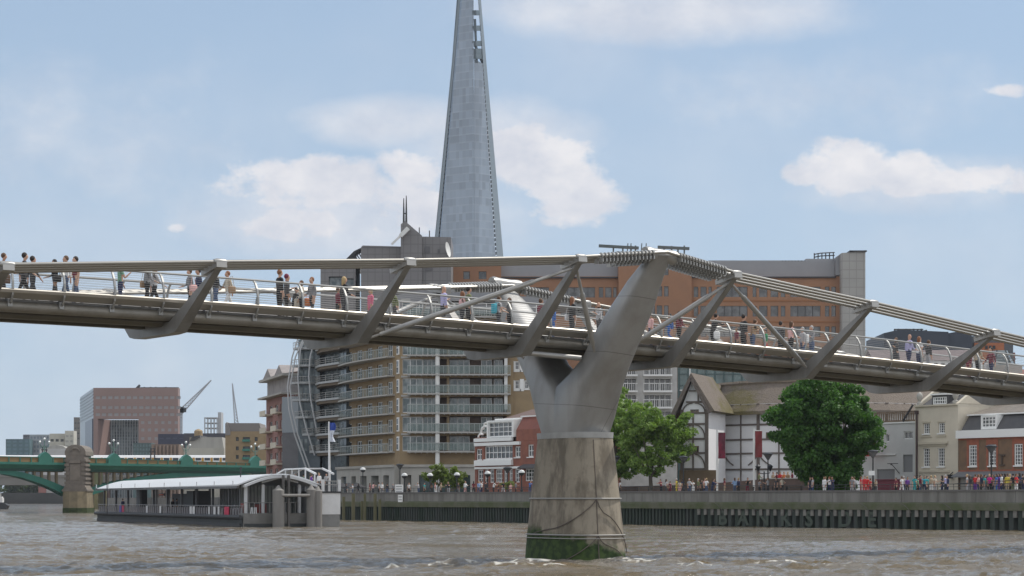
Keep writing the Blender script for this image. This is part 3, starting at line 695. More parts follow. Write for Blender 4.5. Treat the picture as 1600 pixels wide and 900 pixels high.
# ------------------------------------------------------------------ orange brick office with grey stone parts
def office():
    Y = 385.0; fc = Fac(at(500, Y), at(1350, Y)); Z = lambda py, px=900: fc.Z(py, px); U = fc.U
    root = thing('office_building', 'long orange brick office building with grey plant floor and stone corner tower, behind the footbridge', 'office building', fc.p(U(1010), 5, GROUND))
    ob = M['orange_brick']; gs = mat('plant_cladding', (.30,.30,.31), .6, .2, var=.4, vscale=.25, col2=(.25,.25,.26)); 
    def tile_fn(m, t, b):
        g = t.nodes.new('ShaderNodeNewGeometry'); s = t.nodes.new('ShaderNodeSeparateXYZ'); t.links.new(g.outputs['Position'], s.inputs[0])
        fz = MA(t, 'FRACT', MA(t, 'DIVIDE', s.outputs[2], 1.55)); fx = MA(t, 'FRACT', MA(t, 'DIVIDE', s.outputs[0], 1.25))
        ln = MA(t, 'MAXIMUM', MA(t, 'LESS_THAN', fz, .10), MA(t, 'LESS_THAN', fx, .10))
        n = mk(t, 'ShaderNodeTexNoise', ins={2: .3, 3: 4.0}); t.links.new(g.outputs['Position'], n.inputs[0])
        c = tuple(b.inputs['Base Color'].default_value)[:3]
        t.links.new(MIX(t, MA(t, 'MULTIPLY', ln, .6), MIX(t, n.outputs[0], c, tuple(x*.75 for x in c)), tuple(x*.55 for x in c)), b.inputs['Base Color'])
    st = mat('stone_panels', (.40,.385,.36), .7, fn=tile_fn); gd = mat('grey_granite', (.225,.215,.215), .6, fn=tile_fn)
    win = M['glass']
    def section(pl, pr, ytop, ybot, rows, spans, v0=0., depth=16, name='brick_wing'):
        holes = []
        for y0, y1 in rows: holes += rowwin(fc, spans, y0, y1, (pl+pr)/2)
        m = MB(fc); m.wall(U(pl), U(pr), GROUND, Z(ytop), holes, v=v0, deep=.35); m.shell(U(pl), U(pr), v0+depth, GROUND, Z(ytop), v0=v0)
        o = m.build(name, ob, root)
        for h in holes:
            p = MB(fc); u0, u1, z0, z1 = h
            n = max(1, round((u1-u0)/1.3))
            p.box(u0, u1, v0+.30, v0+.34, z0, z1, 0)
            for i in range(n+1): u = u0+(u1-u0)*i/n; p.box(u-.05, u+.05, v0+.22, v0+.297, z0, z1, 1)
            p.build('window', [win, M['dark']], root)
        return o
    R = [(448, 464), (478, 494.5), (510, 526), (541, 557)]
    R0 = R+[(416, 431)]
    section(705, 783, 407, 600, R0[:4]+[(424, 436)], [(724, 734), (748, 760)])
    section(783.2, 966, 431, 600, R, [(790, 812), (822, 858), (876, 930), (936, 943), (946, 956), (958.5, 964)], v0=1.0)
    section(966.2, 1080, 404, 600, R0, [(980, 990), (1014.5, 1023), (1025.5, 1034), (1037, 1044), (1084, 1090)][1:4], v0=-1.0)
    section(1080.2, 1316, 432, 600, R, [(1084, 1091), (1094.5, 1104), (1107, 1112), (1120, 1168), (1176, 1182), (1186, 1199), (1204, 1216), (1220, 1227), (1235, 1282), (1289, 1296), (1299, 1306)], v0=0.)
    m = MB(fc)
    for z in (Z(470), Z(503), Z(534)): m.box(U(1080), U(1316), -.09, -.005, z-.12, z+.12)
    m.build('string_course', mat('brick_band', (.30,.135,.06), .85), root)
    m = MB(fc); m.box(U(776), U(966), 2.0, 12, Z(431.2), Z(409)); m.box(U(1080.5), U(1306), 1.4, 12, Z(432.3), Z(407)); m.box(U(1110), U(1260), 4, 12, Z(407.2), Z(403)); m.box(U(1262), U(1306), 2.4, 12, Z(407.3), Z(402)); m.build('plant_floor', gs, root)
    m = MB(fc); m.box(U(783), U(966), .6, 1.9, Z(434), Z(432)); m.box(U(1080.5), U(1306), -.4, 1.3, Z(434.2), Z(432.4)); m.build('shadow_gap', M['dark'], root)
    # stone corner tower
    m = MB(fc); m.prism([(U(1312), GROUND), (U(1349), GROUND), (U(1349), Z(393)), (U(1325), Z(396.5)), (U(1312), Z(397.5))], -2.2, 14); m.build('stone_tower', st, root)
    m = MB(fc); m.box(U(1324), U(1351), -2.6, 14.4, Z(395.5), Z(393.8)); m.build('tower_capping', M['dark'], root)
    m = MB(fc); m.prism([(U(1306.2), Z(430)), (U(1311.8), Z(430)), (U(1311.8), Z(399)), (U(1306.2), Z(402))], 0, 10); m.build('stair_block', gs, root)
    # roof rails
    m = MB(fc)
    for px in range(1276, 1311, 6): m.fpath([(U(px), 3, Z(403)), (U(px), 3, Z(392.5))], .10, 4)
    for y in (392.5, 397): m.fpath([(U(1276), 3, Z(y+2)), (U(1286), 3, Z(y)), (U(1308), 3, Z(y-1))], .10, 4)
    for px in range(1226, 1258, 5): m.fpath([(U(px), 3, Z(404)), (U(px), 3, Z(405.5))], .08, 4)
    m.build('roof_rail', M['dark'], root)
    # window-cleaning gantries seen over the bridge crown
    m = MB(fc); m.fbeam((U(937), 4, Z(380)), (U(1000), 4, Z(383.5)), .6, .5); m.fbeam((U(1030), 4, Z(382)), (U(1080), 4, Z(384.5)), .6, .5)
    for px in (960, 975, 988, 995, 1040, 1052, 1062, 1072): m.fpath([(U(px), 4, Z(404)), (U(px), 4, Z(379+(px % 7)*.6))], .14, 4)
    for px in (982, 987, 1004, 1011): m.fpath([(U(px), 4, Z(390)), (U(px+1), 4, Z(376))], .09, 4)
    m.fbeam((U(965), 4, Z(390)), (U(1060), 4, Z(392)), .3, .3); m.build('roof_gantry', mat('gantry_paint', (.10,.12,.12), .6), root)
    return fc, st, gd
OFC, ST_PANEL, GREY_PANEL = office()

def grey_block():
    Y = 372.0; fc = Fac(at(500, Y), at(706, Y)); Z = lambda py, px=600: fc.Z(py, px); U = fc.U
    gd = GREY_PANEL; gl = mat('granite_dark', (.13,.125,.13), .6)
    root = thing('granite_office', 'dark grey granite clad office block with pointed gable and twin masts', 'office building', fc.p(U(620), 5, GROUND))
    m = MB(fc)
    m.wall(U(500), U(555), GROUND, Z(418), [(U(513), U(534), Z(445), Z(431)), (U(537), U(552), Z(445), Z(434))], v=1.0, deep=1.0); m.shell(U(500), U(555), 12, GROUND, Z(418), v0=1.0)
    m.build('low_wing', gd, root)
    m = MB(fc); m.quad((U(513), 1.99, Z(445)), (U(552), 1.99, Z(445)), (U(552), 1.99, Z(431)), (U(513), 1.99, Z(431))); m.build('window', M['glass_blue'], root)
    m = MB(fc); m.prism([(U(564), GROUND), (U(639), GROUND), (U(639), Z(385.5)), (U(567), Z(383.5)), (U(564), Z(386))], 0, 14); m.build('main_wing', gd, root)
    m = MB(fc); m.prism([(U(539), Z(403)), (U(552), Z(390)), (U(565), Z(384)), (U(565), Z(386)), (U(553), Z(394)), (U(556), Z(404))], 2, 6)
    for i in range(5): m.fbeam((U(541+i*4), 1.6, Z(402-i*3.4)), (U(549+i*4), 1.6, Z(403)), .2, .2)
    m.build('louvred_canopy', M['dark'], root)
    m = MB(fc); m.box(U(548), U(564), 1.2, 10, Z(418.5), Z(404.5)); m.build('stair_link', M['glass_blue'], root)
    m = MB(fc); m.prism([(U(627), GROUND), (U(660), GROUND), (U(660), Z(370)), (U(634), Z(347.5)), (U(627), Z(352))], -1.6, 13); m.build('gable_tower', gd, root)
    m = MB(fc); m.prism([(U(660.2), GROUND), (U(705), GROUND), (U(705), Z(371.5)), (U(660.2), Z(370.5))], -.8, 13); m.build('right_wing', gd, root)
    m = MB(fc)
    for a, b, c, d in ((566, 628, 386, 387.5), (500, 640, 452, 453), (565, 640, 411, 412)): m.box(U(a), U(b), -1.69, -1.62, Z(d), Z(c)) if a > 570 else m.box(U(a), U(b), -.08, -.01, Z(d), Z(c))
    m.box(U(664), U(672), -.9, -.81, Z(396), Z(386)); m.box(U(684), U(687), -.9, -.81, Z(396), Z(390)); m.box(U(665), U(676), -.9, -.81, Z(424), Z(411)); m.build('recess_panel', gl, root)
    m = MB(fc)
    m.fpath([(U(629.5), 3, Z(350)), (U(629.5), 3, Z(325)), (U(629.5), 3, Z(306))], [.22, .16, .08], 6); m.fpath([(U(633.5), 3, Z(348)), (U(633.5), 3, Z(322)), (U(633.5), 3, Z(302))], [.22, .16, .08], 6)
    m.fbeam((U(629.5), 3, Z(330)), (U(633.5), 3, Z(330)), .2, .2); m.build('mast', M['dark'], root)
    m = MB(fc); m.fbeam((U(613), -2.2, Z(384)), (U(639), -2.2, Z(359.5)), .35, .35); m.fbeam((U(627), -2.2, Z(371)), (U(639), -2.2, Z(359)), .7, .7); m.build('crane_jib', M['white'], root)
    m = MB(fc)
    for px, t in ((654, 352), (670, 357)): m.fpath([(U(px), 3, Z(371)), (U(px), 3, Z(t))], .09, 4)
    m.build('aerial', M['dark'], root)
    d = MB(fc); d.lathe(0, 0, [(0.05, 0), (1.3, .18), (2.2, .55), (2.2, .60), (1.3, .26), (.05, .1)], 16); 
    V_ = [Vector(p) for p in d.v]; o = Vector(fc.p(0, 0, 0)); rot = Matrix.Rotation(math.radians(80), 3, 'Y') @ Matrix.Rotation(math.radians(15), 3, 'X')
    c = Vector(fc.p(U(698), -2.4, Z(393))); d.v = [tuple(c+(rot @ ((p-o)*.6))) for p in V_]
    d.fbeam((U(700), -2.2, Z(400)), (U(700), -1, Z(393)), .2, .2)
    d.build('satellite_dish', M['white'], root, smooth=True)
grey_block()

# ------------------------------------------------------------------ riverside flats
def flats():
    YA = 300.0; A = Fac(at(625, YA), at(802, YA)); B = Fac(at(536, 325), at(624.5, YA))
    Z = lambda py: zat(py, YA)
    root = thing('apartment_building', 'tan brick riverside apartment block with stacked glass balconies and metal roof', 'apartment building', A.p(5, 6, GROUND))
    br = M['tan_brick']; wf = M['white_frame']; fl = 30.0    # storey in picture px
    floors = [706-fl*i for i in range(8)]                    # slab line of each storey
    brm = mat('balcony_rail_paint', (.36,.38,.37), .5)
    balc = mat('balcony_slab', (.40,.39,.365), .7); U = A.U
    # front A: brick pier, window bay, recessed balconies
    slot = [(629, 640.5), (640.5, 690)]
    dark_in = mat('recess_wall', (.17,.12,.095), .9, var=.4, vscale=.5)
    m = MB(A); holes = []
    for fy in floors: holes += [(U(629), U(698), Z(fy-1), Z(fy-25)), (U(702), U(792), Z(fy-1), Z(fy-26))]
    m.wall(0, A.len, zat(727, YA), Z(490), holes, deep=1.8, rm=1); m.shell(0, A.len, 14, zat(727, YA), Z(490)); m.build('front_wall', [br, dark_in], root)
    for fy in floors:
        z0, z1 = Z(fy-1), Z(fy-25)
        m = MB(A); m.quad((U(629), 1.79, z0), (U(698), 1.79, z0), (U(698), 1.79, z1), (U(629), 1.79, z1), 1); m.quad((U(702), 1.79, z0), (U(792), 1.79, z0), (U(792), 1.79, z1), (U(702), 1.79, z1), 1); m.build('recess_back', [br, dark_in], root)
        def glazing(a, b, v, cols, nm='window'):
            f = MB(A); ua, ub = U(a), U(b)
            f.box(ua, ub, v, v+.05, z0, z0+.12); f.box(ua, ub, v, v+.05, z1-.12, z1)
            for i in range(cols+1): u = ua+(ub-ua)*i/cols; f.box(u-.05, u+.05, v-.004, v+.054, z0, z1)
            o = f.build(nm, wf, root); g = MB(A); g.quad((ua, v+.03, z0), (ub, v+.03, z0), (ub, v+.03, z1), (ua, v+.03, z1)); g.build('pane', M['glass_blue'], o)
        glazing(629, 641, .15, 1); glazing(641, 660, .35, 2); glazing(661, 681, .9, 3); glazing(702, 714, 1.5, 1); glazing(715, 733, 1.5, 2); glazing(752, 768, 1.5, 2); glazing(772, 785, 1.5, 2, 'balcony_door')
        m = MB(A); m.box(U(637), U(798), -1.5, .01, Z(fy+1.2), Z(fy-1)); m.box(U(626.5), U(641), -.12, .14, Z(fy-26), Z(fy-29)); 
        for px in range(640, 798, 9): m.box(U(px), U(px)+.12, -1.45, -.2, Z(fy+2.4), Z(fy+1.25))
        m.build('balcony_floor', balc, root)
        rail = MB(A); zr = Z(fy-13); zb = Z(fy-2.2)
        rail.box(U(637), U(798), -1.46, -1.38, zr, zr+.09)
        for i, px in enumerate(np.arange(637.3, 798, 8.0)): rail.box(U(px), U(px)+.05, -1.45, -1.39, Z(fy-1), zr)
        ro = rail.build('balcony_rail', brm, root)
        g = MB(A); g.box(U(637.4), U(797.8), -1.425, -1.41, zb, zr-.02); g.build('glass_panel', M['rail_glass'], ro)
    m = MB(A); m.box(U(681.6), U(687), -1.2, -.9, GROUND, Z(496)); m.box(U(788), U(793), -1.0, -.6, Z(640), Z(496)); m.fpath([(U(684), -1.05, GROUND), (U(684), -1.05, Z(496))], .32, 10); m.build('white_column', M['white'], root)
    # curved end with receding balconies
    m = MB(B); holes = []; UB = B.U
    ratio = lambda px: B.Y(px)/YA
    for fy in floors:
        z0, z1 = Z(fy-1.5), Z(fy-22)
        holes += [(UB(541+16*i), UB(549.5+16*i), z0, z1) for i in range(5)]
    holes = [h for h in holes]
    m.wall(0, B.len, zat(727, YA), Z(500), holes, deep=.3); m.shell(0, B.len, 13, zat(727, YA), Z(500)); m.build('end_wall', br, root)
    for fy in floors:
        z0, z1 = Z(fy-1.5), Z(fy-22)
        for i in range(5):
            window(root, B, UB(541+16*i), UB(549.5+16*i), z0, z1, M['glass_blue'] if i > 2 else M['glass'], wf, 2 if i != 4 else 3, 2, deep=.3, fw=.12, bar=.09)
        m = MB(B)
        arc = [(UB(533)+(UB(617)-UB(533))*q, -1.1-1.0*math.sin(q*PI)) for q in np.linspace(0, 1, 13)]
        m.prismz([(UB(533), .01)]+arc+[(UB(617), .01)], Z(fy+1.2), Z(fy-1)); m.build('balcony_floor', balc, root)
        r = MB(B); zr = Z(fy-13)
        r.fpath([(u, v+.08, zr) for u, v in arc], .06, 5)
        for q in np.linspace(0, 1, 22):
            u = UB(533)+(UB(617)-UB(533))*q; v = -1.1-1.0*math.sin(q*PI)+.08; r.fpath([(u, v, Z(fy-1)), (u, v, zr)], .03, 4)
        ro = r.build('balcony_rail', brm, root)
        g = MB(B); P = [(u, v+.14, Z(fy-2.2)) for u, v in arc]+[(u, v+.14, zr-.05) for u, v in arc]; n = len(arc)
        g.P(P, [(i, i+1, i+n+1, i+n) for i in range(n-1)]); g.build('glass_panel', M['rail_glass'], ro)
        m = MB(A); m.box(.9, 1.55, -.14, .0, Z(fy-1.5), Z(fy-24)) if False else None
    for fy in floors:
        f = MB(B); u1 = B.len; f.box(u1-.95, u1-.1, -.15, .02, Z(fy-2), Z(fy-24)); o = f.build('corner_window', wf, root)
        g = MB(B); g.box(u1-.8, u1-.25, -.19, -.155, Z(fy-4), Z(fy-12)); g.box(u1-.8, u1-.25, -.19, -.155, Z(fy-13.5), Z(fy-22)); g.build('pane', M['glass'], o)
    # stone arcade at street level
    m = MB(A)
    for f_, a, b, cols in ((A, 625, 745, [(631, 643), (655, 681), (690, 735)]), (B, 534, 624.5, [(541, 549), (557, 564), (571, 581), (588, 600), (607, 616)])):
        mm = MB(f_); zt = zat(727.2, YA)
        hs = [(f_.U(p), f_.U(q), GROUND, zt-1.35) for p, q in cols]
        mm.wall(f_.U(a), f_.U(b), GROUND, zt, hs, v=-.8, deep=1.6); mm.shell(f_.U(a), f_.U(b), 3, GROUND, zt-.01, v0=-.8); mm.build('stone_arcade', M['stone'], root)
        g = MB(f_)
        for h in hs: g.box(h[0], h[1], .81, .85, GROUND, h[3])
        g.build('shop_glass', M['glass_green'], root)
        mm = MB(f_); mm.box(f_.U(a), f_.U(b), -1.05, -.803, zt-.25, zt+.12); mm.build('cornice', M['stone'], root)
    # brick return wall on the right with white framed windows
    C = Fac(at(802, 300.3), at(842, 300.3)); m = MB(C); hs = []
    for i, fy in enumerate([526, 556, 586, 616]): hs += [(C.U(804), C.U(812), Z(fy-8), Z(fy-22)), (C.U(819), C.U(827), Z(fy-8), Z(fy-22))]
    m.wall(0, C.len, GROUND, Z(490), hs, deep=.25); m.shell(0.01, C.len, 12, GROUND, Z(490)); m.build('return_wall', br, root)
    for h in hs:
        window(root, C, *h, M['glass'], wf, 2, 2, deep=.25, fw=.16, sill=True)
    m = MB(C)
    for fy in (526, 556, 586, 616): m.box(C.U(802.5), C.U(814), -.07, -.003, Z(fy-5), Z(fy-8.2)); m.box(C.U(802.5), C.U(804), -.07, -.003, Z(fy-8.1), Z(fy-22)); m.box(C.U(812.2), C.U(818.8), -.07, -.003, Z(fy-5), Z(fy-24))
    m.build('white_surround', wf, root)
    # low metal roofs above the top floor
    rm = mat('zinc_roof', (.26,.26,.27), .5, .3, var=.4, vscale=.3, col2=(.2,.2,.205))
    m = MB(A)
    c = U(715); r = U(850)-U(715)
    prof = [(c-r*math.cos(a), Z(496)+(Z(446)-Z(496))*math.sin(a)**.8) for a in np.linspace(0.02, PI-.02, 28)]
    m.prism([(c-r, Z(497)), (c+r, Z(497))][::-1][1:]+prof+[(c+r, Z(497))], 3, 20)
    m.build('vaulted_roof', rm, root, smooth=True)
    m = MB(A); m.box(U(652), U(842), .6, 14, Z(489.8), Z(476)); m.box(U(690), U(902), 1.2, 13, Z(476.2), Z(462)); m.build('setback_storey', rm, root)
    m = MB(A)
    for px in (655, 680, 706, 760, 800, 838): m.fpath([(U(px), .2, Z(490)), (U(px), .2, Z(474))], .05, 4)
    for y in (474, 480): m.fpath([(U(652), .2, Z(y)), (U(842), .2, Z(y))], .05, 4)
    m.box(U(704), U(722), 2.6, 2.9, Z(441), Z(439)); m.build('terrace_rail', wf, root)
flats()

# ------------------------------------------------------------------ steel and glass flats with bowed tubes
def bow_flats():
    Y0 = 335.0; A = Fac(at(455, Y0), at(500, Y0)); root = thing('steel_glass_flats', 'dark glass apartment block wrapped in bowed white steel tubes', 'apartment building', A.p(2, 5, GROUND))
    Z = lambda py: zat(py, Y0); dk = mat('dark_glass_wall', (.05,.065,.075), .15, .1, spec=.7, fn=glass_fn((.13,.16,.18), .25)); st = mat('slab_edge', (.38,.39,.39), .5, .1)
    m = MB(A); m.box(A.U(466), A.U(500), 0, 14, GROUND, Z(531)); m.build('glass_core', dk, root)
    fl = [708-26.8*i for i in range(7)]
    for k, fy in enumerate(fl):
        l = 455+max(0, (fy-640))*.42 + max(0, 600-fy)*.06
        arc = [(A.U(l)+(A.U(501)-A.U(l))*q, -.2-2.2*math.sin(q*PI)**.7) for q in np.linspace(0, 1, 12)]
        m = MB(A); m.prismz([(A.U(l), .5)]+arc+[(A.U(501), .5)], Z(fy), Z(fy-3.4)); m.build('curved_slab', st, root)
        m = MB(A)
        m.fpath([(u, v+.1, Z(fy-11)) for u, v in arc], .06, 5); m.fpath([(u, v+.1, Z(fy-7.5)) for u, v in arc], .035, 4)
        for u, v in arc: m.fpath([(u, v+.1, Z(fy-3.4)), (u, v+.1, Z(fy-11))], .035, 4)
        m.build('balcony_rail', M['steel_light'], root)
        m = MB(A)
        for q, w in ((469, 4), (476, 4), (485, 5), (493, 5)): m.box(A.U(q), A.U(q+w), -.08, -.01, Z(fy-3.5), Z(fy-22))
        m.build('window', M['glass_blue'], root)
    tube = mat('white_tube', (.50,.51,.52), .5)
    for pts in ([(470, 525), (459, 560), (452, 605), (454, 640), (463, 680), (484, 740)], [(478, 528), (464, 560), (456, 605), (459, 640), (468, 680), (490, 742)],
                [(483, 520), (472, 548), (468, 590), (471, 630), (481, 670), (494, 712)], [(492, 540), (487, 560), (485, 590), (488, 625), (496, 668), (500, 690)]):
        P = []
        for i in range(len(pts)-1):
            for q in np.linspace(0, 1, 5)[:-1]: P.append((pts[i][0]+(pts[i+1][0]-pts[i][0])*q, pts[i][1]+(pts[i+1][1]-pts[i][1])*q))
        P.append(pts[-1]); m = MB(A); m.fpath([(A.U(x), -2.6, Z(y)) for x, y in P], .12, 6); m.build('bowed_tube', tube, root, smooth=True)
    # right part with chevron bays
    B = Fac(at(496, 338), at(541, 322)); m = MB(B); m.box(.1, B.len, 0, 12, GROUND, zat(531, 330)); m.build('bay_core', dk, root)
    br = mat('bay_band', (.16,.125,.09), .8)
    Zb = lambda py: zat(py, 330)
    for fy in fl:
        n = [(B.U(496), -.3), (B.U(508), -1.6), (B.U(520), -2.2), (B.U(541), -1.2)]
        m = MB(B); m.prismz([(B.U(496), .3)]+n+[(B.U(541), .3)], Zb(fy), Zb(fy-3.2)); m.build('bay_floor', st, root)
        m = MB(B); m.prismz([(B.U(496), .25)]+[(u, v+.25) for u, v in n]+[(B.U(541), .25)], Zb(fy+4), Zb(fy+.05)); m.build('bay_soffit', br, root)
        m = MB(B)
        for y in (6, 9, 12.5): m.fpath([(u, v+.06, Zb(fy-y)) for u, v in n], .05, 4)
        for i in range(3):
            for q in (0, .33, .66): 
                u = n[i][0]+(n[i+1][0]-n[i][0])*q; v = n[i][1]+(n[i+1][1]-n[i][1])*q; m.fpath([(u, v+.06, Zb(fy-3.2)), (u, v+.06, Zb(fy-12.5))], .05, 4)
        m.build('balcony_rail', M['steel_light'], root)
        m = MB(B)
        for q in (500, 511, 523, 531): m.box(B.U(q), B.U(q+5), -.06, -.01, Zb(fy-3.5), Zb(fy-19))
        m.build('window', M['glass_blue'], root)
    m = MB(A); m.box(A.U(463), A.U(545), -3.2, -2.9, GROUND, Z(731)); m.build('street_screen', mat('dark_cladding', (.06,.065,.07), .7), root)
bow_flats()

def pink_house():
    A = Fac(at(416, 372), at(452, 350)); Z = lambda py: zat(py, 360)
    root = thing('pink_brick_block', 'pink brick riverside block with twin gables and small white balconies', 'apartment building', A.p(2, 5, GROUND))
    br = M['pink_stone']; gy = mat('grey_render', (.33,.30,.29), .8, var=.4, vscale=.6)
    hs = [(A.U(a), A.U(a+4.5), Z(y+13), Z(y)) for y in (632, 657, 682, 707, 732) for a in (421, 430, 438)]
    m = MB(A); m.wall(0, A.len, GROUND, Z(617), hs, deep=.3); m.shell(0, A.len, 14, GROUND, Z(617)); m.build('brick_wall', br, root)
    for h in hs: window(root, A, *h, M['glass'], M['white_frame'], 2, 2, deep=.3)
    m = MB(A); m.box(.2, A.len, .15, 13.8, Z(616.8), Z(592)); m.build('top_storey', gy, root)
    m = MB(A); m.box(-.8, A.len+.3, -1.4, 14.2, Z(620), Z(617.2)); m.box(-.8, A.len+.3, -1.2, 14.4, Z(592.2), Z(588.5)); m.build('cornice', M['stone'], root)
    m = MB(A); m.prismu([(-.6, Z(588.3)), (7, Z(577)), (14, Z(588.3))], 0, A.len); m.build('roof', M['brown_tile'], root)
    m = MB(A)
    for a in (428, 446): m.prism([(A.U(a-7), Z(588)), (A.U(a), Z(574)), (A.U(a+5), Z(588))], -1.1, 5)
    m.build('gable', gy, root)
    m = MB(A)
    for y in (645, 672, 698, 724):
        for a in (417, 434): m.box(A.U(a), A.U(a+9), -1.3, -.01, Z(y+2.5), Z(y)); m.box(A.U(a), A.U(a+9), -1.3, -1.22, Z(y), Z(y-6))
    m.build('balcony', M['cream'], root)
    B = Fac(at(441, 346), at(471, 344)); m = MB(B); m.box(0, B.len, 0, 9, GROUND, zat(676, 345)); m.build('grey_base', mat('grey_slate_wall', (.14,.14,.15), .7, var=.4, vscale=.3), root)
    m = MB(B); m.box(0, B.len, -.05, 9, zat(675.8, 345), zat(620, 345))
    m.build('blue_grey_panels', mat('blue_grey_panel', (.25,.28,.31), .5, .1), root)
pink_house()

# ------------------------------------------------------------------ red brick pub
def pub():
    A = bankfac(742, 846, 12.0); Ym = A.Y(790); Z = lambda py: zat(py, Ym)
    root = thing('red_brick_pub', 'red brick riverside pub with long white window bands and mansard roof', 'pub', A.p(5, 4, GROUND)); U = A.U
    rb = M['red_brick']; wf = M['white_frame']
    low = [(U(746), U(755), Z(754), Z(733)), (U(757), U(763), Z(754), Z(733)), (U(765), U(772), Z(754), Z(733)), (U(774), U(785), Z(754), Z(733)), (U(787), U(793), Z(754), Z(733)), (U(795), U(801), Z(754), Z(733)), (U(804), U(812), Z(754), Z(733)), (U(820), U(838), Z(752), Z(733))]
    mid = [(U(744), U(753), Z(718), Z(700)), (U(757), U(801), Z(717), Z(696)), (U(804), U(813), Z(715), Z(698)), (U(824.5), U(833.5), Z(715), Z(696))]
    m = MB(A); m.wall(0, A.len, GROUND, Z(690), low+mid, deep=.25); m.shell(0, A.len, 12, GROUND, Z(690)); m.build('brick_wall', rb, root)
    for h in low: window(root, A, *h, M['glass'], wf, max(2, round((h[1]-h[0])/.55)), 3, deep=.25, fw=.12, bar=.07)
    for h in mid: window(root, A, *h, M['glass'], wf, max(2, round((h[1]-h[0])/.85)), 2, deep=.25, fw=.13, bar=.09, sill=True)
    m = MB(A); m.box(U(744), U(802), -.35, -.003, Z(727), Z(718.6)); m.box(U(743), U(814), -.25, -.004, Z(695.6), Z(690.5)); m.box(U(742.5), U(846), -.12, -.005, Z(733.8-1.5), Z(729)); m.box(U(743), U(802), -.30, -.006, Z(689), Z(683.5)); m.build('white_band', wf, root)
    m = MB(A); m.box(0.02, U(757), .05, 4, Z(689.9), Z(682)); m.box(U(806), A.len, .06, 12, Z(689.8), Z(672)); m.build('parapet', rb, root)
    # mansard and dormer
    m = MB(A); m.prismu([(.4, Z(689.9)), (1.6, Z(655)), (7, Z(636)), (11.5, Z(655)), (11.8, Z(689.9))], U(760), U(846)); m.build('tiled_roof', M['brown_tile'], root)
    m = MB(A); m.prismu([(.1, Z(672)), (1.1, Z(652)), (1.5, Z(651)), (1.5, Z(672))], U(806), U(846)); m.build('tile_hanging', M['red_tile'], root)
    m = MB(A); m.box(U(805), U(846), .8, 1.0, Z(652.5), Z(650.5)); m.box(U(764), U(806), .9, 1.1, Z(655.5), Z(653)); m.build('gutter', wf, root)
    m = MB(A); hs = [(U(763), U(800), Z(682), Z(659))]; m.wall(U(761), U(803), Z(683), Z(656), hs, v=-.05, deep=.3); m.shell(U(761), U(803), 5, Z(683), Z(656), v0=-.05); d = m.build('dormer', wf, root)
    window(root, A, *hs[0], M['glass'], wf, 5, 3, v=-.05, deep=.3, fw=.12, bar=.08, name='dormer_window')
    m = MB(A); m.box(U(830), U(846), 4, 9, Z(640), Z(612)); m.prism([(U(828), Z(612)), (U(846), Z(612)), (U(846), Z(597))], 3.8, 9.2); m.build('chimney_block', M['red_tile'], root)
    # white spiral stair hoops at the left gable
    m = MB(A)
    for a, b, c in ((748, 760, 664), (752, 768, 657), (743, 752, 676)): m.fpath([(U(a), .3, Z(c+12)), (U(a+2), .3, Z(c+3)), (U((a+b)/2), .3, Z(c)), (U(b), .3, Z(c+1))], .13, 5)
    m.build('stair_hoop', wf, root)
    m = MB(A); m.prismu([(-.9, Z(733)), (-.9, Z(731)), (-.01, Z(726)), (-.01, Z(733))], U(818), U(846)); m.build('porch_roof', M['slate'], root)
pub()

# ------------------------------------------------------------------ white balcony block and green glass block behind the theatre
def white_flats():
    A = Fac(at(958, 330), at(1058, 330)); Z = lambda py: zat(py, 330); U = A.U
    root = thing('white_balcony_flats', 'white apartment block with railed balconies behind the bright green trees', 'apartment building', A.p(5, 5, GROUND))
    hs = []
    fl = [571, 596, 621.5, 647, 672]
    for fy in fl: hs += [(U(962), U(994), Z(fy+14), Z(fy-4)), (U(1007), U(1048), Z(fy+14), Z(fy-4))]
    m = MB(A); m.wall(0, A.len, GROUND, Z(556), hs, deep=1.2); m.shell(0, A.len, 12, GROUND, Z(556)); m.build('white_wall', mat('pale_render', (.50,.49,.47), .8, var=.4, vscale=.5), root)
    for h in hs:
        g = MB(A); g.box(h[0], h[1], 1.15, 1.19, h[2], h[3]); 
        n = 5
        for i in range(n+1): u = h[0]+(h[1]-h[0])*i/n; g.box(u-.07, u+.07, 1.05, 1.147, h[2], h[3], 1)
        g.build('balcony_window', [M['glass'], M['white_frame']], root)
        r = MB(A); r.box(h[0]-.2, h[1]+.2, -.6, .02, h[2]-.3, h[2]-.02); r.box(h[0]-.2, h[1]+.2, -.58, -.5, h[2]+1.0, h[2]+1.1)
        for u in np.arange(h[0]-.15, h[1]+.2, .32): r.box(u, u+.05, -.56, -.51, h[2]-.02, h[2]+1.0)
        r.build('balcony', M['white_frame'], root)
white_flats()
def green_block():
    A = Fac(at(1058.5, 345), at(1200, 345)); Z = lambda py: zat(py, 345); U = A.U
    root = thing('green_glass_offices', 'low dark green glass office behind the thatched theatre roof', 'office building', A.p(5, 5, GROUND))
    m = MB(A); m.box(0, A.len, 0, 12, GROUND, Z(566)); m.build('glass_wall', M['glass_green'], root)
    m = MB(A)
    for px in range(1060, 1200, 14): m.box(U(px), U(px)+.25, -.1, -.01, GROUND, Z(566))
    for y in (566, 584, 602, 620): m.box(0, A.len, -.13, -.012, Z(y+1.5), Z(y))
    m.build('mullions', mat('teal_frame', (.05,.09,.09), .5), root)
    m = MB(A); m.box(U(1062), U(1068), -.5, -.14, Z(611), Z(609)); m.build('bracket_lamp', M['white'], root)
green_block()

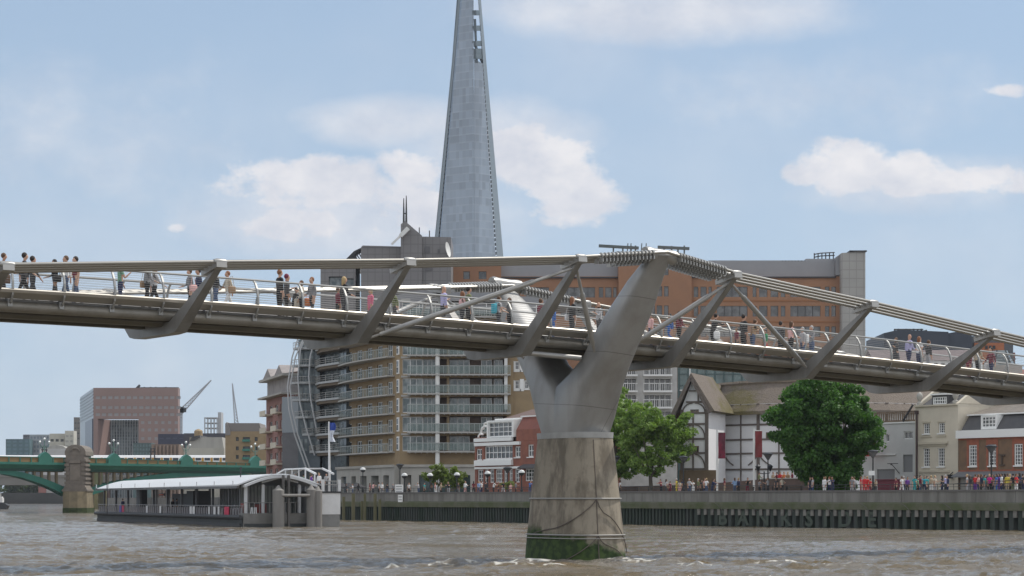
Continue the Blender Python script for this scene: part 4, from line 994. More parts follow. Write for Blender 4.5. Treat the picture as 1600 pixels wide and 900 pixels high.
# ------------------------------------------------------------------ thatched round theatre
def theatre():
    R = 15.5; cy = 252.0; cx = (1308-CX)/FPX*cy-1.75
    C = Vector((cx, cy)); toc = math.atan2(-cy, -cx)          # direction to the eye
    Zt = lambda py: zat(py, 238)
    root = thing('round_theatre', 'round white timber-framed theatre with thatched roof beside the embankment', 'theatre', (cx, cy, GROUND))
    pl, tb, oak = M['plaster'], mat('grey_timber', (.15,.125,.11), .85, var=.4, vscale=2), M['oak']
    def th_fn(m, t, b):
        g = t.nodes.new('ShaderNodeNewGeometry'); mp = t.nodes.new('ShaderNodeMapping'); mp.inputs[3].default_value = (1.5, 1.5, .35); t.links.new(g.outputs['Position'], mp.inputs[0])
        n = mk(t, 'ShaderNodeTexNoise', ins={2: 3.5, 3: 7.0, 4: .75}); t.links.new(mp.outputs[0], n.inputs[0])
        n2 = mk(t, 'ShaderNodeTexNoise', ins={2: .22, 3: 5.0, 4: .7}); t.links.new(g.outputs['Position'], n2.inputs[0])
        s = t.nodes.new('ShaderNodeSeparateXYZ'); t.links.new(g.outputs['Position'], s.inputs[0])
        c = MIX(t, n.outputs[0], (.115,.093,.075), (.25,.21,.175))
        moss = MA(t, 'MULTIPLY', mk_range(t, n2.outputs[0], .44, .6), mk_range(t, MA(t, 'ABSOLUTE', MA(t, 'SUBTRACT', s.outputs[0], 25.2)), 4.0, 2.0))
        t.links.new(MIX(t, MA(t, 'MULTIPLY', moss, .75), c, (.115,.10,.02)), b.inputs['Base Color'])
        bp = mk(t, 'ShaderNodeBump', ins={0: .8, 1: .25}); t.links.new(n.outputs[0], bp.inputs['Height']); t.links.new(bp.outputs[0], b.inputs['Normal'])
    def mk_range(t, s, a, b_):
        r = mk(t, 'ShaderNodeMapRange', interpolation_type='SMOOTHSTEP', ins={1: a, 2: b_}); t.links.new(s, r.inputs[0]); return r.outputs[0]
    thatch = mat('thatch', (.2,.16,.12), .95, fn=th_fn)
    ze, zr, zb = Zt(634), Zt(595), Zt(733)
    lines = [Zt(645.6), Zt(662.7), Zt(686), Zt(708), Zt(733)]
    N_ = 20; ang = lambda i: toc+math.radians(-9+18*i)          # i=0 facet straight to the eye
    thm = MB(); baseM = MB()
    for i in range(-10, 10):
        a0, a1 = ang(i), ang(i+1)
        r0 = C+Vector((math.cos(a0), math.sin(a0)))*R; r1 = C+Vector((math.cos(a1), math.sin(a1)))*R
        vis = -5 <= i <= 4
        # left to right as seen from the eye: angle grows to the right
        fc = Fac((r0.x, r0.y), (r1.x, r1.y)) if True else None
        mid = (r0+r1)/2; out = (mid-C).normalized(); nrm = Vector(fc.p(0, -1, 0)[:2])-Vector(fc.p(0, 0, 0)[:2])
        if nrm.dot(out) < 0: fc = Fac((r1.x, r1.y), (r0.x, r0.y))
        Ln = fc.len
        w = []
        if vis:
            if i in (-1, -3): w = [(Ln*.18, Ln*.38, Zt(686)+.05, Zt(675)), (Ln*.66, Ln*.86, Zt(686)+.05, Zt(675))]
            elif i == -4: w = [(Ln*.62, Ln*.85, Zt(645), Zt(634.5)), (Ln*.62, Ln*.85, Zt(686)+.05, Zt(675)), (Ln*.62, Ln*.85, Zt(722), Zt(711))]
            elif i in (0, 1, 2, 3): w = [(Ln*.4, Ln*.6, Zt(645), Zt(635)), (Ln*.4, Ln*.6, Zt(686), Zt(675))]
        m = MB(fc); m.wall(0, Ln, GROUND, ze+.3, w, deep=.15); m.build('plaster_wall', pl, root)
        for h in w:
            window(root, fc, *h, M['glass'], oak, 3, 1, deep=.15, fw=.12, bar=.08)
        if vis:
            t = MB(fc); d = -.10
            t.box(-.17, .17, d-.03, .02, GROUND, ze+.3)
            for j, z in enumerate(lines): t.box(.171, Ln-.171, d, .02, z-.10, z+.10)
            t.box(Ln*.5-.08, Ln*.5+.08, d-.004, .015, lines[1]+.1, ze+.3); t.box(Ln*.5-.07, Ln*.5+.07, d-.004, .015, GROUND, lines[1]-.1)
            for zc, up in ((lines[0], 1), (lines[3], 1)):
                for sgn in (0, 1):
                    pts = [((.17+1.2*q*q) if not sgn else Ln-(.17+1.2*q*q), d+.04, zc-1.35*(1-q)**.8*0-1.3*q) for q in np.linspace(0, 1, 6)]
                    if zc == lines[0]: pts = [((.17+1.3*(1-math.cos(q*PI/2))) if not sgn else Ln-(.17+1.3*(1-math.cos(q*PI/2))), d+.04, zc+.1+(ze+.1-zc)*math.sin(q*PI/2)) for q in np.linspace(0, 1, 6)]
                    for a, b in zip(pts[:-1], pts[1:]): t.fbeam(a, b, .10, .13)
            t.build('timber_frame', tb, root)
            if i <= -3:
                bm = MB(fc); bm.box(0, Ln, -.22, -.11, GROUND, Zt(733)-.11); bm.build('boarded_base', mat('brown_boards', (.16,.115,.07), .85, var=.3, vscale=1), root)
        # roof, outer and inner slope
        def ring(r, z): return [(C.x+math.cos(a)*r, C.y+math.sin(a)*r, z) for a in (a0, a1)]
        o = ring(R+.85, ze-.55); k = ring(R-2.6, zr); n_ = ring(R-5.6, ze+1.2); o2 = ring(R+.9, ze-.95); wl = ring(R-.05, ze-.25)
        thm.W(o+k+n_+o2+wl, [(0,1,3,2), (2,3,5,4), (6,7,1,0), (8,9,7,6)])
    thm.build('thatched_roof', thatch, root)
    m = MB(); 
    for i in range(-10, 10):
        a0, a1 = ang(i), ang(i+1); q = [(C.x+math.cos(a)*(R-2.6), C.y+math.sin(a)*(R-2.6), zr+.05) for a in (a0, a1)]; m.path(q, .28, 6)
    m.build('roof_ridge', mat('thatch_ridge', (.22,.18,.14), .95, var=.5, vscale=2), root)
    # stair tower with gable
    G = Fac(at(1064, 234), at(1106, 233)); U = G.U; Zg = lambda py: zat(py, 234); Ln = G.len; mid = Ln*.43
    za = Zg(594); zl = Zg(640)
    m = MB(G); w = [(U(1078.5), U(1092), Zg(645), Zg(633)), (U(1078.5), U(1092), Zg(708), Zg(697))]
    m.wall(0, Ln, GROUND, zl, w, deep=.15); m.shell(0, Ln, 8, GROUND, zl); m.P([(0, 0, zl), (Ln, 0, zl), (mid, 0, za)], [(0, 1, 2)]); m.build('tower_wall', pl, root)
    for h in w: window(root, G, *h, M['glass'], oak, 3, 1, deep=.15, fw=.14, bar=.09)
    t = MB(G); d = -.1
    t.box(-.05, .2, d-.03, .02, GROUND, zl); t.box(Ln-.3, Ln+.08, d-.03, .02, GROUND, zl)
    for y in (628.5, 645.6, 662.7, 686, 708, 733): 
        z = Zg(y); a, b = (0, Ln) if z < zl else (Ln*.13, Ln*.8); t.box(a+.2, b-.3 if b == Ln else b, d, .02, z-.1, z+.1)
    t.box(U(1082), U(1084.5), d-.004, .015, GROUND, Zg(646.5)); t.box(U(1090), U(1092), d-.004, .015, Zg(627.5), Zg(606)); t.box(Ln*.3, Ln*.72, d, .02, Zg(612), Zg(610))
    for sgn in (0, 1):
        for base, hgt in ((Zg(645), Zg(630)-Zg(645)), (Zg(686), Zg(664)-Zg(686)), (Zg(733), Zg(710)-Zg(733))):
            pts = [((.2+1.1*(1-math.cos(q*PI/2))) if not sgn else Ln-(.3+1.1*(1-math.cos(q*PI/2))), d+.04, base+hgt*math.sin(q*PI/2)) for q in np.linspace(0, 1, 6)]
            for a, b in zip(pts[:-1], pts[1:]): t.fbeam(a, b, .10, .13)
    t.build('timber_frame', tb, root)
    m = MB(G); th = .5
    m.P([(-.9, -.7, zl-1.3), (mid, -.7, za+.25), (Ln+.4, -.7, zl-.35), (-.9, 9, zl-1.3), (mid, 9, za+.25), (Ln+.4, 9, zl-.35), (-1.3, -.7, zl-1.3+th*.3), (mid, -.7, za+.25+th), (Ln+.9, -.7, zl-.2), (-1.3, 9, zl-1.3+th*.3), (mid, 9, za+.25+th), (Ln+.9, 9, zl-.2)],
        [(0,1,7,6), (1,2,8,7), (6,7,10,9), (7,8,11,10), (0,6,9,3), (2,5,11,8), (0,3,4,1), (1,4,5,2)]); m.build('tower_thatch', thatch, root)
    m = MB(G)
    m.fbeam((-.95, -.75, zl-1.3), (mid, -.75, za+.2), .12, .28); m.fbeam((mid, -.75, za+.2), (Ln+.35, -.75, zl-.45), .12, .28); m.build('barge_board', tb, root)
    m = MB(G); m.prism([(-1.2, zl-1.2), (.0, zl+.4), (.0, GROUND+5.5), (-1.4, GROUND+5.5), (-1.4, zl-1.6)], .5, 7); m.build('side_lean_to', mat('brown_weatherboard', (.15,.085,.06), .85), root)
    m = MB(G); m.box(-.1, Ln+1.0, -.3, -.135, GROUND, Zg(733)-.12); m.build('boarded_base', mat('brown_boards', (.16,.115,.07), .85), root)
    # main ridge from the tower back into the ring
    m = MB(); A1 = Vector(G.p(mid, 3, za+.3)); B1 = Vector((C.x+math.cos(ang(-3))*(R-2.6), C.y+math.sin(ang(-3))*(R-2.6), zr))
    e1 = Vector(G.p(Ln+.6, -.6, zl-.3)); e2 = Vector((C.x+math.cos(ang(-3))*(R+.85), C.y+math.sin(ang(-3))*(R+.85), ze-.5)); b1 = Vector(G.p(mid-2, 9, zl)); b2 = B1+Vector((2, 5, -4))
    A0 = Vector(G.p(mid, -.7, za+.75))
    m.W([e1, e2, B1, A0, A1, b1, b2], [(0,1,2,3), (3,2,4), (4,2,6,5)]); m.build('link_thatch', thatch, root)
    return C, R
theatre()

# ------------------------------------------------------------------ white annexe, cream house, brick house
def annexe():
    A = bankfac(1345, 1431, 15.0); Ym = A.Y(1390); Z = lambda py: zat(py, Ym); U = A.U
    root = thing('white_annexe', 'plain white rendered building between the big dark tree and the cream house', 'building', A.p(4, 4, GROUND))
    hs = [(U(1384), U(1389.5), Z(690), Z(678)), (U(1412), U(1426), Z(687), Z(675)), (U(1337), U(1347), Z(757), Z(727)), (U(1411), U(1426), Z(738), Z(711)), (U(1370), U(1398), Z(757), Z(733))]
    hs = [h for h in hs if h[0] > .0]
    m = MB(A); m.wall(0, A.len, GROUND, Z(662), hs, deep=.2); m.shell(0, A.len, 7, GROUND, Z(662)); m.build('rendered_wall', mat('annexe_render', (.58,.575,.56), .8, var=.4, vscale=.4, col2=(.48,.47,.46)), root)
    window(root, A, *hs[0], M['glass'], M['white_frame'], 1, 1); window(root, A, *hs[1], M['glass'], M['white_frame'], 2, 1, fw=.1)
    for h in hs[2:]: m = MB(A); m.box(h[0], h[1], .12, .19, h[2], h[3]); m.build('grey_door', mat('shutter_grey', (.22,.22,.225), .6), root)
    m = MB(A); m.box(U(1366), U(1400), -.12, -.004, Z(711), Z(709.5)); m.box(0, A.len, -.12, .2, Z(662), Z(660)); m.build('ledge', M['white_frame'], root)
    # timber balustrade and upper storey
    m = MB(A); zt = Z(645); m.box(0, A.len, .1, .2, zt, zt+.12); m.box(0, A.len, .1, .2, Z(660)+.02, Z(660)+.2)
    for u in np.arange(.05, A.len, .30): m.box(u, u+.12, .1, .18, Z(660)+.2, zt)
    m.build('wooden_balustrade', M['oak'], root)
    m = MB(A); m.fbeam((U(1412), -.1, Z(659)), (U(1428), -.1, Z(634)), .12, .16); m.build('raking_strut', M['black'], root)
    b = MB(A); b.box(U(1392), U(1408), -.5, -.42, Z(725), Z(724)); b.box(U(1397), U(1398), -.5, -.42, Z(727), Z(724)); b.fbeam((U(1398), -.45, Z(725)), (U(1406), -.05, Z(740)), .06, .06); b.build('sign_bracket', M['black'], root)
    s = bankfac(1338, 1368, 14.0); m = MB(s); Z2 = lambda py: zat(py, s.Y(1352))
    m.box(s.U(1338), s.U(1360), -.1, .05, Z2(713), Z2(706)); m.box(s.U(1360.2), s.U(1367.5), -.1, .05, Z2(713), Z2(693)); m.build('red_panel', mat('red_sign', (.55,.025,.03), .5), root)
    m = MB(A); m.box(.01, U(1368), .8, 1.2, Z(661.8), Z(640)); m.build('rear_wall', M['white'], root) if False else None
annexe()
def cream_house():
    A = bankfac(1430, 1497, 13.0); Ym = A.Y(1465); Z = lambda py: zat(py, Ym); U = A.U
    root = thing('cream_house', 'tall narrow cream townhouse with sash windows and stone ball finials', 'house', A.p(2, 4, GROUND))
    hs = [(U(1442.5), U(1452.5), Z(677), Z(661)), (U(1466), U(1476), Z(677), Z(661)), (U(1442), U(1452.5), Z(729), Z(700)), (U(1465), U(1476), Z(729), Z(700)), (U(1442), U(1453), Z(756), Z(747)), (U(1470), U(1482), Z(762), Z(748))]
    m = MB(A); m.wall(0, A.len, GROUND, Z(632), hs, deep=.22); m.shell(0, A.len, 8.5, GROUND, Z(632)); m.build('rendered_wall', M['cream'], root)
    for h, r in zip(hs, (4, 4, 6, 6, 2, 3)): window(root, A, *h, M['glass'], M['white_frame'], 3, r, deep=.22, fw=.08, bar=.045, sill=True)
    m = MB(A)
    for y0, y1, a, b, d in ((694, 690.5, 1437, 1482, .22), (697, 694.1, 1440, 1479, .10), (738, 735, 1436, 1484, .15), (682.5, 681, 1439, 1456, .1), (682.5, 681, 1463, 1479, .1), (634.5, 632.1, 1430, 1497, .2)):
        m.box(U(a), U(b), -d, -.003, Z(y0), Z(y1))
    for a, b, y0, y1 in ((1441, 1454, 660, 657.5), (1464.5, 1477.5, 660, 657.5)): m.box(U(a), U(b), -.06, -.004, Z(y0), Z(y1))
    m.build('moulding', mat('cream_moulding', (.52,.47,.37), .8), root)
    # gabled roof running back, gable parapet raised on both sides
    zr = Z(598); m = MB(A); m.prismu([(.4, Z(631.9)), (4.2, zr), (8.1, Z(631.9))], .5, A.len-.4); m.build('slate_roof', M['slate'], root)
    for a, nm in ((0.0, 'left'), (A.len-.35, 'right')):
        m = MB(A); m.prismu([(0.02, Z(631.8)), (4.2, zr+.55), (8.45, Z(631.8))], a, a+.38); m.build('gable_parapet', M['cream'], root)
    m = MB(A); d = [(U(1452.5), U(1474), Z(632.0), Z(620))]
    m.wall(U(1451), U(1476), Z(631.9), Z(617), d, v=.45, deep=.2); m.shell(U(1451), U(1476), 3.5, Z(631.9), Z(617), v0=.45); m.build('dormer', M['slate'], root)
    window(root, A, d[0][0], d[0][1], Z(631.8), Z(619), M['glass'], M['white_frame'], 6, 2, v=.45, deep=.12, fw=.13, bar=.08, name='dormer_window')
    m = MB(A); m.box(U(1450), U(1477), .3, 3.5, Z(616.9), Z(614.5)); m.build('dormer_roof', M['white_frame'], root)
    for a in (1433, 1489):
        m = MB(A); z = Z(631.5); m.lathe(U(a), .35, [(.28, z), (.28, z+.25), (.12, z+.35), (.26, z+.6), (.33, z+.9), (.22, z+1.15), (.04, z+1.3)], 12); m.build('ball_finial', M['stone'], root, smooth=True)
    m = MB(A); m.fpath([(U(1434), -.15, GROUND), (U(1434), -.15, Z(640))], .10, 8); m.box(U(1432.4), U(1435.6), -.3, .0, Z(646), Z(640)); m.build('drainpipe', mat('pipe_brown', (.07,.045,.045), .6), root)
    m = MB(A); m.box(U(1486), U(1492), -.55, -.25, Z(748), Z(742)); m.fbeam((U(1489), -.4, Z(742)), (U(1489), -.02, Z(738)), .06, .06); m.build('wall_lantern', M['black'], root)
cream_house()
def brick_house():
    A = bankfac(1497.5, 1640, 12.6); Ym = A.Y(1540); Z = lambda py: zat(py, Ym); U = A.U
    root = thing('brown_brick_house', 'brown and red brick terrace house with slate mansard and white parapet band', 'house', A.p(4, 4, GROUND))
    bb, rr = M['brown_brick'], mat('red_dressing', (.33,.115,.07), .85, var=.4, vscale=2)
    sp = [(1514, 1526.5), (1544.5, 1556.5), (1585, 1598)]
    hs = [(U(a), U(b), Z(728), Z(695)) for a, b in sp]
    gl = [(U(1517), U(1523), Z(766), Z(748)), (U(1530), U(1542), Z(762), Z(748)), (U(1556), U(1572), Z(764), Z(748)), (U(1580), U(1596), Z(764), Z(748))]
    m = MB(A); m.wall(0, A.len, Z(743), Z(684), hs, deep=.22); m.shell(0, A.len, 10, GROUND, Z(684)); m.build('brick_wall', bb, root)
    m = MB(A)
    for a, b in sp:
        m.box(U(a-3.2), U(a)-.01, -.04, -.003, Z(734), Z(687)); m.box(U(b)+.01, U(b+3.2), -.04, -.003, Z(734), Z(687)); m.box(U(a), U(b), -.045, -.004, Z(694.5), Z(687))
    m.box(0, A.len, -.03, -.002, Z(743), Z(734.2)); m.box(0, A.len, -.035, -.0025, Z(686.8), Z(684)); m.build('brick_dressing', rr, root)
    for h in hs: window(root, A, *h, M['glass'], M['white_frame'], 3, 6, deep=.14, fw=.10, bar=.055, sill=True)
    m = MB(A); m.wall(0, A.len, GROUND, Z(743.1), gl, v=.25, deep=.2); m.build('shopfront_wall', M['stone'], root)
    for h in gl: window(root, A, *h, M['glass'], M['dark'], 2, 1, v=.25, deep=.2)
    m = MB(A); m.prismu([(-1.0, Z(745.5)), (-1.0, Z(744)), (-.04, Z(736.5)), (-.04, Z(745.5))], 0, A.len); m.build('lead_canopy', mat('lead', (.17,.175,.185), .6, .2), root)
    m = MB(A); m.box(-.1, A.len, -.28, .35, Z(684), Z(671.5)); m.build('white_parapet', M['white_frame'], root)
    m = MB(A); m.prismu([(.36, Z(671.4)), (1.5, Z(646.5)), (9, Z(646.5)), (9.8, Z(671.4))], 0.0, A.len); m.build('mansard_slope', M['slate'], root)
    m = MB(A); m.prismu([(1.3, Z(646.4)), (5.5, Z(629)), (9.2, Z(646.4))], -.2, A.len); m.build('upper_roof', mat('grey_brown_tile', (.19,.165,.14), .85, var=.5, vscale=1.5), root)
    m = MB(A); m.box(0, A.len, 1.15, 1.35, Z(647.5), Z(645.5)); m.build('gutter', M['white_frame'], root)
    for a, b in ((1528, 1552), (1596, 1618)):
        d = (U(a+1), U(b-1), Z(668), Z(650)); m = MB(A); m.wall(U(a), U(b), Z(671), Z(648.5), [d], v=.4, deep=.2); m.shell(U(a), U(b), 3, Z(671), Z(648.5), v0=.4); m.build('dormer', M['white_frame'], root)
        window(root, A, *d, M['glass'], M['white_frame'], 4, 3, v=.4, deep=.15, fw=.12, bar=.07, name='dormer_window')
    m = MB(A); m.box(U(1584), U(1592), 3.2, 4.2, Z(640), Z(634)); m.build('rooflight', M['glass_blue'], root)
    m = MB(A); m.fbeam((U(1563), -.1, Z(727)), (U(1570), -.1, Z(727)), .15, .12); m.fbeam((U(1566.5), -.1, Z(727)), (U(1566.5), -.1, Z(711)), .12, .12); m.fbeam((U(1562), -.1, Z(711)), (U(1571), -.1, Z(712)), .15, .12); m.build('wall_tie', M['timber'], root)
brick_house()

# ------------------------------------------------------------------ dark block and roofs at the right
def right_back():
    Y = 400.0; A = Fac(at(1380, Y), at(1640, Y)); Z = lambda py: zat(py, Y); U = A.U
    dk = mat('blue_black_cladding', (.045,.055,.075), .55, .1, var=.4, vscale=.08, col2=(.06,.07,.09))
    root = thing('dark_clad_block', 'dark blue clad block with rooftop plant behind the right end of the bridge', 'building', A.p(15, 5, GROUND))
    m = MB(A); m.prism([(U(1381), GROUND), (U(1482), GROUND), (U(1482), Z(518.5)), (U(1405), Z(515)), (U(1381), Z(520.5))], 0, 20); m.prism([(U(1482.2), GROUND), (U(1520), GROUND), (U(1520), Z(514)), (U(1482.2), Z(520))], 1, 20); m.build('left_volume', dk, root)
    m = MB(A); m.prism([(U(1520.2), GROUND), (U(1589), GROUND), (U(1589), Z(528)), (U(1520.2), Z(523))], 3, 20); m.build('right_volume', mat('grey_cladding', (.10,.11,.125), .6), root)
    m = MB(A); m.box(U(1527), U(1574), 2.6, 2.98, Z(575), Z(534)); m.build('orange_wall', mat('terracotta', (.40,.15,.075), .8, var=.3, vscale=.3), root)
    m = MB(A)
    for px in (1544, 1550, 1556): m.box(U(px), U(px+4), 2.5, 2.59, Z(544), Z(538.5))
    m.build('small_window', M['dark'], root)
    m = MB(A); m.box(U(1589.2), U(1596), 5, 20, GROUND, Z(548)); m.build('brick_stub', M['red_brick'], root)
    m = MB(A)
    for px in range(1404, 1450, 6): m.fpath([(U(px), 4, Z(518)), (U(px), 4, Z(511.5-(px % 4)*.3))], .16, 4)
    for y in (512, 514.5): m.fpath([(U(1403), 4, Z(y)), (U(1449), 4, Z(y))], .12, 4)
    m.fpath([(U(1438), 4, Z(518)), (U(1455), 4, Z(514))], .2, 4); m.fpath([(U(1567), 8, Z(528)), (U(1567), 8, Z(513))], .25, 5); m.build('roof_plant', M['dark'], root)
    Y2 = 300.0; B = Fac(at(1350, Y2), at(1640, Y2)); Z = lambda py: zat(py, Y2); U = B.U
    root = thing('terrace_roofs', 'long purple-brown tiled roof over a white terrace glimpsed through the bridge railing', 'building', B.p(8, 4, GROUND))
    m = MB(B); m.prismu([(0, Z(563)), (5, Z(543)), (11, Z(563))], U(1365), U(1535)); m.build('tiled_roof', mat('purple_tile', (.16,.125,.125), .8, var=.4, vscale=.7), root)
    m = MB(B); hs = [(U(px), U(px+6), Z(574), Z(567)) for px in range(1372, 1530, 11)]; m.wall(U(1362), U(1536), GROUND, Z(563.2), hs, v=.3, deep=.3); m.shell(U(1362), U(1536), 11, GROUND, Z(563.2), v0=.3); m.build('white_wall', M['white'], root)
    for h in hs: w = MB(B); w.box(h[0], h[1], .5, .58, h[2], h[3]); w.build('window', M['glass'], root)
    m = MB(B); m.box(U(1536.3), U(1600), 1, 10, GROUND, Z(569)); m.build('grey_terrace', M['stone'], root)
    m = MB(B); m.prismu([(-1, Z(588)), (4, Z(575)), (5, Z(588))], U(1562), U(1640)); m.build('red_roof', M['red_tile'], root)
    m = MB(B)
    c, y0 = U(1572), 4
    for s in range(6):
        a0, a1 = PI+s*PI/3, PI+(s+1)*PI/3
        p = [(c+2.3*math.cos(a0), y0+2.3*math.sin(a0)), (c+2.3*math.cos(a1), y0+2.3*math.sin(a1))]; q = [(c+1.2*math.cos(a0), y0+1.2*math.sin(a0)), (c+1.2*math.cos(a1), y0+1.2*math.sin(a1))]
        m.P([(*p[0], Z(568.8)), (*p[1], Z(568.8)), (*q[1], Z(545)), (*q[0], Z(545))], [(0, 1, 2, 3)])
        m.fbeam((*p[0], Z(568.8)), (*q[0], Z(545)), .15, .15, mi=1); m.fbeam((*p[0], Z(558)), (*p[1], Z(558)), .1, .1, mi=1); m.P([(*q[0], Z(545)), (*q[1], Z(545)), (c, y0, Z(544.5))], [(0, 1, 2)], 1)
    m.build('glass_lantern', [M['glass_blue'], M['dark']], root)
right_back()
# ------------------------------------------------------------------ far city on the left
def atrium_block():
    Y = 820.0; F = Fac(at(146, Y), at(278, Y)); L_ = Fac(at(125, Y+75), at(145.7, Y)); Z = lambda py: zat(py, Y); U = F.U
    root = thing('granite_atrium_block', 'big pink granite office block with a tall glazed opening cut into it', 'office building', F.p(10, 10, GROUND))
    gr = mat('pink_granite', (.27,.185,.165), .6, var=.4, vscale=.06, col2=(.22,.155,.14)); wn = mat('granite_window', (.29,.275,.275), .3, .1)
    hs = []
    for y in (619, 634.5, 645.5): hs += [(U(a), U(a+6.5), Z(y+4.5), Z(y)) for a in np.arange(149.5, 276, 9.7)]
    hs2 = []
    for y in (658, 669.5, 683, 694): hs2 += [(U(a), U(a+5), Z(y+4.5), Z(y)) for a in np.arange(220.5, 276, 10.5)]
    m = MB(F); m.wall(U(146), U(278), Z(654.5), Z(606), hs, deep=.12); m.shell(U(146), U(278), 5, Z(654.5), Z(606)); m.box(U(146.5), U(277.5), .5, 4.8, Z(654.4), Z(654)); m.build('upper_storeys', gr, root)
    m = MB(F); m.wall(U(216.5), U(278), GROUND, Z(654.5), hs2, v=0.02, deep=.14); m.shell(U(216.5), U(278), 4.9, GROUND, Z(654.6), v0=0.02); m.build('right_storeys', gr, root)
    m = MB(F); m.box(U(146), U(152.5), 0, 11.5, GROUND, Z(654.6)); m.prismz([(U(152.6), .0), (U(153), 0), (U(165), 10), (U(153), 11)], GROUND, Z(654.6)); m.build('granite_pier', gr, root)
    for h in hs+hs2: q = MB(F); q.quad((h[0], .13, h[2]), (h[1], .13, h[2]), (h[1], .13, h[3]), (h[0], .13, h[3])); q.build('window', wn, root)
    m = MB(F); m.box(U(162), U(217), 10, 10.5, GROUND, Z(654.7)); m.build('atrium_glass', mat('atrium_glass', (.05,.065,.075), .25, .0, fn=glass_fn((.22,.25,.26), .35)), root)
    m = MB(F)
    for px in np.arange(166, 216, 4.2): m.box(U(px), U(px)+.35, 9.6, 9.98, GROUND, Z(655))
    for y in np.arange(657, 712, 5): m.box(U(164), U(216), 9.7, 9.97, Z(y+.5), Z(y))
    m.build('atrium_mullions', mat('mullion_steel', (.32,.35,.36), .5), root)
    sg = mat('silver_glass', (.33,.37,.40), .3, .2); m = MB(L_)
    m.box(0, L_.len, .05, .6, GROUND, Z(606)-.05); m.build('side_wall', sg, root)
    m = MB(L_)
    for y in np.arange(610, 650, 5.2): m.box(.1, L_.len-.1, -.15, .03, Z(y+2.2), Z(y))
    m.build('side_window', mat('side_band', (.20,.23,.25), .3, .2), root)
    m = MB(L_); m.box(L_.U(134.5), L_.len-.2, -.4, .04, GROUND, Z(654)); m.build('side_opening', mat('deep_blue_glass', (.05,.06,.09), .3), root)
    m = MB(F); m.fbeam((U(207), 8, Z(606)), (U(213), 8, Z(600)), .8, .8)
    for px in (222, 232, 240, 256): m.fpath([(U(px), 5, Z(606)), (U(px), 5, Z(603.5))], .3, 4)
    m.box(U(215), U(277), 2, 4.6, Z(605.8), Z(604.6)); m.build('roof_plant', M['dark'], root)
atrium_block()

def simple_block(name, label, pl, pr, yt, Y, col, depth=9, rows=(), wcol=(.1,.12,.13), cols=6, wh=2.0, roof=None, rcol=None, cat='building', yb=None):
    F = Fac(at(pl, Y), at(pr, Y)); Z = lambda py: zat(py, Y)
    root = thing(name, label, cat, F.p(F.len/2, depth/2, GROUND))
    wm = mat('wall_'+name+'_%d' % pl, col, .75, var=.35, vscale=.15)
    hs = []
    for y in rows:
        n = cols
        for i in range(n):
            a = F.len*(i+.18)/n; b = F.len*(i+.82)/n; hs.append((a, b, Z(y+wh), Z(y)))
    m = MB(F); m.wall(0, F.len, GROUND, Z(yt), hs, deep=.4); m.shell(0, F.len, depth, GROUND, Z(yt)); m.build('wall', wm, root)
    gm = mat('panes_%d' % pl, wcol, .2, .1)
    for h in hs: q = MB(F); q.quad((h[0], .38, h[2]), (h[1], .38, h[2]), (h[1], .38, h[3]), (h[0], .38, h[3])); q.build('window', gm, root)
    if roof: m = MB(F); m.prismu([(-.4, Z(yt)+.02), (depth*.5, Z(roof)), (depth+.4, Z(yt)+.02)], -.3, F.len+.3); m.build('roof', rcol or M['slate'], root)
    return root, F, Z
simple_block('teal_glass_block', 'low teal glass block at the far left of the skyline', 9, 46, 686, 1200, (.10,.17,.19), rows=(688, 694, 700, 706), wcol=(.17,.25,.28), cols=4, wh=3.4)
simple_block('grey_glass_block', 'pale grey glass block between the teal block and the cream blocks', 46.5, 77, 679, 1210, (.33,.36,.38), rows=(682, 689, 696, 703), wcol=(.24,.28,.31), cols=6, wh=3.8)
simple_block('dark_roof_block', 'small dark topped block rising just behind the teal glass block', 36, 46, 679, 1240, (.15,.15,.17), rows=(681,), cols=3)
simple_block('cream_office', 'wider cream banded office block left of the stone bridge pylon', 77.5, 101, 677.5, 1195, (.50,.475,.40), rows=(686,), wcol=(.06,.06,.05), cols=3, wh=4)
simple_block('cream_office', 'narrow cream block close against the pink granite atrium block', 101.5, 115, 673, 1190, (.52,.50,.43), rows=(680, 688, 696), wcol=(.40,.39,.35), cols=2, wh=3)
simple_block('slim_grey_tower', 'slim grey concrete tower touching the left side of the atrium block', 115.3, 124.8, 652, 1205, (.20,.19,.18), rows=(660, 668, 676, 684), cols=2, wh=2)
r, F, Z = simple_block('white_low_building', 'low white building with shallow domed roofs above the train', 62, 106, 701, 1165, (.55,.54,.52), cols=5, rows=())
m = MB(F); m.prism([(F.U(72)+F.U(1)*0, Z(701)), (F.U(104), Z(701)), (F.U(98), Z(697)), (F.U(88), Z(695)), (F.U(78), Z(697))], .5, 10); m.build('domed_roof', M['stone'], r)
simple_block('green_glass_pavilion', 'small green glass block beside the atrium block', 208, 236, 692, 800, (.10,.15,.15), rows=(694, 700, 706), wcol=(.2,.27,.27), cols=6, wh=4)
simple_block('dark_flat_office', 'dark blue flat roofed office with a long slab roof', 247, 300, 678, 720, (.06,.065,.10), rows=(684,), wcol=(.12,.13,.18), cols=5)
r, F, Z = simple_block('ribbed_brown_block', 'brown block with close vertical ribs above the train', 236.5, 280, 694, 640, (.20,.15,.12), cols=3)
m = MB(F)
for u in np.arange(.3, F.len-.2, 1.1): m.box(u, u+.4, -.5, -.01, GROUND, Z(696))
m.build('ribs', mat('rib_stone', (.27,.20,.16), .8), r)
simple_block('dark_slab_block', 'very dark long low block with stepped roof below the concrete frame tower', 287, 352, 677, 700, (.07,.07,.085), rows=(), cols=3)
r, F, Z = simple_block('domed_lodge', 'small building with tan turret above the dark slab block', 296, 330, 683, 650, (.28,.25,.20), cols=3)
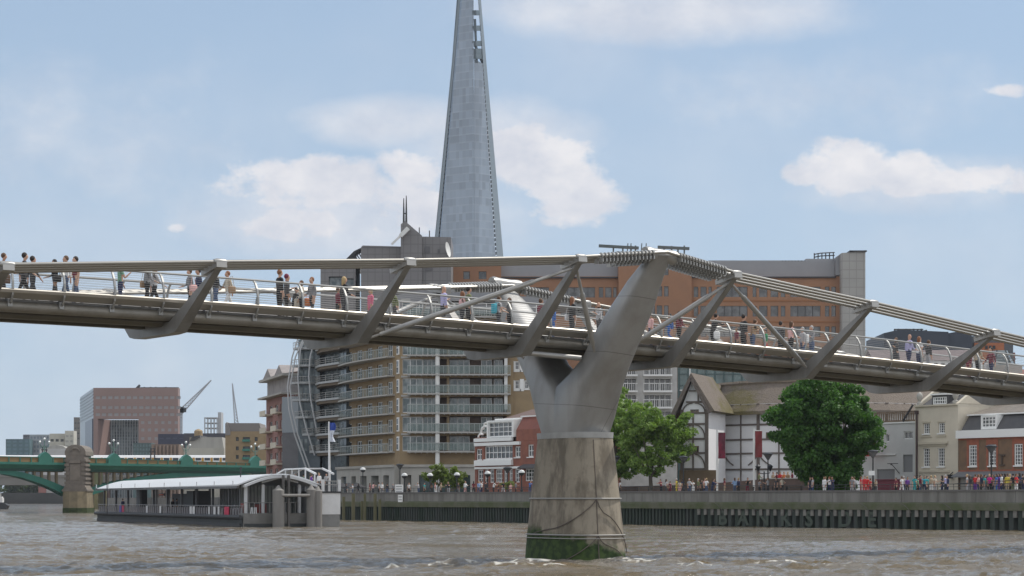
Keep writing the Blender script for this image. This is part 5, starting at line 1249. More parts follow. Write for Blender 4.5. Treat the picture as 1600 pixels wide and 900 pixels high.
m = MB(F); m.lathe(F.U(307), 4, [(1.3, Z(683)), (1.3, Z(673)), (.9, Z(671)), (.1, Z(669.5))], 10); m.build('turret', M['tan_brick'], r)
r, F, Z = simple_block('stone_theatre_hall', 'pale stone hall with curved stepped roof above the train', 287, 350, 700, 600, (.44,.42,.36), cols=3)
m = MB(F); m.prism([(F.U(289), Z(699.9)), (F.U(349), Z(699.9)), (F.U(346), Z(683)), (F.U(312), Z(683)), (F.U(303), Z(688)), (F.U(297), Z(689))], 1, 16); m.build('upper_hall', M['stone'], r)
m = MB(F); m.prism([(F.U(296), Z(688.9)), (F.U(303), Z(687.9)), (F.U(312), Z(682.9)), (F.U(312), Z(680)), (F.U(300), Z(682))], .5, 15); m.build('side_roof', M['slate'], r)
# unfinished frame
def frame_tower():
    Y = 900.0; F = Fac(at(319, Y), at(345, Y)); Z = lambda py: zat(py, Y)
    r = thing('concrete_frame_tower', 'unfinished concrete frame tower with open floors and lift core', 'building', F.p(3, 5, GROUND))
    pm = mat('raw_concrete', (.42,.43,.44), .8)
    m = MB(F)
    for y in (652, 660, 668, 677, 686): m.box(0, F.U(339.5), 0, 10, Z(y+1.5), Z(y))
    m.build('floor_slab', pm, r)
    m = MB(F)
    for px in (319, 324, 329, 334, 338.3): m.box(F.U(px), F.U(px)+.4, .1, .6, GROUND, Z(652)); m.box(F.U(px), F.U(px)+.4, 8.9, 9.4, GROUND, Z(652))
    m.build('column', pm, r)
    m = MB(F); m.box(F.U(340), F.U(345), 1, 8, GROUND, Z(644)); m.build('lift_core', pm, r)
frame_tower()
def crane(label, base, joint, tip, Y, top=None):
    r = thing('tower_crane', label, 'crane', (*at(base[0], Y), GROUND), 'cranes on the skyline')
    m = MB(); P = lambda px, py, d=0: (*at(px, Y+d), zat(py, Y+d))
    x, y = base
    for s in (-1, 1):
        for d in (0, 2): m.path([P(x+s*1.6, 720, d), P(x+s*1.6, joint[1], d)], .22, 4)
    q = 715
    while q > joint[1]: m.path([P(x-1.6, q), P(x+1.6, q-5)], .12, 4); m.path([P(x+1.6, q), P(x-1.6, q-5)], .12, 4); m.path([P(x-1.6, q), P(x+1.6, q)], .12, 4); q -= 5
    cmat = mat('crane_grey', (.42,.44,.47), .6); m.build('mast', cmat, r)
    m = MB(); a = Vector(P(*joint)); b = Vector(P(*tip)); d = b-a; n = Vector((0, 2, 0)); up = Vector((-d.z, 0, d.x)).normalized()*(.9)
    m.path([a-up, b], .25, 4); m.path([a+up, b], .25, 4)
    for i in range(14):
        t0, t1 = i/14, (i+.5)/14; w0, w1 = up*(1-t0), up*(1-t1); m.path([a+d*t0-w0, a+d*t1+w1], .14, 4); m.path([a+d*t1+w1, a+d*(i+1)/14-up*(1-(i+1)/14)], .14, 4)
    m.build('jib', cmat, r)
    m = MB(); m.W(*cube(P(joint[0]-2.5, joint[1]+1.5), 3.2, 2, 2.2)); m.W(*cube(P(joint[0]+3.2, joint[1]+1.0), 2.2, 2, 1.6)); m.build('counterweight', M['dark'], r)
def cube(c, a, b, h):
    x, y, z = c; return [(x-a/2,y-b/2,z),(x+a/2,y-b/2,z),(x+a/2,y+b/2,z),(x-a/2,y+b/2,z),(x-a/2,y-b/2,z+h),(x+a/2,y-b/2,z+h),(x+a/2,y+b/2,z+h),(x-a/2,y+b/2,z+h)], [(0,3,2,1),(4,5,6,7),(0,1,5,4),(1,2,6,5),(2,3,7,6),(3,0,4,7)]
crane('tower crane beside the atrium block, jib raised steeply to the right', (283, 700), (283, 643), (330, 594), 850)
crane('distant crane jib standing nearly upright above the tan warehouse', (371, 720), (370, 668), (363, 599), 1000)
# tan warehouse with green balconies
def warehouse():
    Y = 520.0; F = Fac(at(352, Y), at(424, Y)); Z = lambda py: zat(py, Y); U = F.U
    r = thing('tan_warehouse', 'tan brick warehouse flats with green balconies and grey pitched roof', 'warehouse', F.p(5, 5, GROUND))
    br = M['tan_brick']
    hs = [(U(a), U(a+w), Z(y+6), Z(y)) for y in (683, 697.5, 711) for a, w in ((368.5, 4.5), (379.5, 11), (398, 4.5), (417, 4.5))]
    m = MB(F); m.wall(0, F.len, GROUND, Z(674), hs, deep=.4); m.shell(0, F.len, 14, GROUND, Z(674)); m.build('brick_wall', br, r)
    for h in hs: window(r, F, *h, M['glass'], M['dark'], 2, 2, deep=.35, fw=.15)
    m = MB(F); m.prism([(U(352.2), Z(673.8)), (U(355), Z(661)), (U(405), Z(661)), (U(408), Z(673.8))], .3, 13); m.build('roof', mat('warehouse_roof', (.22,.20,.19), .8), r)
    m = MB(F); m.prism([(U(352), Z(680)), (U(352), Z(662)), (U(354.5), Z(659.5)), (U(360), Z(673)), (U(360), Z(680))], -.2, 5); m.build('gable', mat('gable_grey', (.24,.22,.21), .8), r)
    for y in (689.2, 703.8, 717): m = MB(F); m.box(U(379), U(391), -.8, -.02, Z(y+1), Z(y)); m.box(U(379), U(391), -.8, -.7, Z(y), Z(y-2.5)); m.build('green_balcony', M['green_paint'], r)
warehouse()
# distant shore under the bridge
def far_shore():
    Y = 1120.0
    r = thing('distant_quay', 'dark quay wall far across the water under the green bridge', 'quay wall', (*at(150, Y), 0))
    m = MB(); a, b = at(-500, Y), at(119, Y); F = Fac(a, b); m = MB(F); m.box(0, F.len, -1.2, .5, -1, zat(770, Y)); m.build('quay_face', mat('quay_dark', (.06,.062,.06), .9, var=.5, vscale=.1), r)
    for a, b, y, c, l in ((60, 72, 746, (.30,.13,.11), 'red brick'), (72.5, 84, 748, (.40,.38,.36), 'pale stone'), (84.5, 97, 750, (.30,.15,.14), 'pinkish brick'), (97.5, 116, 756, (.36,.35,.35), 'light grey')):
        simple_block('riverside_house', l+' riverside house seen small beneath the bridge arch', a, b, y, 1142, c, depth=12, rows=(y+3, y+8, y+13), cols=3, wh=2.5, roof=y-2, cat='house')
far_shore()

# ------------------------------------------------------------------ green arched road bridge
GB = Fr(-96.4, 405.0, math.atan2(.69, .72))
def green_bridge():
    F = GB; U = F.U; ps = U(120)
    def bz(u): return 9.78-u*.0018
    def ph(u): return .80-.45*min(1, max(0, u-22)/36)
    root = thing('green_arch_bridge', 'green painted steel arch road bridge with stone pylon at the left', 'bridge', F.p(ps, 3, 0))
    gp, gd, tan = M['green_paint'], M['green_dark'], mat('spandrel_tan', (.20,.165,.105), .7)
    us = list(np.arange(-90, 122, 6.0))
    def sw(name, sec, m, mt=None):
        mb = MB(F); n = len(sec); V_ = [(u, v, bz(u)+(z if z < .2 else z*ph(u)/1.05)) for u in us for v, z in sec]
        Fs = [(i*n+k, (i+1)*n+k, (i+1)*n+(k+1) % n, i*n+(k+1) % n) for i in range(len(us)-1) for k in range(n)]
        mb.P(V_, Fs+[tuple(range(n)), tuple(range(len(us)*n-1, (len(us)-1)*n-1, -1))]); return mb.build(name, m, root)
    sw('deck_girder', [(-1.3, -.1), (-1.3, -.55), (-.9, -.9), (-.5, -1.3), (-.3, -1.55), (16.3, -1.55), (16.3, -.1)], gp)
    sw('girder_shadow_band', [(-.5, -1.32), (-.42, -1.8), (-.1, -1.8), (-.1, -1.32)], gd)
    sw('parapet', [(-.9, -.1), (-.9, 1.05), (-.6, 1.05), (-.6, -.1)], M['gold_paint'])
    sw('parapet_rail', [(-1.0, 1.05), (-1.0, 1.22), (-.5, 1.22), (-.5, 1.05)], gp)
    m = MB(F)
    for u in np.arange(-30, 90, 2.4): m.box(u, u+.22, -1.02, -.91, bz(u)-.09, bz(u)+ph(u)-.03)
    m.build('parapet_bars', gp, root)
    def arch(u0, u1, zs, zc, v=-.3):
        m = MB(F); n = 24; top = []; bot = []
        for i in range(n+1):
            q = i/n; k = 1-(2*q-1)**2; u = u0+(u1-u0)*q; z = zs+(zc-zs)*k; th = 1.55-.6*k
            top.append((u, z+th/2)); bot.append((u, z-th/2))
        for vv in (0, 1.4):
            V_ = [(u, v+vv, z) for u, z in top+bot]+[(u, v+vv+.9, z) for u, z in top+bot]; N1 = n+1
            Fs = [(i, i+1, i+1+N1, i+N1) for i in range(n)]+[(i+2*N1, i+3*N1, i+1+3*N1, i+1+2*N1) for i in range(n)]+[(i, i+2*N1, i+1+2*N1, i+1) for i in range(n)]+[(i+N1, i+1+N1, i+1+3*N1, i+3*N1) for i in range(n)]
            m.P(V_, Fs)
        m.build('arch_rib', gp, root)
        m = MB(F)
        for u in np.arange(u0+1.0, u1-.8, 1.62):
            q = (u-u0)/(u1-u0); z = zs+(zc-zs)*(1-(2*q-1)**2)+.5
            if bz(u)-1.6-z > .35: m.box(u, u+.45, -.15, .35, z, bz(u)-1.56); m.box(u+.45, u+1.62, .0, .3, max(z, bz(u)-1.95), bz(u)-1.57)
        m.build('spandrel_posts', tan, root)
    sp = U(137)-U(103)
    HL = U(103)-U(-26); HR = U(325)-U(137); arch(U(103)-2*HL, U(103), 4.0, 8.05); arch(U(137), U(137)+2*HR, 4.0, 7.75)
    # stone pylon
    ston = mat('granite_pylon', (.215,.185,.155), .85, var=.55, vscale=.9, col2=(.14,.12,.105), bump=.3, bscale=3)
    Y0 = F.Y(120)-1.5; BFr = F; F = Fac(at(100, Y0), at(140, Y0)); a, b = F.U(103.5), F.U(137.5); c = (a+b)/2; Z = lambda py: zat(py, Y0)
    m = MB(F); m.prismz([(a-.2, 5), (a-.2, -2.2), (c-.8, -3.6), (c+.8, -3.6), (b+.2, -2.2), (b+.2, 5)], -3, Z(768)); m.build('cutwater', mat('pylon_base', (.26,.215,.14), .9, var=.5, vscale=.7, fn=None), root)
    m = MB(F); m.prismz([(a-.25, 5.2), (a-.25, -2.25), (c-.8, -3.66), (c+.8, -3.66), (b+.25, -2.25), (b+.25, 5.2)], -3, .95); m.build('algae_band', mat('algae', (.05,.075,.02), .9, var=.8, vscale=1.2, col2=(.02,.035,.012)), root)
    m = MB(F); m.prismz([(a-.35, 5), (a-.35, -2.5), (b+.35, -2.5), (b+.35, 5)], Z(768)+.01, Z(765)); m.prism([(a-.2, Z(765)), (b+.2, Z(765)), (b-.3, Z(757)), (a+.3, Z(757))], -2.2, 5); m.build('pylon_plinth', ston, root)
    m = MB(F); m.box(a+.3, b-.3, -1.9, 4.5, Z(757)+.01, Z(712)); 
    for y in np.arange(718, 755, 7.0): m.box(a+.05, a+1.0, -2.05, 4.4, Z(y+3.6), Z(y)); m.box(b-1.0, b-.05, -2.05, 4.4, Z(y+3.6), Z(y))
    m.build('pylon_shaft', ston, root)
    m = MB(F); m.box(c-.95, c+.95, -2.0, -1.905, Z(750), Z(725)); m.prism([(c-1.1, Z(724)), (c+1.1, Z(724)), (c+1.0, Z(719)), (c-1.0, Z(719))], -2.25, -1.905); m.build('raised_panel', mat('pylon_panel', (.25,.215,.18), .85, var=.3, vscale=1), root)
    m = MB(F); rr = (b-a)/2-.15
    m.prism([(a+.1, Z(711.9)), (b-.1, Z(711.9)), (b-.1, Z(706))]+[(c+rr*math.cos(t), Z(706)+(Z(695)-Z(706))*math.sin(t)) for t in np.linspace(0.15, PI-.15, 9)]+[(a+.1, Z(706))], -1.9, 6); m.build('pylon_head', ston, root)
    m = MB(F); m.fpath([(c+.9*math.cos(t), -2.0, Z(707)+.8*math.sin(t)) for t in np.linspace(.2, PI-.2, 8)], .16, 5); m.build('carved_ring', ston, root)
    # parapet pedestals and lamps
    F = BFr; U = F.U
    for k, px in enumerate((66, 174, 287, 395)):
        u = U(px); z = bz(u); m = MB(F)
        m.prism([(u-1.5, z-.1), (u+1.5, z-.1), (u+1.4, z+.9), (u+.7, z+1.6), (u, z+1.9), (u-.7, z+1.6), (u-1.4, z+.9)], -1.25, -.4); m.build('lamp_pedestal', gp, root)
        z = z-.5
        lp = thing('bridge_lamp', ['green cluster lamp standard left of the stone pylon', 'green cluster lamp standard just right of the stone pylon', 'green cluster lamp standard in the middle of the green bridge', 'green cluster lamp standard at the right end of the green bridge'][k], 'lamp', F.p(u, -.8, z+1.9), 'lamps along the green bridge')
        m = MB(F); m.fpath([(u, -.8, z+1.88), (u, -.8, z+2.6), (u, -.8, z+4.6)], [.22, .12, .08], 6)
        for s in (-1, 1):
            m.fpath([(u, -.8, z+3.2), (u+s*.7, -.8, z+3.5), (u+s*1.0, -.8, z+4.0)], .07, 4); m.fpath([(u, -.8, z+2.9), (u+s*.5, -.8, z+3.0), (u+s*.55, -.8, z+3.4)], .05, 4)
        m.build('post', mat('lamp_green', (.12,.22,.19), .5), lp)
        for du, dz in ((0, 4.85), (-1, 4.25), (1, 4.25)): g = MB(F); g.lathe(u+du, -.8, [(.05, z+dz-.25), (.22, z+dz-.1), (.25, z+dz+.08), (.1, z+dz+.28)], 8); g.build('lamp_globe', mat('opal_glass', (.72,.74,.74), .3), lp, smooth=True)
    # tall plain poles along the parapet
green_bridge()
# ------------------------------------------------------------------ railway bridge and train behind
def railway():
    F = Fac(at(-60, 560), at(430, 560)); U = F.U; Z = lambda py: zat(py, 560)
    root = thing('railway_bridge', 'flat railway girder bridge behind the green arch bridge carrying a white train', 'railway bridge', F.p(20, 5, 0))
    m = MB(F); m.box(U(-200), U(430), 0, 12, Z(733), Z(724.5)); m.build('track_deck', mat('girder_dark', (.09,.09,.085), .8), root)
    m = MB(F); m.box(U(-200), U(430), .5, 11, Z(758), Z(744)); m.box(U(-200), U(430), .3, .49, Z(745.5), Z(742)); m.build('lower_girder', mat('girder_grey', (.25,.245,.23), .8, var=.3, vscale=.2), root)
    m = MB(F)
    for a, b in ((137, 153), (-60, -20)): m.prismz([(U(a), 0), (U(b), 0), (U(b), 12), (U(a), 12)], -2, Z(757.9))
    m.build('pier', mat('pier_yellow', (.22,.195,.10), .85, var=.4, vscale=.4), root)
    m = MB(F); m.box(U(137), U(160), .1, .4, Z(757.5), Z(733.2)); m.build('olive_panel', mat('olive_panel', (.15,.165,.085), .8), root)
    tr = thing('commuter_train', 'long white commuter train with yellow doors crossing the railway bridge', 'train', F.p(U(170), 3, Z(724)))
    wt = mat('train_white', (.80,.80,.80), .35); wd = mat('train_window', (.05,.055,.07), .2); yd = mat('train_door', (.55,.30,.05), .5)
    for a, b, nose in ((-110, 58, 0), (59.5, 180, 0), (181.5, 286, 0), (287.5, 393, 1)):
        m = MB(F); z0, z1 = Z(724), Z(711.2); ua, ub = U(a), U(b)
        sec = [(0, z0), (0, z0+1.45), (.35, z1-.12), (1.0, z1), (2.0, z1), (2.7, z1-.15), (2.9, z0+1.4), (2.9, z0)]
        if nose: 
            m.prismu(sec, ua, ub-1.2); m.P([(ub-1.2, v, z) for v, z in sec]+[(ub, .35+v*.76, z0+(z-z0)*.80) for v, z in sec], [(i, i+8, (i+1) % 8+8, (i+1) % 8) for i in range(8)]+[tuple(range(8, 16))])
        else: m.prismu(sec, ua, ub)
        c = m.build('carriage', wt, tr, smooth=False)
        for px in np.arange(a+4, b-8, 3.2*4.4):
            w = MB(F); 
            if U(px+8) < ub-1: w.box(U(px), U(px+8.5), -.03, .1, z0+.75, z0+1.45); w.build('window', wd, c)
            if U(px+13) < ub-1: d = MB(F); d.box(U(px+9.3), U(px+12.8), -.035, .1, z0+.1, z0+1.5); d.build('door', yd, c)
    # signal gantries on the railway
    for k, (px, w) in enumerate(((67, 6), (236, 6), (361, 8))):
        g = MB(F); zt = Z([697, 700, 699][k]); g.fpath([(U(px), -.5, Z(724)), (U(px), -.5, zt)], .16, 4); g.fpath([(U(px+w), -.5, Z(724)), (U(px+w), -.5, zt)], .16, 4)
        g.fpath([(U(px-2), -.5, zt-1), (U(px+w+2), -.5, zt-1)], .14, 4); g.fpath([(U(px-1), -.5, zt-.2), (U(px+w+1), -.5, zt-.2)], .10, 4)
        o = g.build('signal_gantry', M['dark']); tag(o, ['signal gantry over the train left of the stone pylon', 'signal gantry over the middle of the train', 'signal gantry near the nose of the train'][k], 'gantry', 'gantries over the railway')
railway()

# ------------------------------------------------------------------ floating pier and moored boat
def pontoon():
    A = at(152, 262); B = at(378, 205); F = Fac(A, B); U = F.U; Ln = F.len
    root = thing('floating_pier', 'floating river pier with long white curved canopy and dark hull', 'pier', F.p(Ln/2, 6, 0))
    hull = mat('hull_black', (.035,.04,.042), .7, var=.5, vscale=.8, col2=(.06,.065,.06)); steel = mat('pier_frame', (.11,.11,.115), .5, .2)
    m = MB(F); m.box(0, Ln, 0, 7.3, -.8, .95); m.build('hull', hull, root)
    m = MB(F); m.fpath([(-.2, -.18, .98), (Ln+.1, -.18, .98)], .20, 8); m.box(.3, Ln-.4, -.12, -.01, .05, .35); m.build('fender', mat('rubber', (.05,.052,.055), .7), root)
    wt = mat('canopy_white', (.56,.57,.58), .5)
    # barrel canopy
    m = MB(F); n = 12; prof = []
    for i in range(n+1):
        t = i/n; prof.append((-.5+8.4*t, 4.05+1.05*math.sin(t*PI)))
    pr = prof+[(v, z-.14) for v, z in reversed(prof)]
    def canopy(u0, u1, zoff0, zoff1):
        mm = MB(F); k = len(pr); mm.P([(u0, v, z+zoff0) for v, z in pr]+[(u1, v, z+zoff1) for v, z in pr], [(i, (i+1) % k, (i+1) % k+k, i+k) for i in range(k)]+[tuple(range(k-1, -1, -1)), tuple(range(k, 2*k))]); return mm
    canopy(1.2, Ln+.2, -.15, .05).build('canopy', wt, root, smooth=True)
    m = MB(F)
    for i in range(10): u = 1.5+i*(Ln-3)/9; m.fpath([(u, -.45, 4.0), (u, -.45, 4.45)], .06, 5)
    m.build('canopy_lamp', wt, root)
    m = MB(F); m.box(1.0, Ln, -.5, -.3, 3.72, 3.95); m.build('eaves_beam', steel, root)
    for i in range(11):
        u = 1.2+i*(Ln-1.6)/10; m = MB(F); m.box(u, u+.22, .5, .72, .95, 4.02); m.build('column', steel, root)
    for i in range(11):
        u = 1.2+i*(Ln-1.6)/10; m = MB(F); m.box(u, u+.22, 6.9, 7.12, .95, 4.02); m.build('rear_column', steel, root)
    # glazed waiting room with slanted gangway side
    m = MB(F); m.box(U(262), U(352), 6, 6.1, .95, 3.9); m.build('glass_screen', M['glass'], root)
    m = MB(F)
    for px in np.arange(262, 356, 4.2):
        f = (px-300)/56; zb = 1.6 if f < 0 else 1.6+min(1, f)*1.6
        m.box(U(px), U(px)+.14, 5.75, 5.99, zb, 3.9)
    m.fbeam((U(290), 5.7, 1.45), (U(360), 5.7, 3.4), .2, .35); m.build('white_posts', wt, root)
    m = MB(F); m.P([(U(290), 5.6, .96), (U(360), 5.6, .96), (U(360), 5.6, 3.2), (U(290), 5.6, 1.3)], [(0, 1, 2, 3)]); m.build('gangway_side', mat('grey_mesh', (.17,.165,.16), .7), root)
    m = MB(F); m.box(U(236), U(246), 4, 6, .96, 3.6); m.box(U(196), U(222), 5.5, 6.5, .96, 3.3); m.box(U(174), U(178), 3, 4, .96, 3.8); m.build('ticket_kiosk', mat('kiosk_dark', (.05,.052,.06), .5), root)
    m = MB(F); m.box(U(207), U(216), 3.0, 3.1, 3.05, 3.35); m.build('departure_board', mat('board_black', (.02,.02,.02), .4), root)
    m = MB(F); m.box(U(208), U(215), 2.97, 2.995, 3.12, 3.26); m.build('board_display', mat('amber_leds', (.8,.12,.02), .5), root)
    # railing
    m = MB(F); m.fpath([(0, .12, 2.05), (Ln, .12, 2.05)], .035, 5)
    for u in np.arange(0, Ln, .95): m.box(u, u+.05, .1, .15, .95, 2.05)
    m.build('railing', mat('rail_grey', (.30,.29,.29), .5, .3), root)
    m = MB(F)
    for u in np.arange(.2, Ln-.8, .95): m.box(u, u+.72, .17, .19, 1.15, 1.85)
    m.build('railing_panel', mat('mesh_panel', (.15,.14,.15), .7), root)
    for i, (px, c, w) in enumerate(((186, (.11,.10,.30), 3), (190, (.40,.05,.10), 3), (228, (.6,.6,.62), 2), (249, (.65,.65,.65), 2), (296, (.62,.62,.62), 3.2), (300.5, (.62,.62,.62), 3.2), (325, (.6,.6,.6), 2), (333, (.6,.6,.6), 3), (350, (.48,.04,.09), 7), (340, (.6,.6,.6), 2))):
        m = MB(F); m.box(U(px), U(px+w), .02, .08, 1.1, 1.95); m.build('notice_panel', cm(c), root)
    # end section towards the boat
    E = Fac(at(380.5, 204.9), at(496, 208)); UE = E.U; root2 = root
    ch = mat('hull_grey', (.20,.195,.185), .85, var=.6, vscale=.8, col2=(.12,.115,.10))
    m = MB(E); m.box(0, E.len, -.06, 1.5, -.8, 1.35); m.build('end_hull', ch, root)
    m = MB(E); m.box(.05, E.len-.05, -.12, 1.4, -.8, .35); m.build('waterline_band', hull, root)
    n = 14; V_ = []
    cu, hw = UE(437), (UE(494)-UE(381))/2
    arc = [(cu+hw*q, 4.05+1.35*math.cos(q*1.25)-1.35*math.cos(1.25)) for q in np.linspace(-1, 1, n)]
    m = MB(E); m.prism(arc+[(u, z-.24) for u, z in reversed(arc)], -.6, .5); m.build('end_canopy', wt, root)
    m = MB(E)
    for px in (384, 411, 468, 486): m.box(UE(px), UE(px)+.26, .3, .6, 1.35, 4.1)
    m.fbeam((UE(411), .4, 4.3), (UE(440), .4, 4.75), .15, .15); m.fbeam((UE(468), .4, 4.3), (UE(440), .4, 4.75), .15, .15); m.build('end_column', wt, root)
    m = MB(E); m.box(UE(392), UE(482), 3.5, 3.6, 1.35, 4.0); m.build('end_glass', mat('milky_glass', (.18,.20,.18), .3, fn=glass_fn((.26,.27,.25), .7)), root)
    m = MB(E)
    for px in np.arange(392, 484, 5.5): m.box(UE(px), UE(px)+.06, 3.4, 3.49, 1.35, 4.0)
    m.box(UE(392), UE(482), 3.38, 3.48, 2.2, 2.3); m.build('glass_bars', steel, root)
    m = MB(E); m.fpath([(UE(382), .1, 2.35), (UE(466), .1, 2.35)], .03, 4)
    for px in np.arange(382, 466, 8): m.fpath([(UE(px), .1, 1.35), (UE(px), .1, 2.35)], .03, 4)
    m.build('end_railing', M['steel_light'], root)
    m = MB(E); m.box(UE(384), UE(392), .8, 1.6, 1.36, 2.3); m.box(UE(414), UE(432), 3, 4, 1.36, 2.2); m.build('red_locker', mat('faded_red', (.22,.06,.055), .7), root)
    m = MB(E)
    for px in (391.5, 397): m.fpath([(UE(px), -.05, 1.3), (UE(px+1), -.05, 1.9), (UE(px+3), -.05, 1.9), (UE(px+3), -.05, 1.3)], .06, 5)
    m.build('ladder_hoop', wt, root)
    # steel piles holding the pier
    pm = mat('pile_grey', (.24,.23,.215), .8, var=.6, vscale=1, col2=(.16,.15,.14), streak=True)
    for i, (px, yt, r) in enumerate(((427, 766, .38), (478.5, 765, .30), (489, 767, .28))):
        m = MB(E); m.lathe(UE(px)+r*.5, -1.0, [(r*1.5, -3), (r*1.5, zat(yt, 204)), (r*.9, zat(yt, 204)+.15), (.05, zat(yt, 204)+.5)], 16)
        o = m.build('steel_pile', pm, smooth=True); tag(o, ['thick grey steel pile at the left of the pier end', 'grey steel pile with pointed cap, middle of the pier end', 'grey steel pile nearest the white boat'][i], 'pile', 'piles at the end of the floating pier')
    for i, px in enumerate((435, 443.5)):
        m = MB(E); m.box(UE(px), UE(px+3), -1.3, -1.0, -3, zat(742, 204)); o = m.build('guide_beam', mat('guide_dark', (.10,.095,.09), .7), None); tag(o, ['left one of the two tall dark steel guide beams at the pier end', 'right one of the two tall dark steel guide beams at the pier end'][i], 'beam', 'guide beams of the floating pier')
    m = MB(E); m.fpath([(UE(433), -1.45, 3.05), (UE(476), -1.45, 3.05)], .14, 8); tag(m.build('cross_tube', pm), 'horizontal grey tube joining the pier piles', 'tube')
    # tall lamp posts on the pontoon
    for i, px in enumerate((163.5, 373)):
        Yp = 250 if i == 0 else 210; m = MB(); x, y = at(px, Yp); m.path([(x, y+1.5, .95), (x, y+1.5, zat(740 if i == 0 else 733, Yp))], .06, 6); m.path([(x, y+1.5, zat(740 if i == 0 else 733, Yp)), (x, y+1.5, zat(738.5 if i == 0 else 731, Yp)+.1)], .12, 6)
        tag(m.build('mast_light', M['dark']), ['thin dark mast light at the left end of the floating pier', 'thin dark mast light in front of the white canopy end'][i], 'lamp', 'mast lights on the floating pier')
    return F, E
PF, PE = pontoon()
def boat():
    F = PF; V0, V1 = 7.55, 9.75; Ln = F.len; U = lambda px: F.U(px, 8.4); Z = lambda py: zat(py, 213)
    r = thing('passenger_boat', 'white passenger boat with open top deck moored behind the floating pier', 'boat', F.p(Ln-12, 8.6, 0))
    wt = mat('boat_white', (.72,.72,.72), .4, var=.2, vscale=.8)
    m = MB(F); m.box(Ln-24, Ln+.4, V0, V1, 1.22, 3.28); m.build('cabin_side', wt, r)
    m = MB(F); m.prismz([(Ln-24.5, V0+.05), (Ln+.35, V0+.05), (Ln+.35, V1-.05), (Ln-24.5, V1-.05), (Ln-27, (V0+V1)/2)], -.7, 1.215); m.build('hull', mat('boat_grey', (.24,.24,.235), .7, var=.4, vscale=1), r)
    m = MB(F); m.box(Ln-24.1, Ln+.5, V0-.05, V1+.08, 3.285, 3.45); m.build('top_deck', M['dark'], r)
    m = MB(F)
    for z in (4.45, 4.1): m.fpath([(Ln-20, V1-.05, z), (Ln+.3, V1-.05, z), (Ln+.3, V0+.05, z), (Ln-20, V0+.05, z)], .03, 5)
    for v in np.arange(V0+.1, V1, .22): m.fpath([(Ln+.3, v, 3.45), (Ln+.3, v, 4.45)], .018, 4)
    for u in np.arange(Ln-20, Ln, .8): m.fpath([(u, V1-.05, 3.45), (u, V1-.05, 4.45)], .018, 4)
    m.build('deck_railing', M['steel_light'], r)
    m = MB(F); m.box(Ln+.2, Ln+.42, V1-.2, V1+.05, 3.45, 4.6); m.box(Ln+.25, Ln+.4, V0+.3, V0+.6, 3.45, 4.6); m.build('white_post', wt, r)
    m = MB(F); a, b, c, d = Ln-14.5, Ln-11, Ln-4.5, Ln-1.0; z0, z1 = 5.15, 5.72
    for v in (V0+.2, V1-.2): m.fbeam((a, v, z0), (b, v, z1), .12, .14); m.fbeam((b, v, z1), (c, v, z1), .12, .14); m.fbeam((c, v, z1), (d, v, z0), .12, .18); m.fbeam((a-7, v, z0-.25), (a, v, z0), .08, .10)
    for u in (b, b+2.2, b+4.4, c): m.fbeam((u, V0+.2, z1), (u, V1-.2, z1), .08, .1)
    for u in (a+1, b, b+2.2, b+4.4, c, d-.6):
        m.fbeam((u, V0+.25, 3.45), (u, V0+.25, min(z1, z1)-.02 if a+2 < u < c+1 else z0-.05), .14, .14)
    m.build('canopy_frame', wt, r)
    m = MB(F); q = [(a, z0+.07), (b, z1+.09), (c, z1+.09)]
    m.P([(u, V0+.15, z) for u, z in q]+[(u, V1-.15, z) for u, z in q], [(0, 1, 4, 3), (1, 2, 5, 4)]); m.build('canopy_roof', mat('tinted_roof', (.50,.53,.56), .3), r)
    BF_ = F; F = Fac(at(418, 214), at(523, 214)); U = F.U; Z = lambda py: zat(py, 214)
    p = thing('flagpole', 'tall white flagpole with limp blue and white flag on the moored boat', 'flagpole', F.p(U(513), 1, Z(768)))
    m = MB(F); m.fpath([(U(513.5), 1, Z(768)), (U(513), 1, Z(700)), (U(512.5), 1, Z(658))], [.13, .10, .06], 8); m.box(U(511), U(516), .9, 1.1, Z(737), Z(734)); m.build('pole', wt, p)
    m = MB(F); N_ = 10; P = []
    for i in range(N_+1):
        t = i/N_; z = Z(660)+(Z(690)-Z(660))*t
        for j in range(5): P.append((U(513)+.06+.12*j*(1+.3*math.sin(t*7)), 1+.10*math.sin(j*2.2+t*5), z))
    m.P(P, [(i*5+j, i*5+j+1, (i+1)*5+j+1, (i+1)*5+j) for i in range(N_) for j in range(4)], 0); m.m = [0 if k < 16 else 1 for k in range(len(m.m))]
    m.build('flag', [mat('flag_blue', (.03,.07,.32), .8), mat('flag_white', (.62,.65,.72), .8)], p)
    return BF_
BOATF = boat()
def small_boat():
    Y = 520.0; F = Fac(at(-8, Y), at(11, Y)); Z = lambda py: zat(py, Y); r = thing('small_boat', 'small dark motorboat with pale cabin at the far left on the water', 'boat', F.p(1, 1, 0)); Ln = F.len
    m = MB(F); m.prism([(-1, Z(796)), (Ln-.3, Z(796)), (Ln+.2, Z(790)), (Ln-.6, Z(786.5)), (-1, Z(785))], 0, 2.2); m.build('hull', M['dark'], r)
    m = MB(F); m.box(-.5, Ln*.6, .3, 1.9, Z(785), Z(778)); m.build('cabin', M['white'], r)
    m = MB(F); m.fpath([(Ln*.4, 1, Z(778)), (Ln*.4, 1, Z(770))], .08, 5); m.box(Ln*.1, Ln*.55, .4, 1.7, Z(777.9), Z(776)); m.build('mast', M['white'], r)
small_boat()
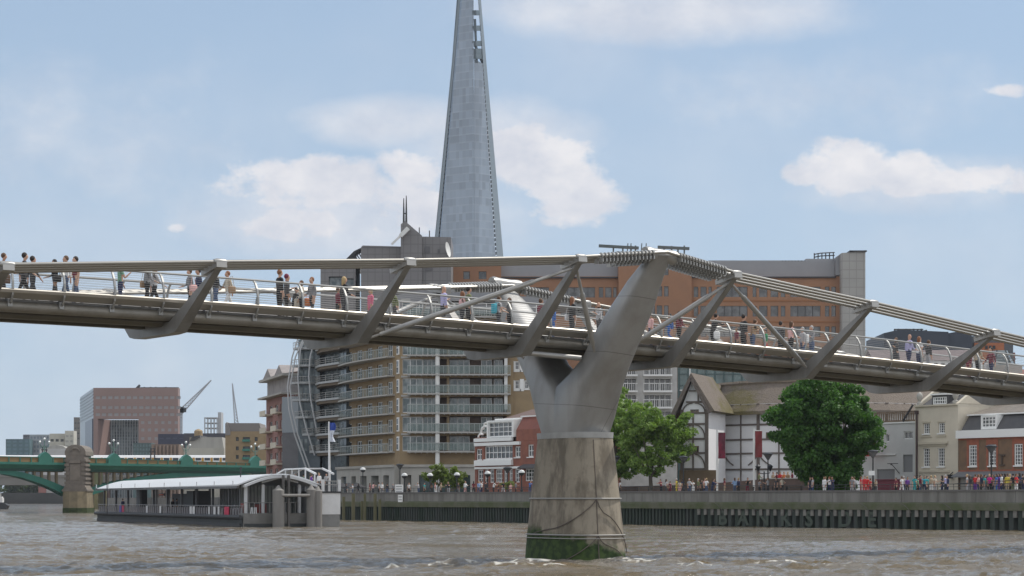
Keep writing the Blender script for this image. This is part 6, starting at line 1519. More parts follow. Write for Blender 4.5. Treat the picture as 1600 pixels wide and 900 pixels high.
# timber fender posts and signs in front of the wall
pw = mat('mossy_timber', (.17,.155,.09), .9, var=.7, vscale=1.5, col2=(.09,.10,.045), streak=True)
for i, (px, yt, w) in enumerate(((537, 776, 4.0), (552, 771, 4.5), (565.5, 783, 3.2), (570, 771, 3.6), (586, 771, 4.2), (593.5, 780, 3.6))):
    x, y = bank(px, -1.8); ww = w*y/FPX
    m = MB(Fr(x, y, .3)); m.prismz([(-ww/2, -ww/2), (ww/2, -ww/2), (ww/2, ww/2), (-ww/2, ww/2)], -2, zat(yt, y)); 
    tag(m.build('timber_post', pw), ['mossy timber post first from the left before the river wall', 'tall mossy timber post second from the left before the river wall', 'short mossy timber post third from the left before the river wall', 'thin tall timber post fourth from the left before the river wall', 'broad tall timber post fifth from the left before the river wall', 'grey weathered timber post, rightmost before the river wall'][i], 'post', 'timber posts before the river wall')
for i, (y0, y1, px, w, kk) in enumerate(((757, 769.5, 624, 12, .02), (773, 787, 626, 7, -.35))):
    x, y = bank(px, kk); F = Fac(bank(px-w/2, kk), bank(px+w/2, kk)); r = thing('river_sign', ['white notice board fixed on the promenade railing', 'narrow white notice with three text blocks on the river wall face'][i], 'sign', F.p(F.len/2, 0, zat(y1, y)))
    m = MB(F); m.box(0, F.len, -.06, 0, zat(y1, y), zat(y0, y)); m.build('board', M['white_frame'], r)
    m = MB(F); 
    for q in range(3): z = zat(y0, y)-(q+.6)*(zat(y0, y)-zat(y1, y))/3.2; m.box(F.len*.12, F.len*.88, -.075, -.062, z-.12, z)
    m.build('text_lines', cm((.35,.35,.36)), r)
# ------------------------------------------------------------------ trees: trunk with limbs, crown of small leaf faces
def leaf_mat(name, a, b, c):
    if name in _mc: return _mc[name]
    m = bpy.data.materials.new(name); m.use_nodes = True; t = m.node_tree; bs = t.nodes['Principled BSDF']
    g = t.nodes.new('ShaderNodeNewGeometry')
    n = mk(t, 'ShaderNodeTexNoise', ins={2: .55, 3: 3.0}); t.links.new(g.outputs['Position'], n.inputs[0])
    r = mk(t, 'ShaderNodeMapRange', ins={1: .38, 2: .62}); t.links.new(n.outputs[0], r.inputs[0])
    col = MIX(t, MA(t, 'MULTIPLY', g.outputs['Random Per Island'], .8), MIX(t, r.outputs[0], a, b), c)
    t.links.new(col, bs.inputs['Base Color']); bs.inputs['Roughness'].default_value = .55; bs.inputs['Specular IOR Level'].default_value = .35
    tr = t.nodes.new('ShaderNodeBsdfTranslucent'); t.links.new(MIX(t, 1.0, col, (1.2, 1.35, .6), 'MULTIPLY'), tr.inputs[0])
    mx = t.nodes.new('ShaderNodeMixShader'); mx.inputs[0].default_value = .42
    t.links.new(bs.outputs[0], mx.inputs[1]); t.links.new(tr.outputs[0], mx.inputs[2]); t.links.new(mx.outputs[0], t.nodes['Material Output'].inputs[0])
    _mc[name] = m; return m
BARK = mat('bark', (.12,.10,.08), .9, var=.6, vscale=2)
def tree(name, label, base, trunk_top, tr, blobs, nclump, per, leaf, clr, lm, seed, group=None, limbs=6, shell=.55):
    """blobs: ellipsoids (x, y, z, rx, ry, rz) relative to base; clumps sit mostly near their surfaces"""
    rng = np.random.default_rng(seed); bx, by, bz = base
    root = thing(name, label, 'tree', base, group)
    cen = []
    vol = np.array([b[3]*b[4]*b[5] for b in blobs])**(2/3); vol /= vol.sum()
    for _ in range(nclump):
        b = blobs[rng.choice(len(blobs), p=vol)]; d = rng.normal(size=3); d /= np.linalg.norm(d); rr = rng.uniform(shell, 1.0)**.5 if rng.random() < .8 else rng.uniform(.2, .8)
        rr *= 1+.10*rng.normal()
        cen.append((b[0]+d[0]*b[3]*rr, b[1]+d[1]*b[4]*rr, b[2]+d[2]*b[5]*rr))
    cen = np.array(cen)
    # trunk and limbs
    m = MB(); top = Vector((bx+trunk_top[0], by+trunk_top[1], bz+trunk_top[2])); b0 = Vector((bx, by, bz-.1))
    mid = (b0+top)/2+Vector((.1*tr*3, 0, 0)); m.path([b0, b0+(mid-b0)*.25, mid, top], [tr*1.45, tr*1.1, tr*.95, tr*.75], 9)
    for k in range(limbs):
        c = cen[rng.integers(len(cen))]; e = Vector((bx+c[0]*.85, by+c[1]*.85, bz+c[2]*.97)); q = top+(e-top)*.45+Vector((0, 0, -.12*(e-top).length)); m.path([top-Vector((0, 0, .2)), q, e], [tr*.55, tr*.32, tr*.08], 6)
        for _ in range(3):
            c2 = cen[rng.integers(len(cen))]; e2 = Vector((bx+c2[0], by+c2[1], bz+c2[2]))
            if (e2-q).length < (e-top).length*1.1: m.path([q, (q+e2)/2+Vector((0, 0, -.1)), e2], [tr*.25, tr*.14, tr*.04], 5)
    m.build('trunk', BARK, root)
    # leaves
    n = nclump*per; ci = np.repeat(np.arange(nclump), per)
    cr = clr*(.6+.8*rng.random(nclump))[ci][:, None]
    d = rng.normal(size=(n, 3)); d /= np.linalg.norm(d, axis=1)[:, None]; rad = rng.random((n, 1))**.45
    p = cen[ci]+d*rad*cr*np.array([1, 1, .72])
    nr = d*.8+rng.normal(size=(n, 3))*.75+np.array([0, 0, .35]); nr /= np.linalg.norm(nr, axis=1)[:, None]
    up = rng.normal(size=(n, 3)); a = np.cross(nr, up); a /= np.linalg.norm(a, axis=1)[:, None]; b = np.cross(nr, a)
    s = (leaf*(.6+.8*rng.random((n, 1))))
    vs = np.stack([p-a*s*.5, p+b*s*.42, p+a*s*.5, p-b*s*.42], 1).reshape(-1, 3)
    me = bpy.data.meshes.new('crown'); me.vertices.add(len(vs)); me.vertices.foreach_set('co', vs.astype(np.float32).ravel())
    me.loops.add(4*n); me.loops.foreach_set('vertex_index', np.arange(4*n, dtype=np.int32)); me.polygons.add(n)
    me.polygons.foreach_set('loop_start', np.arange(0, 4*n, 4, dtype=np.int32)); me.polygons.foreach_set('loop_total', np.full(n, 4, np.int32)); me.update(calc_edges=True); me.materials.append(lm)
    o = bpy.data.objects.new('crown', me); COL.objects.link(o); o.parent = root
    return root
L1 = leaf_mat('leaf_bright', (.17,.27,.06), (.11,.20,.045), (.25,.34,.10)); L2 = leaf_mat('leaf_deep', (.055,.14,.03), (.032,.095,.022), (.10,.21,.045)); L3 = leaf_mat('leaf_yellow', (.14,.19,.04), (.09,.14,.03), (.19,.23,.07))
L4 = leaf_mat('leaf_far', (.05,.085,.035), (.035,.06,.03), (.07,.10,.04))
x, y = bank(1016, 5.0); k = y/FPX
tree('plane_tree', 'bright green plane tree right of the bridge pier, in front of the theatre', (x, y, GROUND), (0, 0, 2.4), .24,
     [((1016-1016)*k, 0, (775-690)*k, 48*k, 3.0, 50*k), ((1050-1016)*k, 0, (775-700)*k, 28*k, 2.2, 30*k), ((1000-1016)*k, 0, (775-655)*k, 36*k, 2.6, 34*k), (40*k, 0, (775-670)*k, 22*k, 1.8, 24*k)], 200, 110, .26, .60, L1, 3, 'plane trees beside the bridge pier')
x, y = bank(957, 7.5); k = y/FPX
tree('plane_tree', 'bright green plane tree leaning left, half hidden by the bridge pier', (x, y, GROUND), (-.2, 0, 2.6), .26,
     [(18*k, 0, (775-655)*k, 42*k, 2.8, 42*k), (5*k, 0, (775-700)*k, 46*k, 2.8, 46*k), (28*k, 0, (775-725)*k, 22*k, 2, 22*k)], 185, 110, .26, .60, L1, 5, 'plane trees beside the bridge pier')
x, y = bank(1288, 5.0); k = y/FPX
tree('chestnut_tree', 'big dense dark green tree hiding the right half of the theatre', (x, y, GROUND), (0, 0, 2.0), .45,
     [(0, .3, (770-660)*k, 66*k, 4.4, 70*k), (-42*k, 0, (770-655)*k, 40*k, 3.2, 46*k), (-30*k, -.6, (770-700)*k, 30*k, 3.0, 30*k), (50*k, 0, (770-668)*k, 38*k, 3.2, 40*k), (30*k, -.8, (770-625)*k, 34*k, 3.2, 28*k), (12*k, 0, (770-724)*k, 42*k, 3.2, 42*k), (-14*k, 0, (770-618)*k, 44*k, 3.4, 28*k), (8*k, -.4, (770-740)*k, 40*k, 2.8, 20*k)], 455, 220, .27, .78, L2, 7, limbs=9, shell=.7)
x, y = bank(684, 5.0); k = y/FPX
tree('small_tree', 'slim young yellow-green tree before the apartment shop windows, left one', (x, y, GROUND), (0, 0, 1.3), .08, [(-4*k, 0, (772-735)*k, 20*k, 1.4, 13*k), (6*k, 0, (772-744)*k, 16*k, 1.2, 12*k)], 46, 60, .26, .45, L3, 11, 'young street trees')
x, y = bank(714, 5.0); k = y/FPX
tree('small_tree', 'small round yellow-green tree nearer the red brick pub', (x, y, GROUND), (0, 0, 1.2), .08, [(0, 0, (772-744)*k, 16*k, 1.2, 15*k)], 36, 60, .26, .42, L3, 12, 'young street trees')
x, y = bank(793, 5.0); k = y/FPX
tree('small_tree', 'spindly bare-stemmed sapling in front of the red brick pub', (x, y, GROUND), (0, 0, 1.6), .05, [(0, 0, (772-753)*k, 8*k, .6, 5*k)], 9, 30, .22, .3, L3, 13, 'young street trees')
for i, (px, w) in enumerate(((-12, 22), (22, 18), (42, 14), (58, 12))):
    Y = 1150+i*9; x, y = at(px, Y); k = Y/FPX
    tree('distant_tree', 'distant green tree beneath the bridge arch, number %s from the left edge' % ['first', 'second', 'third', 'fourth'][i], (x, y, GROUND), (0, 0, 3), .4, [(0, 0, 16*k, w*k*.8, w*k*.6, 10*k)], 60, 45, 1.1, 1.9, L4, 20+i, 'distant trees under the bridge')

# ------------------------------------------------------------------ lamps on the promenade
iron = mat('lamp_iron', (.03,.032,.035), .5, .3); opal = mat('lamp_glass_white', (.62,.63,.62), .3)
def lamp(kind, px, yt, k, label):
    x, y = bank(px, k); zt = zat(yt, y); F = Fr(x, y, 0)
    r = thing('street_lamp', label, 'street lamp', (x, y, GROUND), 'lamps along the promenade')
    m = MB(F); m.lathe(0, 0, [(.18, GROUND), (.16, GROUND+.7), (.08, GROUND+.9), (.06, zt-.6)], 8)
    if kind == 'cone':
        m.build('post', iron, r)
        m = MB(F); m.lathe(0, 0, [(.05, zt-.65), (.12, zt-.6), (.46, zt-.08)], 10); m.build('lantern_glass', M['glass'], r)
        m = MB(F); m.lathe(0, 0, [(.52, zt-.09), (.52, zt), (.30, zt+.10), (.04, zt+.14)], 12); m.build('hood', iron, r)
    elif kind == 'twin':
        m.fpath([(-.6, 0, zt-.5), (-.55, 0, zt-.75), (0, 0, zt-.85), (.55, 0, zt-.75), (.6, 0, zt-.5)], .04, 5); m.build('post', iron, r)
        for d in (-.6, .6):
            m = MB(F); m.lathe(d, 0, [(.08, zt-.55), (.25, zt-.15), (.28, zt-.1), (.03, zt+.1)], 8); m.build('lantern', iron, r)
    else:
        m.build('post', iron, r)
        m = MB(F); m.lathe(0, 0, [(.08, zt-.62), (.28, zt-.5), (.36, zt-.28)], 10); m.build('collar', iron, r)
        m = MB(F); m.lathe(0, 0, [(.38, zt-.28), (.36, zt-.12), (.22, zt+.02), (.03, zt+.08)], 12); m.build('globe', opal, r, smooth=True)
for kd, px, yt, k, lb in (('globe', 567, 731, 9, 'dome-topped street lamp by the stone arcade, leftmost on the promenade'), ('cone', 625, 726, 4, 'tall street lamp at the right edge of the stone arcade'), ('globe', 632, 740, 1.5, 'globe street lamp beside the white notice board'),
        ('globe', 672, 740, 2, 'globe street lamp left of the two small trees'), ('globe', 714, 739, 2, 'globe street lamp in front of the round yellow-green tree'), ('globe', 762, 737, 2, 'globe street lamp at the left part of the red brick pub'),
        ('cone', 793, 731, 6, 'street lamp standing before the middle of the red brick pub'), ('globe', 815, 735, 2, 'globe street lamp near the right end of the red brick pub'), ('cone', 962, 714, 2, 'dark street lamp beneath the plane tree next to the pier'),
        ('cone', 1068, 714, 2, 'dark street lamp at the left edge of the theatre'), ('cone', 1200, 709, 6, 'tall cone-topped street lamp before the theatre, right of the banners'), ('twin', 1194, 727, 2, 'twin-lantern street lamp before the theatre'),
        ('cone', 1364, 705, 2, 'street lamp with a white sign before the white annexe'), ('cone', 1549, 697, 2.5, 'street lamp in front of the brown brick house')):
    lamp(kd, px, yt, k, lb)
m = MB(Fr(*bank(1362, 1.7), 0)); m.box(-.28, .28, -.03, .03, zat(743, 200), zat(736, 200)); tag(m.build('street_sign', M['white_frame']), 'small white sign fixed to the lamp before the white annexe', 'sign')
# tall white pole with thin flag rope left of theatre
x, y = bank(1078, 12); F = Fr(x, y, 0); m = MB(F); m.fpath([(0, 0, GROUND), (0, 0, zat(567, y))], .09, 6); tag(m.build('white_pole', M['white']), 'tall thin white flagpole in front of the theatre gable', 'flagpole')
# banners on masts
def wave_mat(name, c, c2): return mat(name, c, .8, var=.7, vscale=1.1, col2=c2)
for i, (px, yt, yb, pm_, lb, c, c2) in enumerate(((1125.5, 675.5, 716, 1120.5, 'dark maroon banner on a white mast, left one before the theatre', (.11,.025,.04), (.25,.02,.05)), (1183.5, 673, 714, 1178, 'brighter red banner on a white mast, right one before the theatre', (.26,.04,.045), (.17,.05,.05)))):
    x, y = bank(px, 8); k = y/FPX; r = thing('banner_mast', lb, 'banner', (x+(pm_-px)*k, y, GROUND), 'banners before the theatre')
    F = Fr(x, y, 0); m = MB(F); u = (pm_-px)*k; m.fpath([(u, 0, GROUND), (u, 0, zat(yt-4, y))], .11, 8); m.fpath([(u, 0, zat(yt, y)), (u+11.5*k, 0, zat(yt, y))], .04, 5); m.build('mast', M['white'], r)
    m = MB(F); N_ = 12; P = [(u+.12+11*k*j/4*(1), .06*math.sin(i*2+q*.6+j), zat(yt+.5, y)+(zat(yb, y)-zat(yt, y))*q/N_) for q in range(N_+1) for j in range(5)]
    m.P(P, [(q*5+j, q*5+j+1, (q+1)*5+j+1, (q+1)*5+j) for q in range(N_) for j in range(4)]); m.build('banner_cloth', wave_mat('banner_%d' % i, c, c2), r)
# low brick terrace wall, planters, benches and umbrellas on the promenade
A = bankfac(950, 1262, 9.5); Zw = lambda py, px: A.Z(py, px)
m = MB(A); m.prism([(0, GROUND), (A.U(1262), GROUND), (A.U(1262), GROUND+1.75), (A.U(1190), GROUND+1.75), (A.U(1090), GROUND+1.25), (0, GROUND+1.1)], 0, .5); o = m.build('terrace_wall', mat('terrace_brick', (.13,.09,.075), .9, var=.4, vscale=1)); tag(o, 'low dark brick terrace wall running in front of the theatre', 'wall')
m = MB(A); m.box(A.U(1190), A.U(1262), -.1, .6, GROUND+1.76, GROUND+1.86); o2 = m.build('coping', M['stone'], o); 
bw = mat('bench_wood', (.10,.075,.055), .8)
def bench(px, k, lb, col=bw, ln=1.8):
    x, y = bank(px, k); F = Fr(x, y, math.atan2(-BN[1], -BN[0])); r = thing('park_bench', lb, 'bench', (x, y, GROUND), 'benches on the promenade')
    m = MB(F); m.box(-ln/2, ln/2, -.25, .25, GROUND+.42, GROUND+.48); m.build('seat', col, r)
    m = MB(F); m.box(-ln/2, ln/2, .24, .30, GROUND+.62, GROUND+.74); m.box(-ln/2, ln/2, .24, .30, GROUND+.80, GROUND+.95); m.build('backrest', col, r)
    for u in (-ln/2+.1, ln/2-.1): m = MB(F); m.box(u-.04, u+.04, -.24, -.18, GROUND, GROUND+.42); m.box(u-.04, u+.04, .2, .26, GROUND, GROUND+.95); m.build('leg', iron, r)
for px, lb in ((1238, 'brown bench with paler bench beyond, left of the big dark tree'), (1002, 'dark bench under the bright plane tree'), (1160, 'wooden bench behind the railing between the two banners'), (1215, 'wooden bench by the theatre beside the seated man in white'), (700, 'dark bench between the two small yellow-green trees')):
    bench(px, 3.0, lb, ln=3.0 if px == 1160 else 2.2)
x, y = bank(1386, 5); F = Fac(bank(1371, 5), bank(1404, 5)); m = MB(F); m.box(0, F.len, 0, .8, GROUND, GROUND+1.45); m.box(-.1, F.len+.1, -.1, .9, GROUND+1.46, GROUND+1.56); tag(m.build('maroon_stall', mat('maroon', (.12,.02,.035), .6)), 'long low maroon painted stall against the white annexe', 'stall')
uw = mat('umbrella_dark', (.03,.03,.035), .8)
for i, px in enumerate((533, 545, 557)):
    x, y = bank(px, 6+i); F = Fr(x, y, 0); r = thing('cafe_umbrella', ['leftmost', 'middle', 'rightmost'][i]+' of the dark cafe parasols before the stone arcade', 'parasol', (x, y, GROUND), 'dark cafe parasols'); z = zat(758, y)
    m = MB(F); m.fpath([(0, 0, GROUND), (0, 0, z+.3)], .04, 6); m.build('pole', iron, r); m = MB(F); m.lathe(0, 0, [(1.35, z-.35), (1.35, z-.25), (.7, z+.05), (.05, z+.32)], 8); m.build('canopy', uw, r)
# ------------------------------------------------------------------ people: one continuous skinned body per pose
def pose_mesh(name, la=20, lb=-18, ka=6, kb=22, aa=-18, ab=18, ea=15, eb=20, lean=0, sit=False, hold=False, head=0):
    """angles in degrees; la/lb legs forward, ka/kb knee bend, aa/ab arms forward, ea/eb elbow bend; figure faces +X, 1.72 m tall"""
    r = math.radians
    Vv, E_, Rr, T = [], [], [], []
    def add(p, rad, tag_, par=None):
        Vv.append(Vector(p)); Rr.append(rad); T.append(tag_); i = len(Vv)-1
        if par is not None: E_.append((par, i))
        return i
    def leg(th, kn, s):
        hip = Vector((0, .09*s, 0)); k = hip+Vector((math.sin(r(th)), 0, -math.cos(r(th))))*.43
        a = k+Vector((math.sin(r(th-kn)), 0, -math.cos(r(th-kn))))*.42; return hip, k, a
    l1, l2 = leg(la, ka, 1), leg(lb, kb, -1); low = min(l1[2].z, l2[2].z); pz = .075-low
    ln = Vector((math.sin(r(lean)), 0, math.cos(r(lean))))
    P0 = Vector((0, 0, pz+.06)); up = lambda d: P0+ln*d
    pel = add(P0, (.115, .15), 'b'); wa = add(up(.14), (.10, .135), 't', pel); ch = add(up(.33), (.115, .165), 't', wa); sh = add(up(.45), (.085, .13), 't', ch)
    nk = add(up(.53), (.055, .055), 's', sh); hb = up(.60)+Vector((.02, 0, 0)); h0 = add(hb, (.072, .066), 's', nk)
    hd = Vector((math.sin(r(lean*.3+head)), 0, math.cos(r(lean*.3+head)))); h1 = add(hb+hd*.07+Vector((.008, 0, 0)), (.098, .08), 's', h0); h2 = add(hb+hd*.145, (.085, .072), 's', h1); add(hb+hd*.195, (.045, .045), 's', h2)
    add(hb+hd*.055+Vector((.108, 0, 0)), (.016, .016), 's', h1)        # nose
    for s, (hip, k, a) in ((1, l1), (-1, l2)):
        o = Vector((0, 0, pz)); i = add(hip+o+Vector((0, 0, -.02)), (.088, .09), 'b', pel); j = add((hip+k)/2+o, (.075, .078), 'b', i); j = add(k+o, (.055, .055), 'b', j); j = add((k+a)/2+o+Vector((-.012, 0, 0)), (.052, .052), 'b', j); j = add(a+o, (.036, .036), 'b', j)
        j2 = add(a+o+Vector((-.035, 0, -.035)), (.034, .034), 'f', j); add(a+o+Vector((.12, .01*s, -.045)), (.030, .038), 'f', j)
    for s, th, el in ((1, aa, ea), (-1, ab, eb)):
        so = up(.45)+Vector((0, .175*s, -.01)); i = add(so, (.058, .055), 't', sh)
        e = so+Vector((math.sin(r(th+lean)), .045*s, -math.cos(r(th+lean)))).normalized()*.285; m_ = add((so+e)/2, (.049, .049), 't', i); j = add(e, (.040, .040), 'a', m_)
        w = e+Vector((math.sin(r(th+lean+el)), -.03*s, -math.cos(r(th+lean+el)))).normalized()*.245; j = add((e+w)/2, (.037, .037), 'a', j); j = add(w, (.026, .026), 'h', j)
        d = (w-e).normalized(); pm = add(w+d*.05, (.034, .022), 'h', j); add(w+d*.045+Vector((.03, -.01*s, 0)), (.011, .011), 'h', pm)
        for q in (-.018, 0, .018): add(w+d*.125+Vector((q, 0, 0)), (.010, .010), 'h', pm)
    me = bpy.data.meshes.new(name); me.from_pydata([tuple(v) for v in Vv], E_, []); o = bpy.data.objects.new('tmp', me); COL.objects.link(o)
    sk = o.modifiers.new('s', 'SKIN'); sk.use_smooth_shade = True; sl_ = me.skin_vertices[0].data
    for i, rr in enumerate(Rr): sl_[i].radius = rr
    sl_[0].use_root = True
    ss = o.modifiers.new('u', 'SUBSURF'); ss.levels = 1; ss.render_levels = 1
    dg = bpy.context.evaluated_depsgraph_get(); ev = o.evaluated_get(dg); out = bpy.data.meshes.new_from_object(ev); bpy.data.objects.remove(o)
    # material zones by nearest bone
    seg = [(Vv[a], Vv[b], T[b]) for a, b in E_]; idx = {'s': 0, 'h': 0, 't': 1, 'b': 2, 'f': 3, 'a': 4}; mi = []
    A = np.array([tuple(s_[0]) for s_ in seg]); B = np.array([tuple(s_[1]) for s_ in seg]); D = B-A; LL = (D**2).sum(1)+1e-9; tg = [idx[s_[2]] for s_ in seg]
    for p in out.polygons:
        c = np.array(p.center); t = np.clip(((c-A)*D).sum(1)/LL, 0, 1); dd = ((A+D*t[:, None]-c)**2).sum(1); mi.append(tg[int(dd.argmin())])
    out.polygons.foreach_set('material_index', mi); out.polygons.foreach_set('use_smooth', [True]*len(mi)); out.name = name
    return out, hb+hd*.09, pz, up(.3), hd
POSES = {
 'walk1': pose_mesh('walk1'), 'walk2': pose_mesh('walk2', 26, -24, 4, 28, -24, 24, 20, 28, 3), 'walk3': pose_mesh('walk3', 12, -12, 4, 12, -12, 10, 25, 60, 2),
 'stand': pose_mesh('stand', 2, -2, 2, 3, 4, -2, 12, 15), 'phone': pose_mesh('phone', 3, -3, 3, 4, 12, 25, 15, 110, 0, head=12), 'lean': pose_mesh('lean', 4, -6, 4, 8, 40, 45, 60, 55, 14),
 'turn': pose_mesh('turn', 6, -8, 5, 10, 35, -6, 80, 25), 'sit': pose_mesh('sit', 84, 80, 84, 80, 22, 30, 55, 60, 4)}
HAIRM = {}
def hair_mesh(kind):
    if kind in HAIRM: return HAIRM[kind]
    bm = bmesh.new(); bmesh.ops.create_icosphere(bm, subdivisions=2, radius=1)
    for v in bm.verts:
        x, y, z = v.co; v.co = Vector((x*.104-.014, y*.086, z*.11+.032))
    dele = [f for f in bm.faces if f.calc_center_median().z < (.03 if f.calc_center_median().x > .02 else (-.06))]
    bmesh.ops.delete(bm, geom=dele, context='FACES')
    if kind == 'long':
        for v in bm.verts:
            if v.co.x < -.02 and v.co.z < .02: v.co.z -= .20; v.co.x -= .01
    if kind == 'cap':
        bmesh.ops.create_cone(bm, cap_ends=True, segments=12, radius1=.15, radius2=.10, depth=.02, matrix=Matrix.Translation((.03, 0, .075)))
    me = bpy.data.meshes.new('hair'); bm.to_mesh(me); bm.free(); me.polygons.foreach_set('use_smooth', [True]*len(me.polygons)); HAIRM[kind] = me
    return me
def skirt_mesh():
    m = MB(); n = 14; P = []
    for r_, z in ((.135, .06), (.17, -.05), (.22, -.34), (.23, -.36)): P += [(r_*.85*math.cos(2*PI*k/n), r_*math.sin(2*PI*k/n), z) for k in range(n)]
    me = bpy.data.meshes.new('skirt'); me.from_pydata(P, [], [(i*n+k, i*n+(k+1) % n, (i+1)*n+(k+1) % n, (i+1)*n+k) for i in range(3) for k in range(n)]); me.polygons.foreach_set('use_smooth', [True]*len(me.polygons)); return me
SKIRT = skirt_mesh()
C = {'black': (.018,.018,.02), 'charcoal': (.05,.05,.055), 'grey': (.22,.22,.23), 'light grey': (.42,.42,.43), 'white': (.74,.74,.73), 'cream': (.58,.52,.42), 'beige': (.42,.34,.24), 'tan': (.33,.21,.12), 'brown': (.12,.07,.045),
     'red': (.55,.03,.035), 'maroon': (.17,.025,.045), 'pink': (.68,.17,.26), 'pale pink': (.72,.42,.40), 'magenta': (.60,.03,.25), 'orange': (.62,.20,.07), 'yellow': (.62,.50,.07), 'green': (.03,.30,.13), 'sage green': (.15,.30,.20), 'olive': (.15,.17,.08),
     'teal': (.03,.32,.33), 'turquoise': (.03,.38,.48), 'blue': (.04,.14,.42), 'light blue': (.25,.38,.60), 'navy': (.025,.035,.09), 'denim': (.075,.11,.19), 'lilac': (.42,.40,.62), 'purple': (.16,.06,.30)}
HC_ = {'dark': (.025,.018,.015), 'brown': (.10,.055,.03), 'blond': (.42,.30,.15), 'ginger': (.22,.095,.045), 'grey': (.36,.35,.34), 'maroon': (.16,.02,.05)}
SK = [(.50,.29,.20), (.56,.35,.25), (.40,.23,.15), (.28,.15,.09)]
def person(loc, head_, pose, top, bottom, hair, label, h=1.72, long=False, skirt=False, sleeve=True, group='people', skin=0, bald=False, sitz=0.0, name='person'):
    me0, hp, pz, chst, hd = POSES[pose]; me = me0.copy(); me.name = name
    sk = cm(SK[skin], .6); tm = cm(C[top], .85); b = cm(C[bottom], .85); sh = cm(C['charcoal'], .6)
    me.materials.clear()
    for m_ in (sk, tm, b if not skirt else sk, sh, tm if sleeve else sk): me.materials.append(m_)
    me.polygons.foreach_set('material_index', [p.material_index for p in me0.polygons])
    o = bpy.data.objects.new(name, me); COL.objects.link(o); s = h/1.72; o.scale = (s, s, s); o.location = (loc[0], loc[1], loc[2]+sitz); o.rotation_euler = (0, 0, head_)
    tag(o, label, 'person', group)
    if not bald:
        hm = hair_mesh('long' if long else 'short').copy(); hm.name = 'hair'; hm.materials.clear(); hm.materials.append(cm(HC_[hair], .7))
        q = bpy.data.objects.new('hair', hm); COL.objects.link(q); q.parent = o; q.location = hp-Vector((.012, 0, .01))
    if skirt:
        sm = SKIRT.copy(); sm.name = 'skirt'; sm.materials.append(b); q = bpy.data.objects.new('skirt', sm); COL.objects.link(q); q.parent = o; q.location = (0, 0, pz+.06)
    o['_c'] = 0; del o['_c']
    return o, me, chst, s
def bag(o, s, kind, col, label, group='bags carried by people'):
    h = o.rotation_euler.z; c, sn = math.cos(h), math.sin(h); L_ = o.location
    bm = bmesh.new()
    if kind == 'backpack': off = (-.23, 0, 1.22); dims = (.17, .27, .40)
    elif kind == 'shoulder': off = (-.02, .27, .98); dims = (.30, .11, .25)
    else: off = (.03, -.27, .80); dims = (.30, .12, .32)
    bmesh.ops.create_cube(bm, size=1); bmesh.ops.bevel(bm, geom=bm.edges[:], offset=.18, segments=2, affect='EDGES', profile=.6)
    for v in bm.verts: v.co = Vector((v.co.x*dims[0], v.co.y*dims[1], v.co.z*dims[2]*(1+.1*(v.co.z < 0))))
    me = bpy.data.meshes.new(kind); bm.to_mesh(me); bm.free(); me.materials.append(cm(C[col], .7)); me.polygons.foreach_set('use_smooth', [True]*len(me.polygons))
    nm = {'backpack': 'backpack', 'shoulder': 'shoulder_bag', 'hand': 'handbag'}[kind]
    q = bpy.data.objects.new(nm, me); COL.objects.link(q); q.rotation_euler = (0, 0, h)
    q.location = (L_.x+(c*off[0]-sn*off[1])*s, L_.y+(sn*off[0]+c*off[1])*s, L_.z+off[2]*s); tag(q, label, 'bag', group)
    m = MB(); 
    if kind == 'backpack':
        for y in (-.09, .09): m.path([(.06, y, .18), (.16, y*1.1, .26), (.24, y*1.3, .2)], .012, 4)
    else: m.path([(-.10, 0, dims[2]/2-.02), (-.03, -.03 if kind == 'shoulder' else 0, dims[2]/2+(.40 if kind == 'shoulder' else .1)), (.03, -.03 if kind == 'shoulder' else 0, dims[2]/2+(.40 if kind == 'shoulder' else .1)), (.10, 0, dims[2]/2-.02)], .01, 4)
    me = bpy.data.meshes.new('strap'); me.from_pydata(m.v, [], m.f); me.materials.append(cm(C[col], .7)); st = bpy.data.objects.new('strap', me); COL.objects.link(st); st.parent = q
RA, LA = BRA, BRA+PI     # headings: right = towards the far bank, left = back
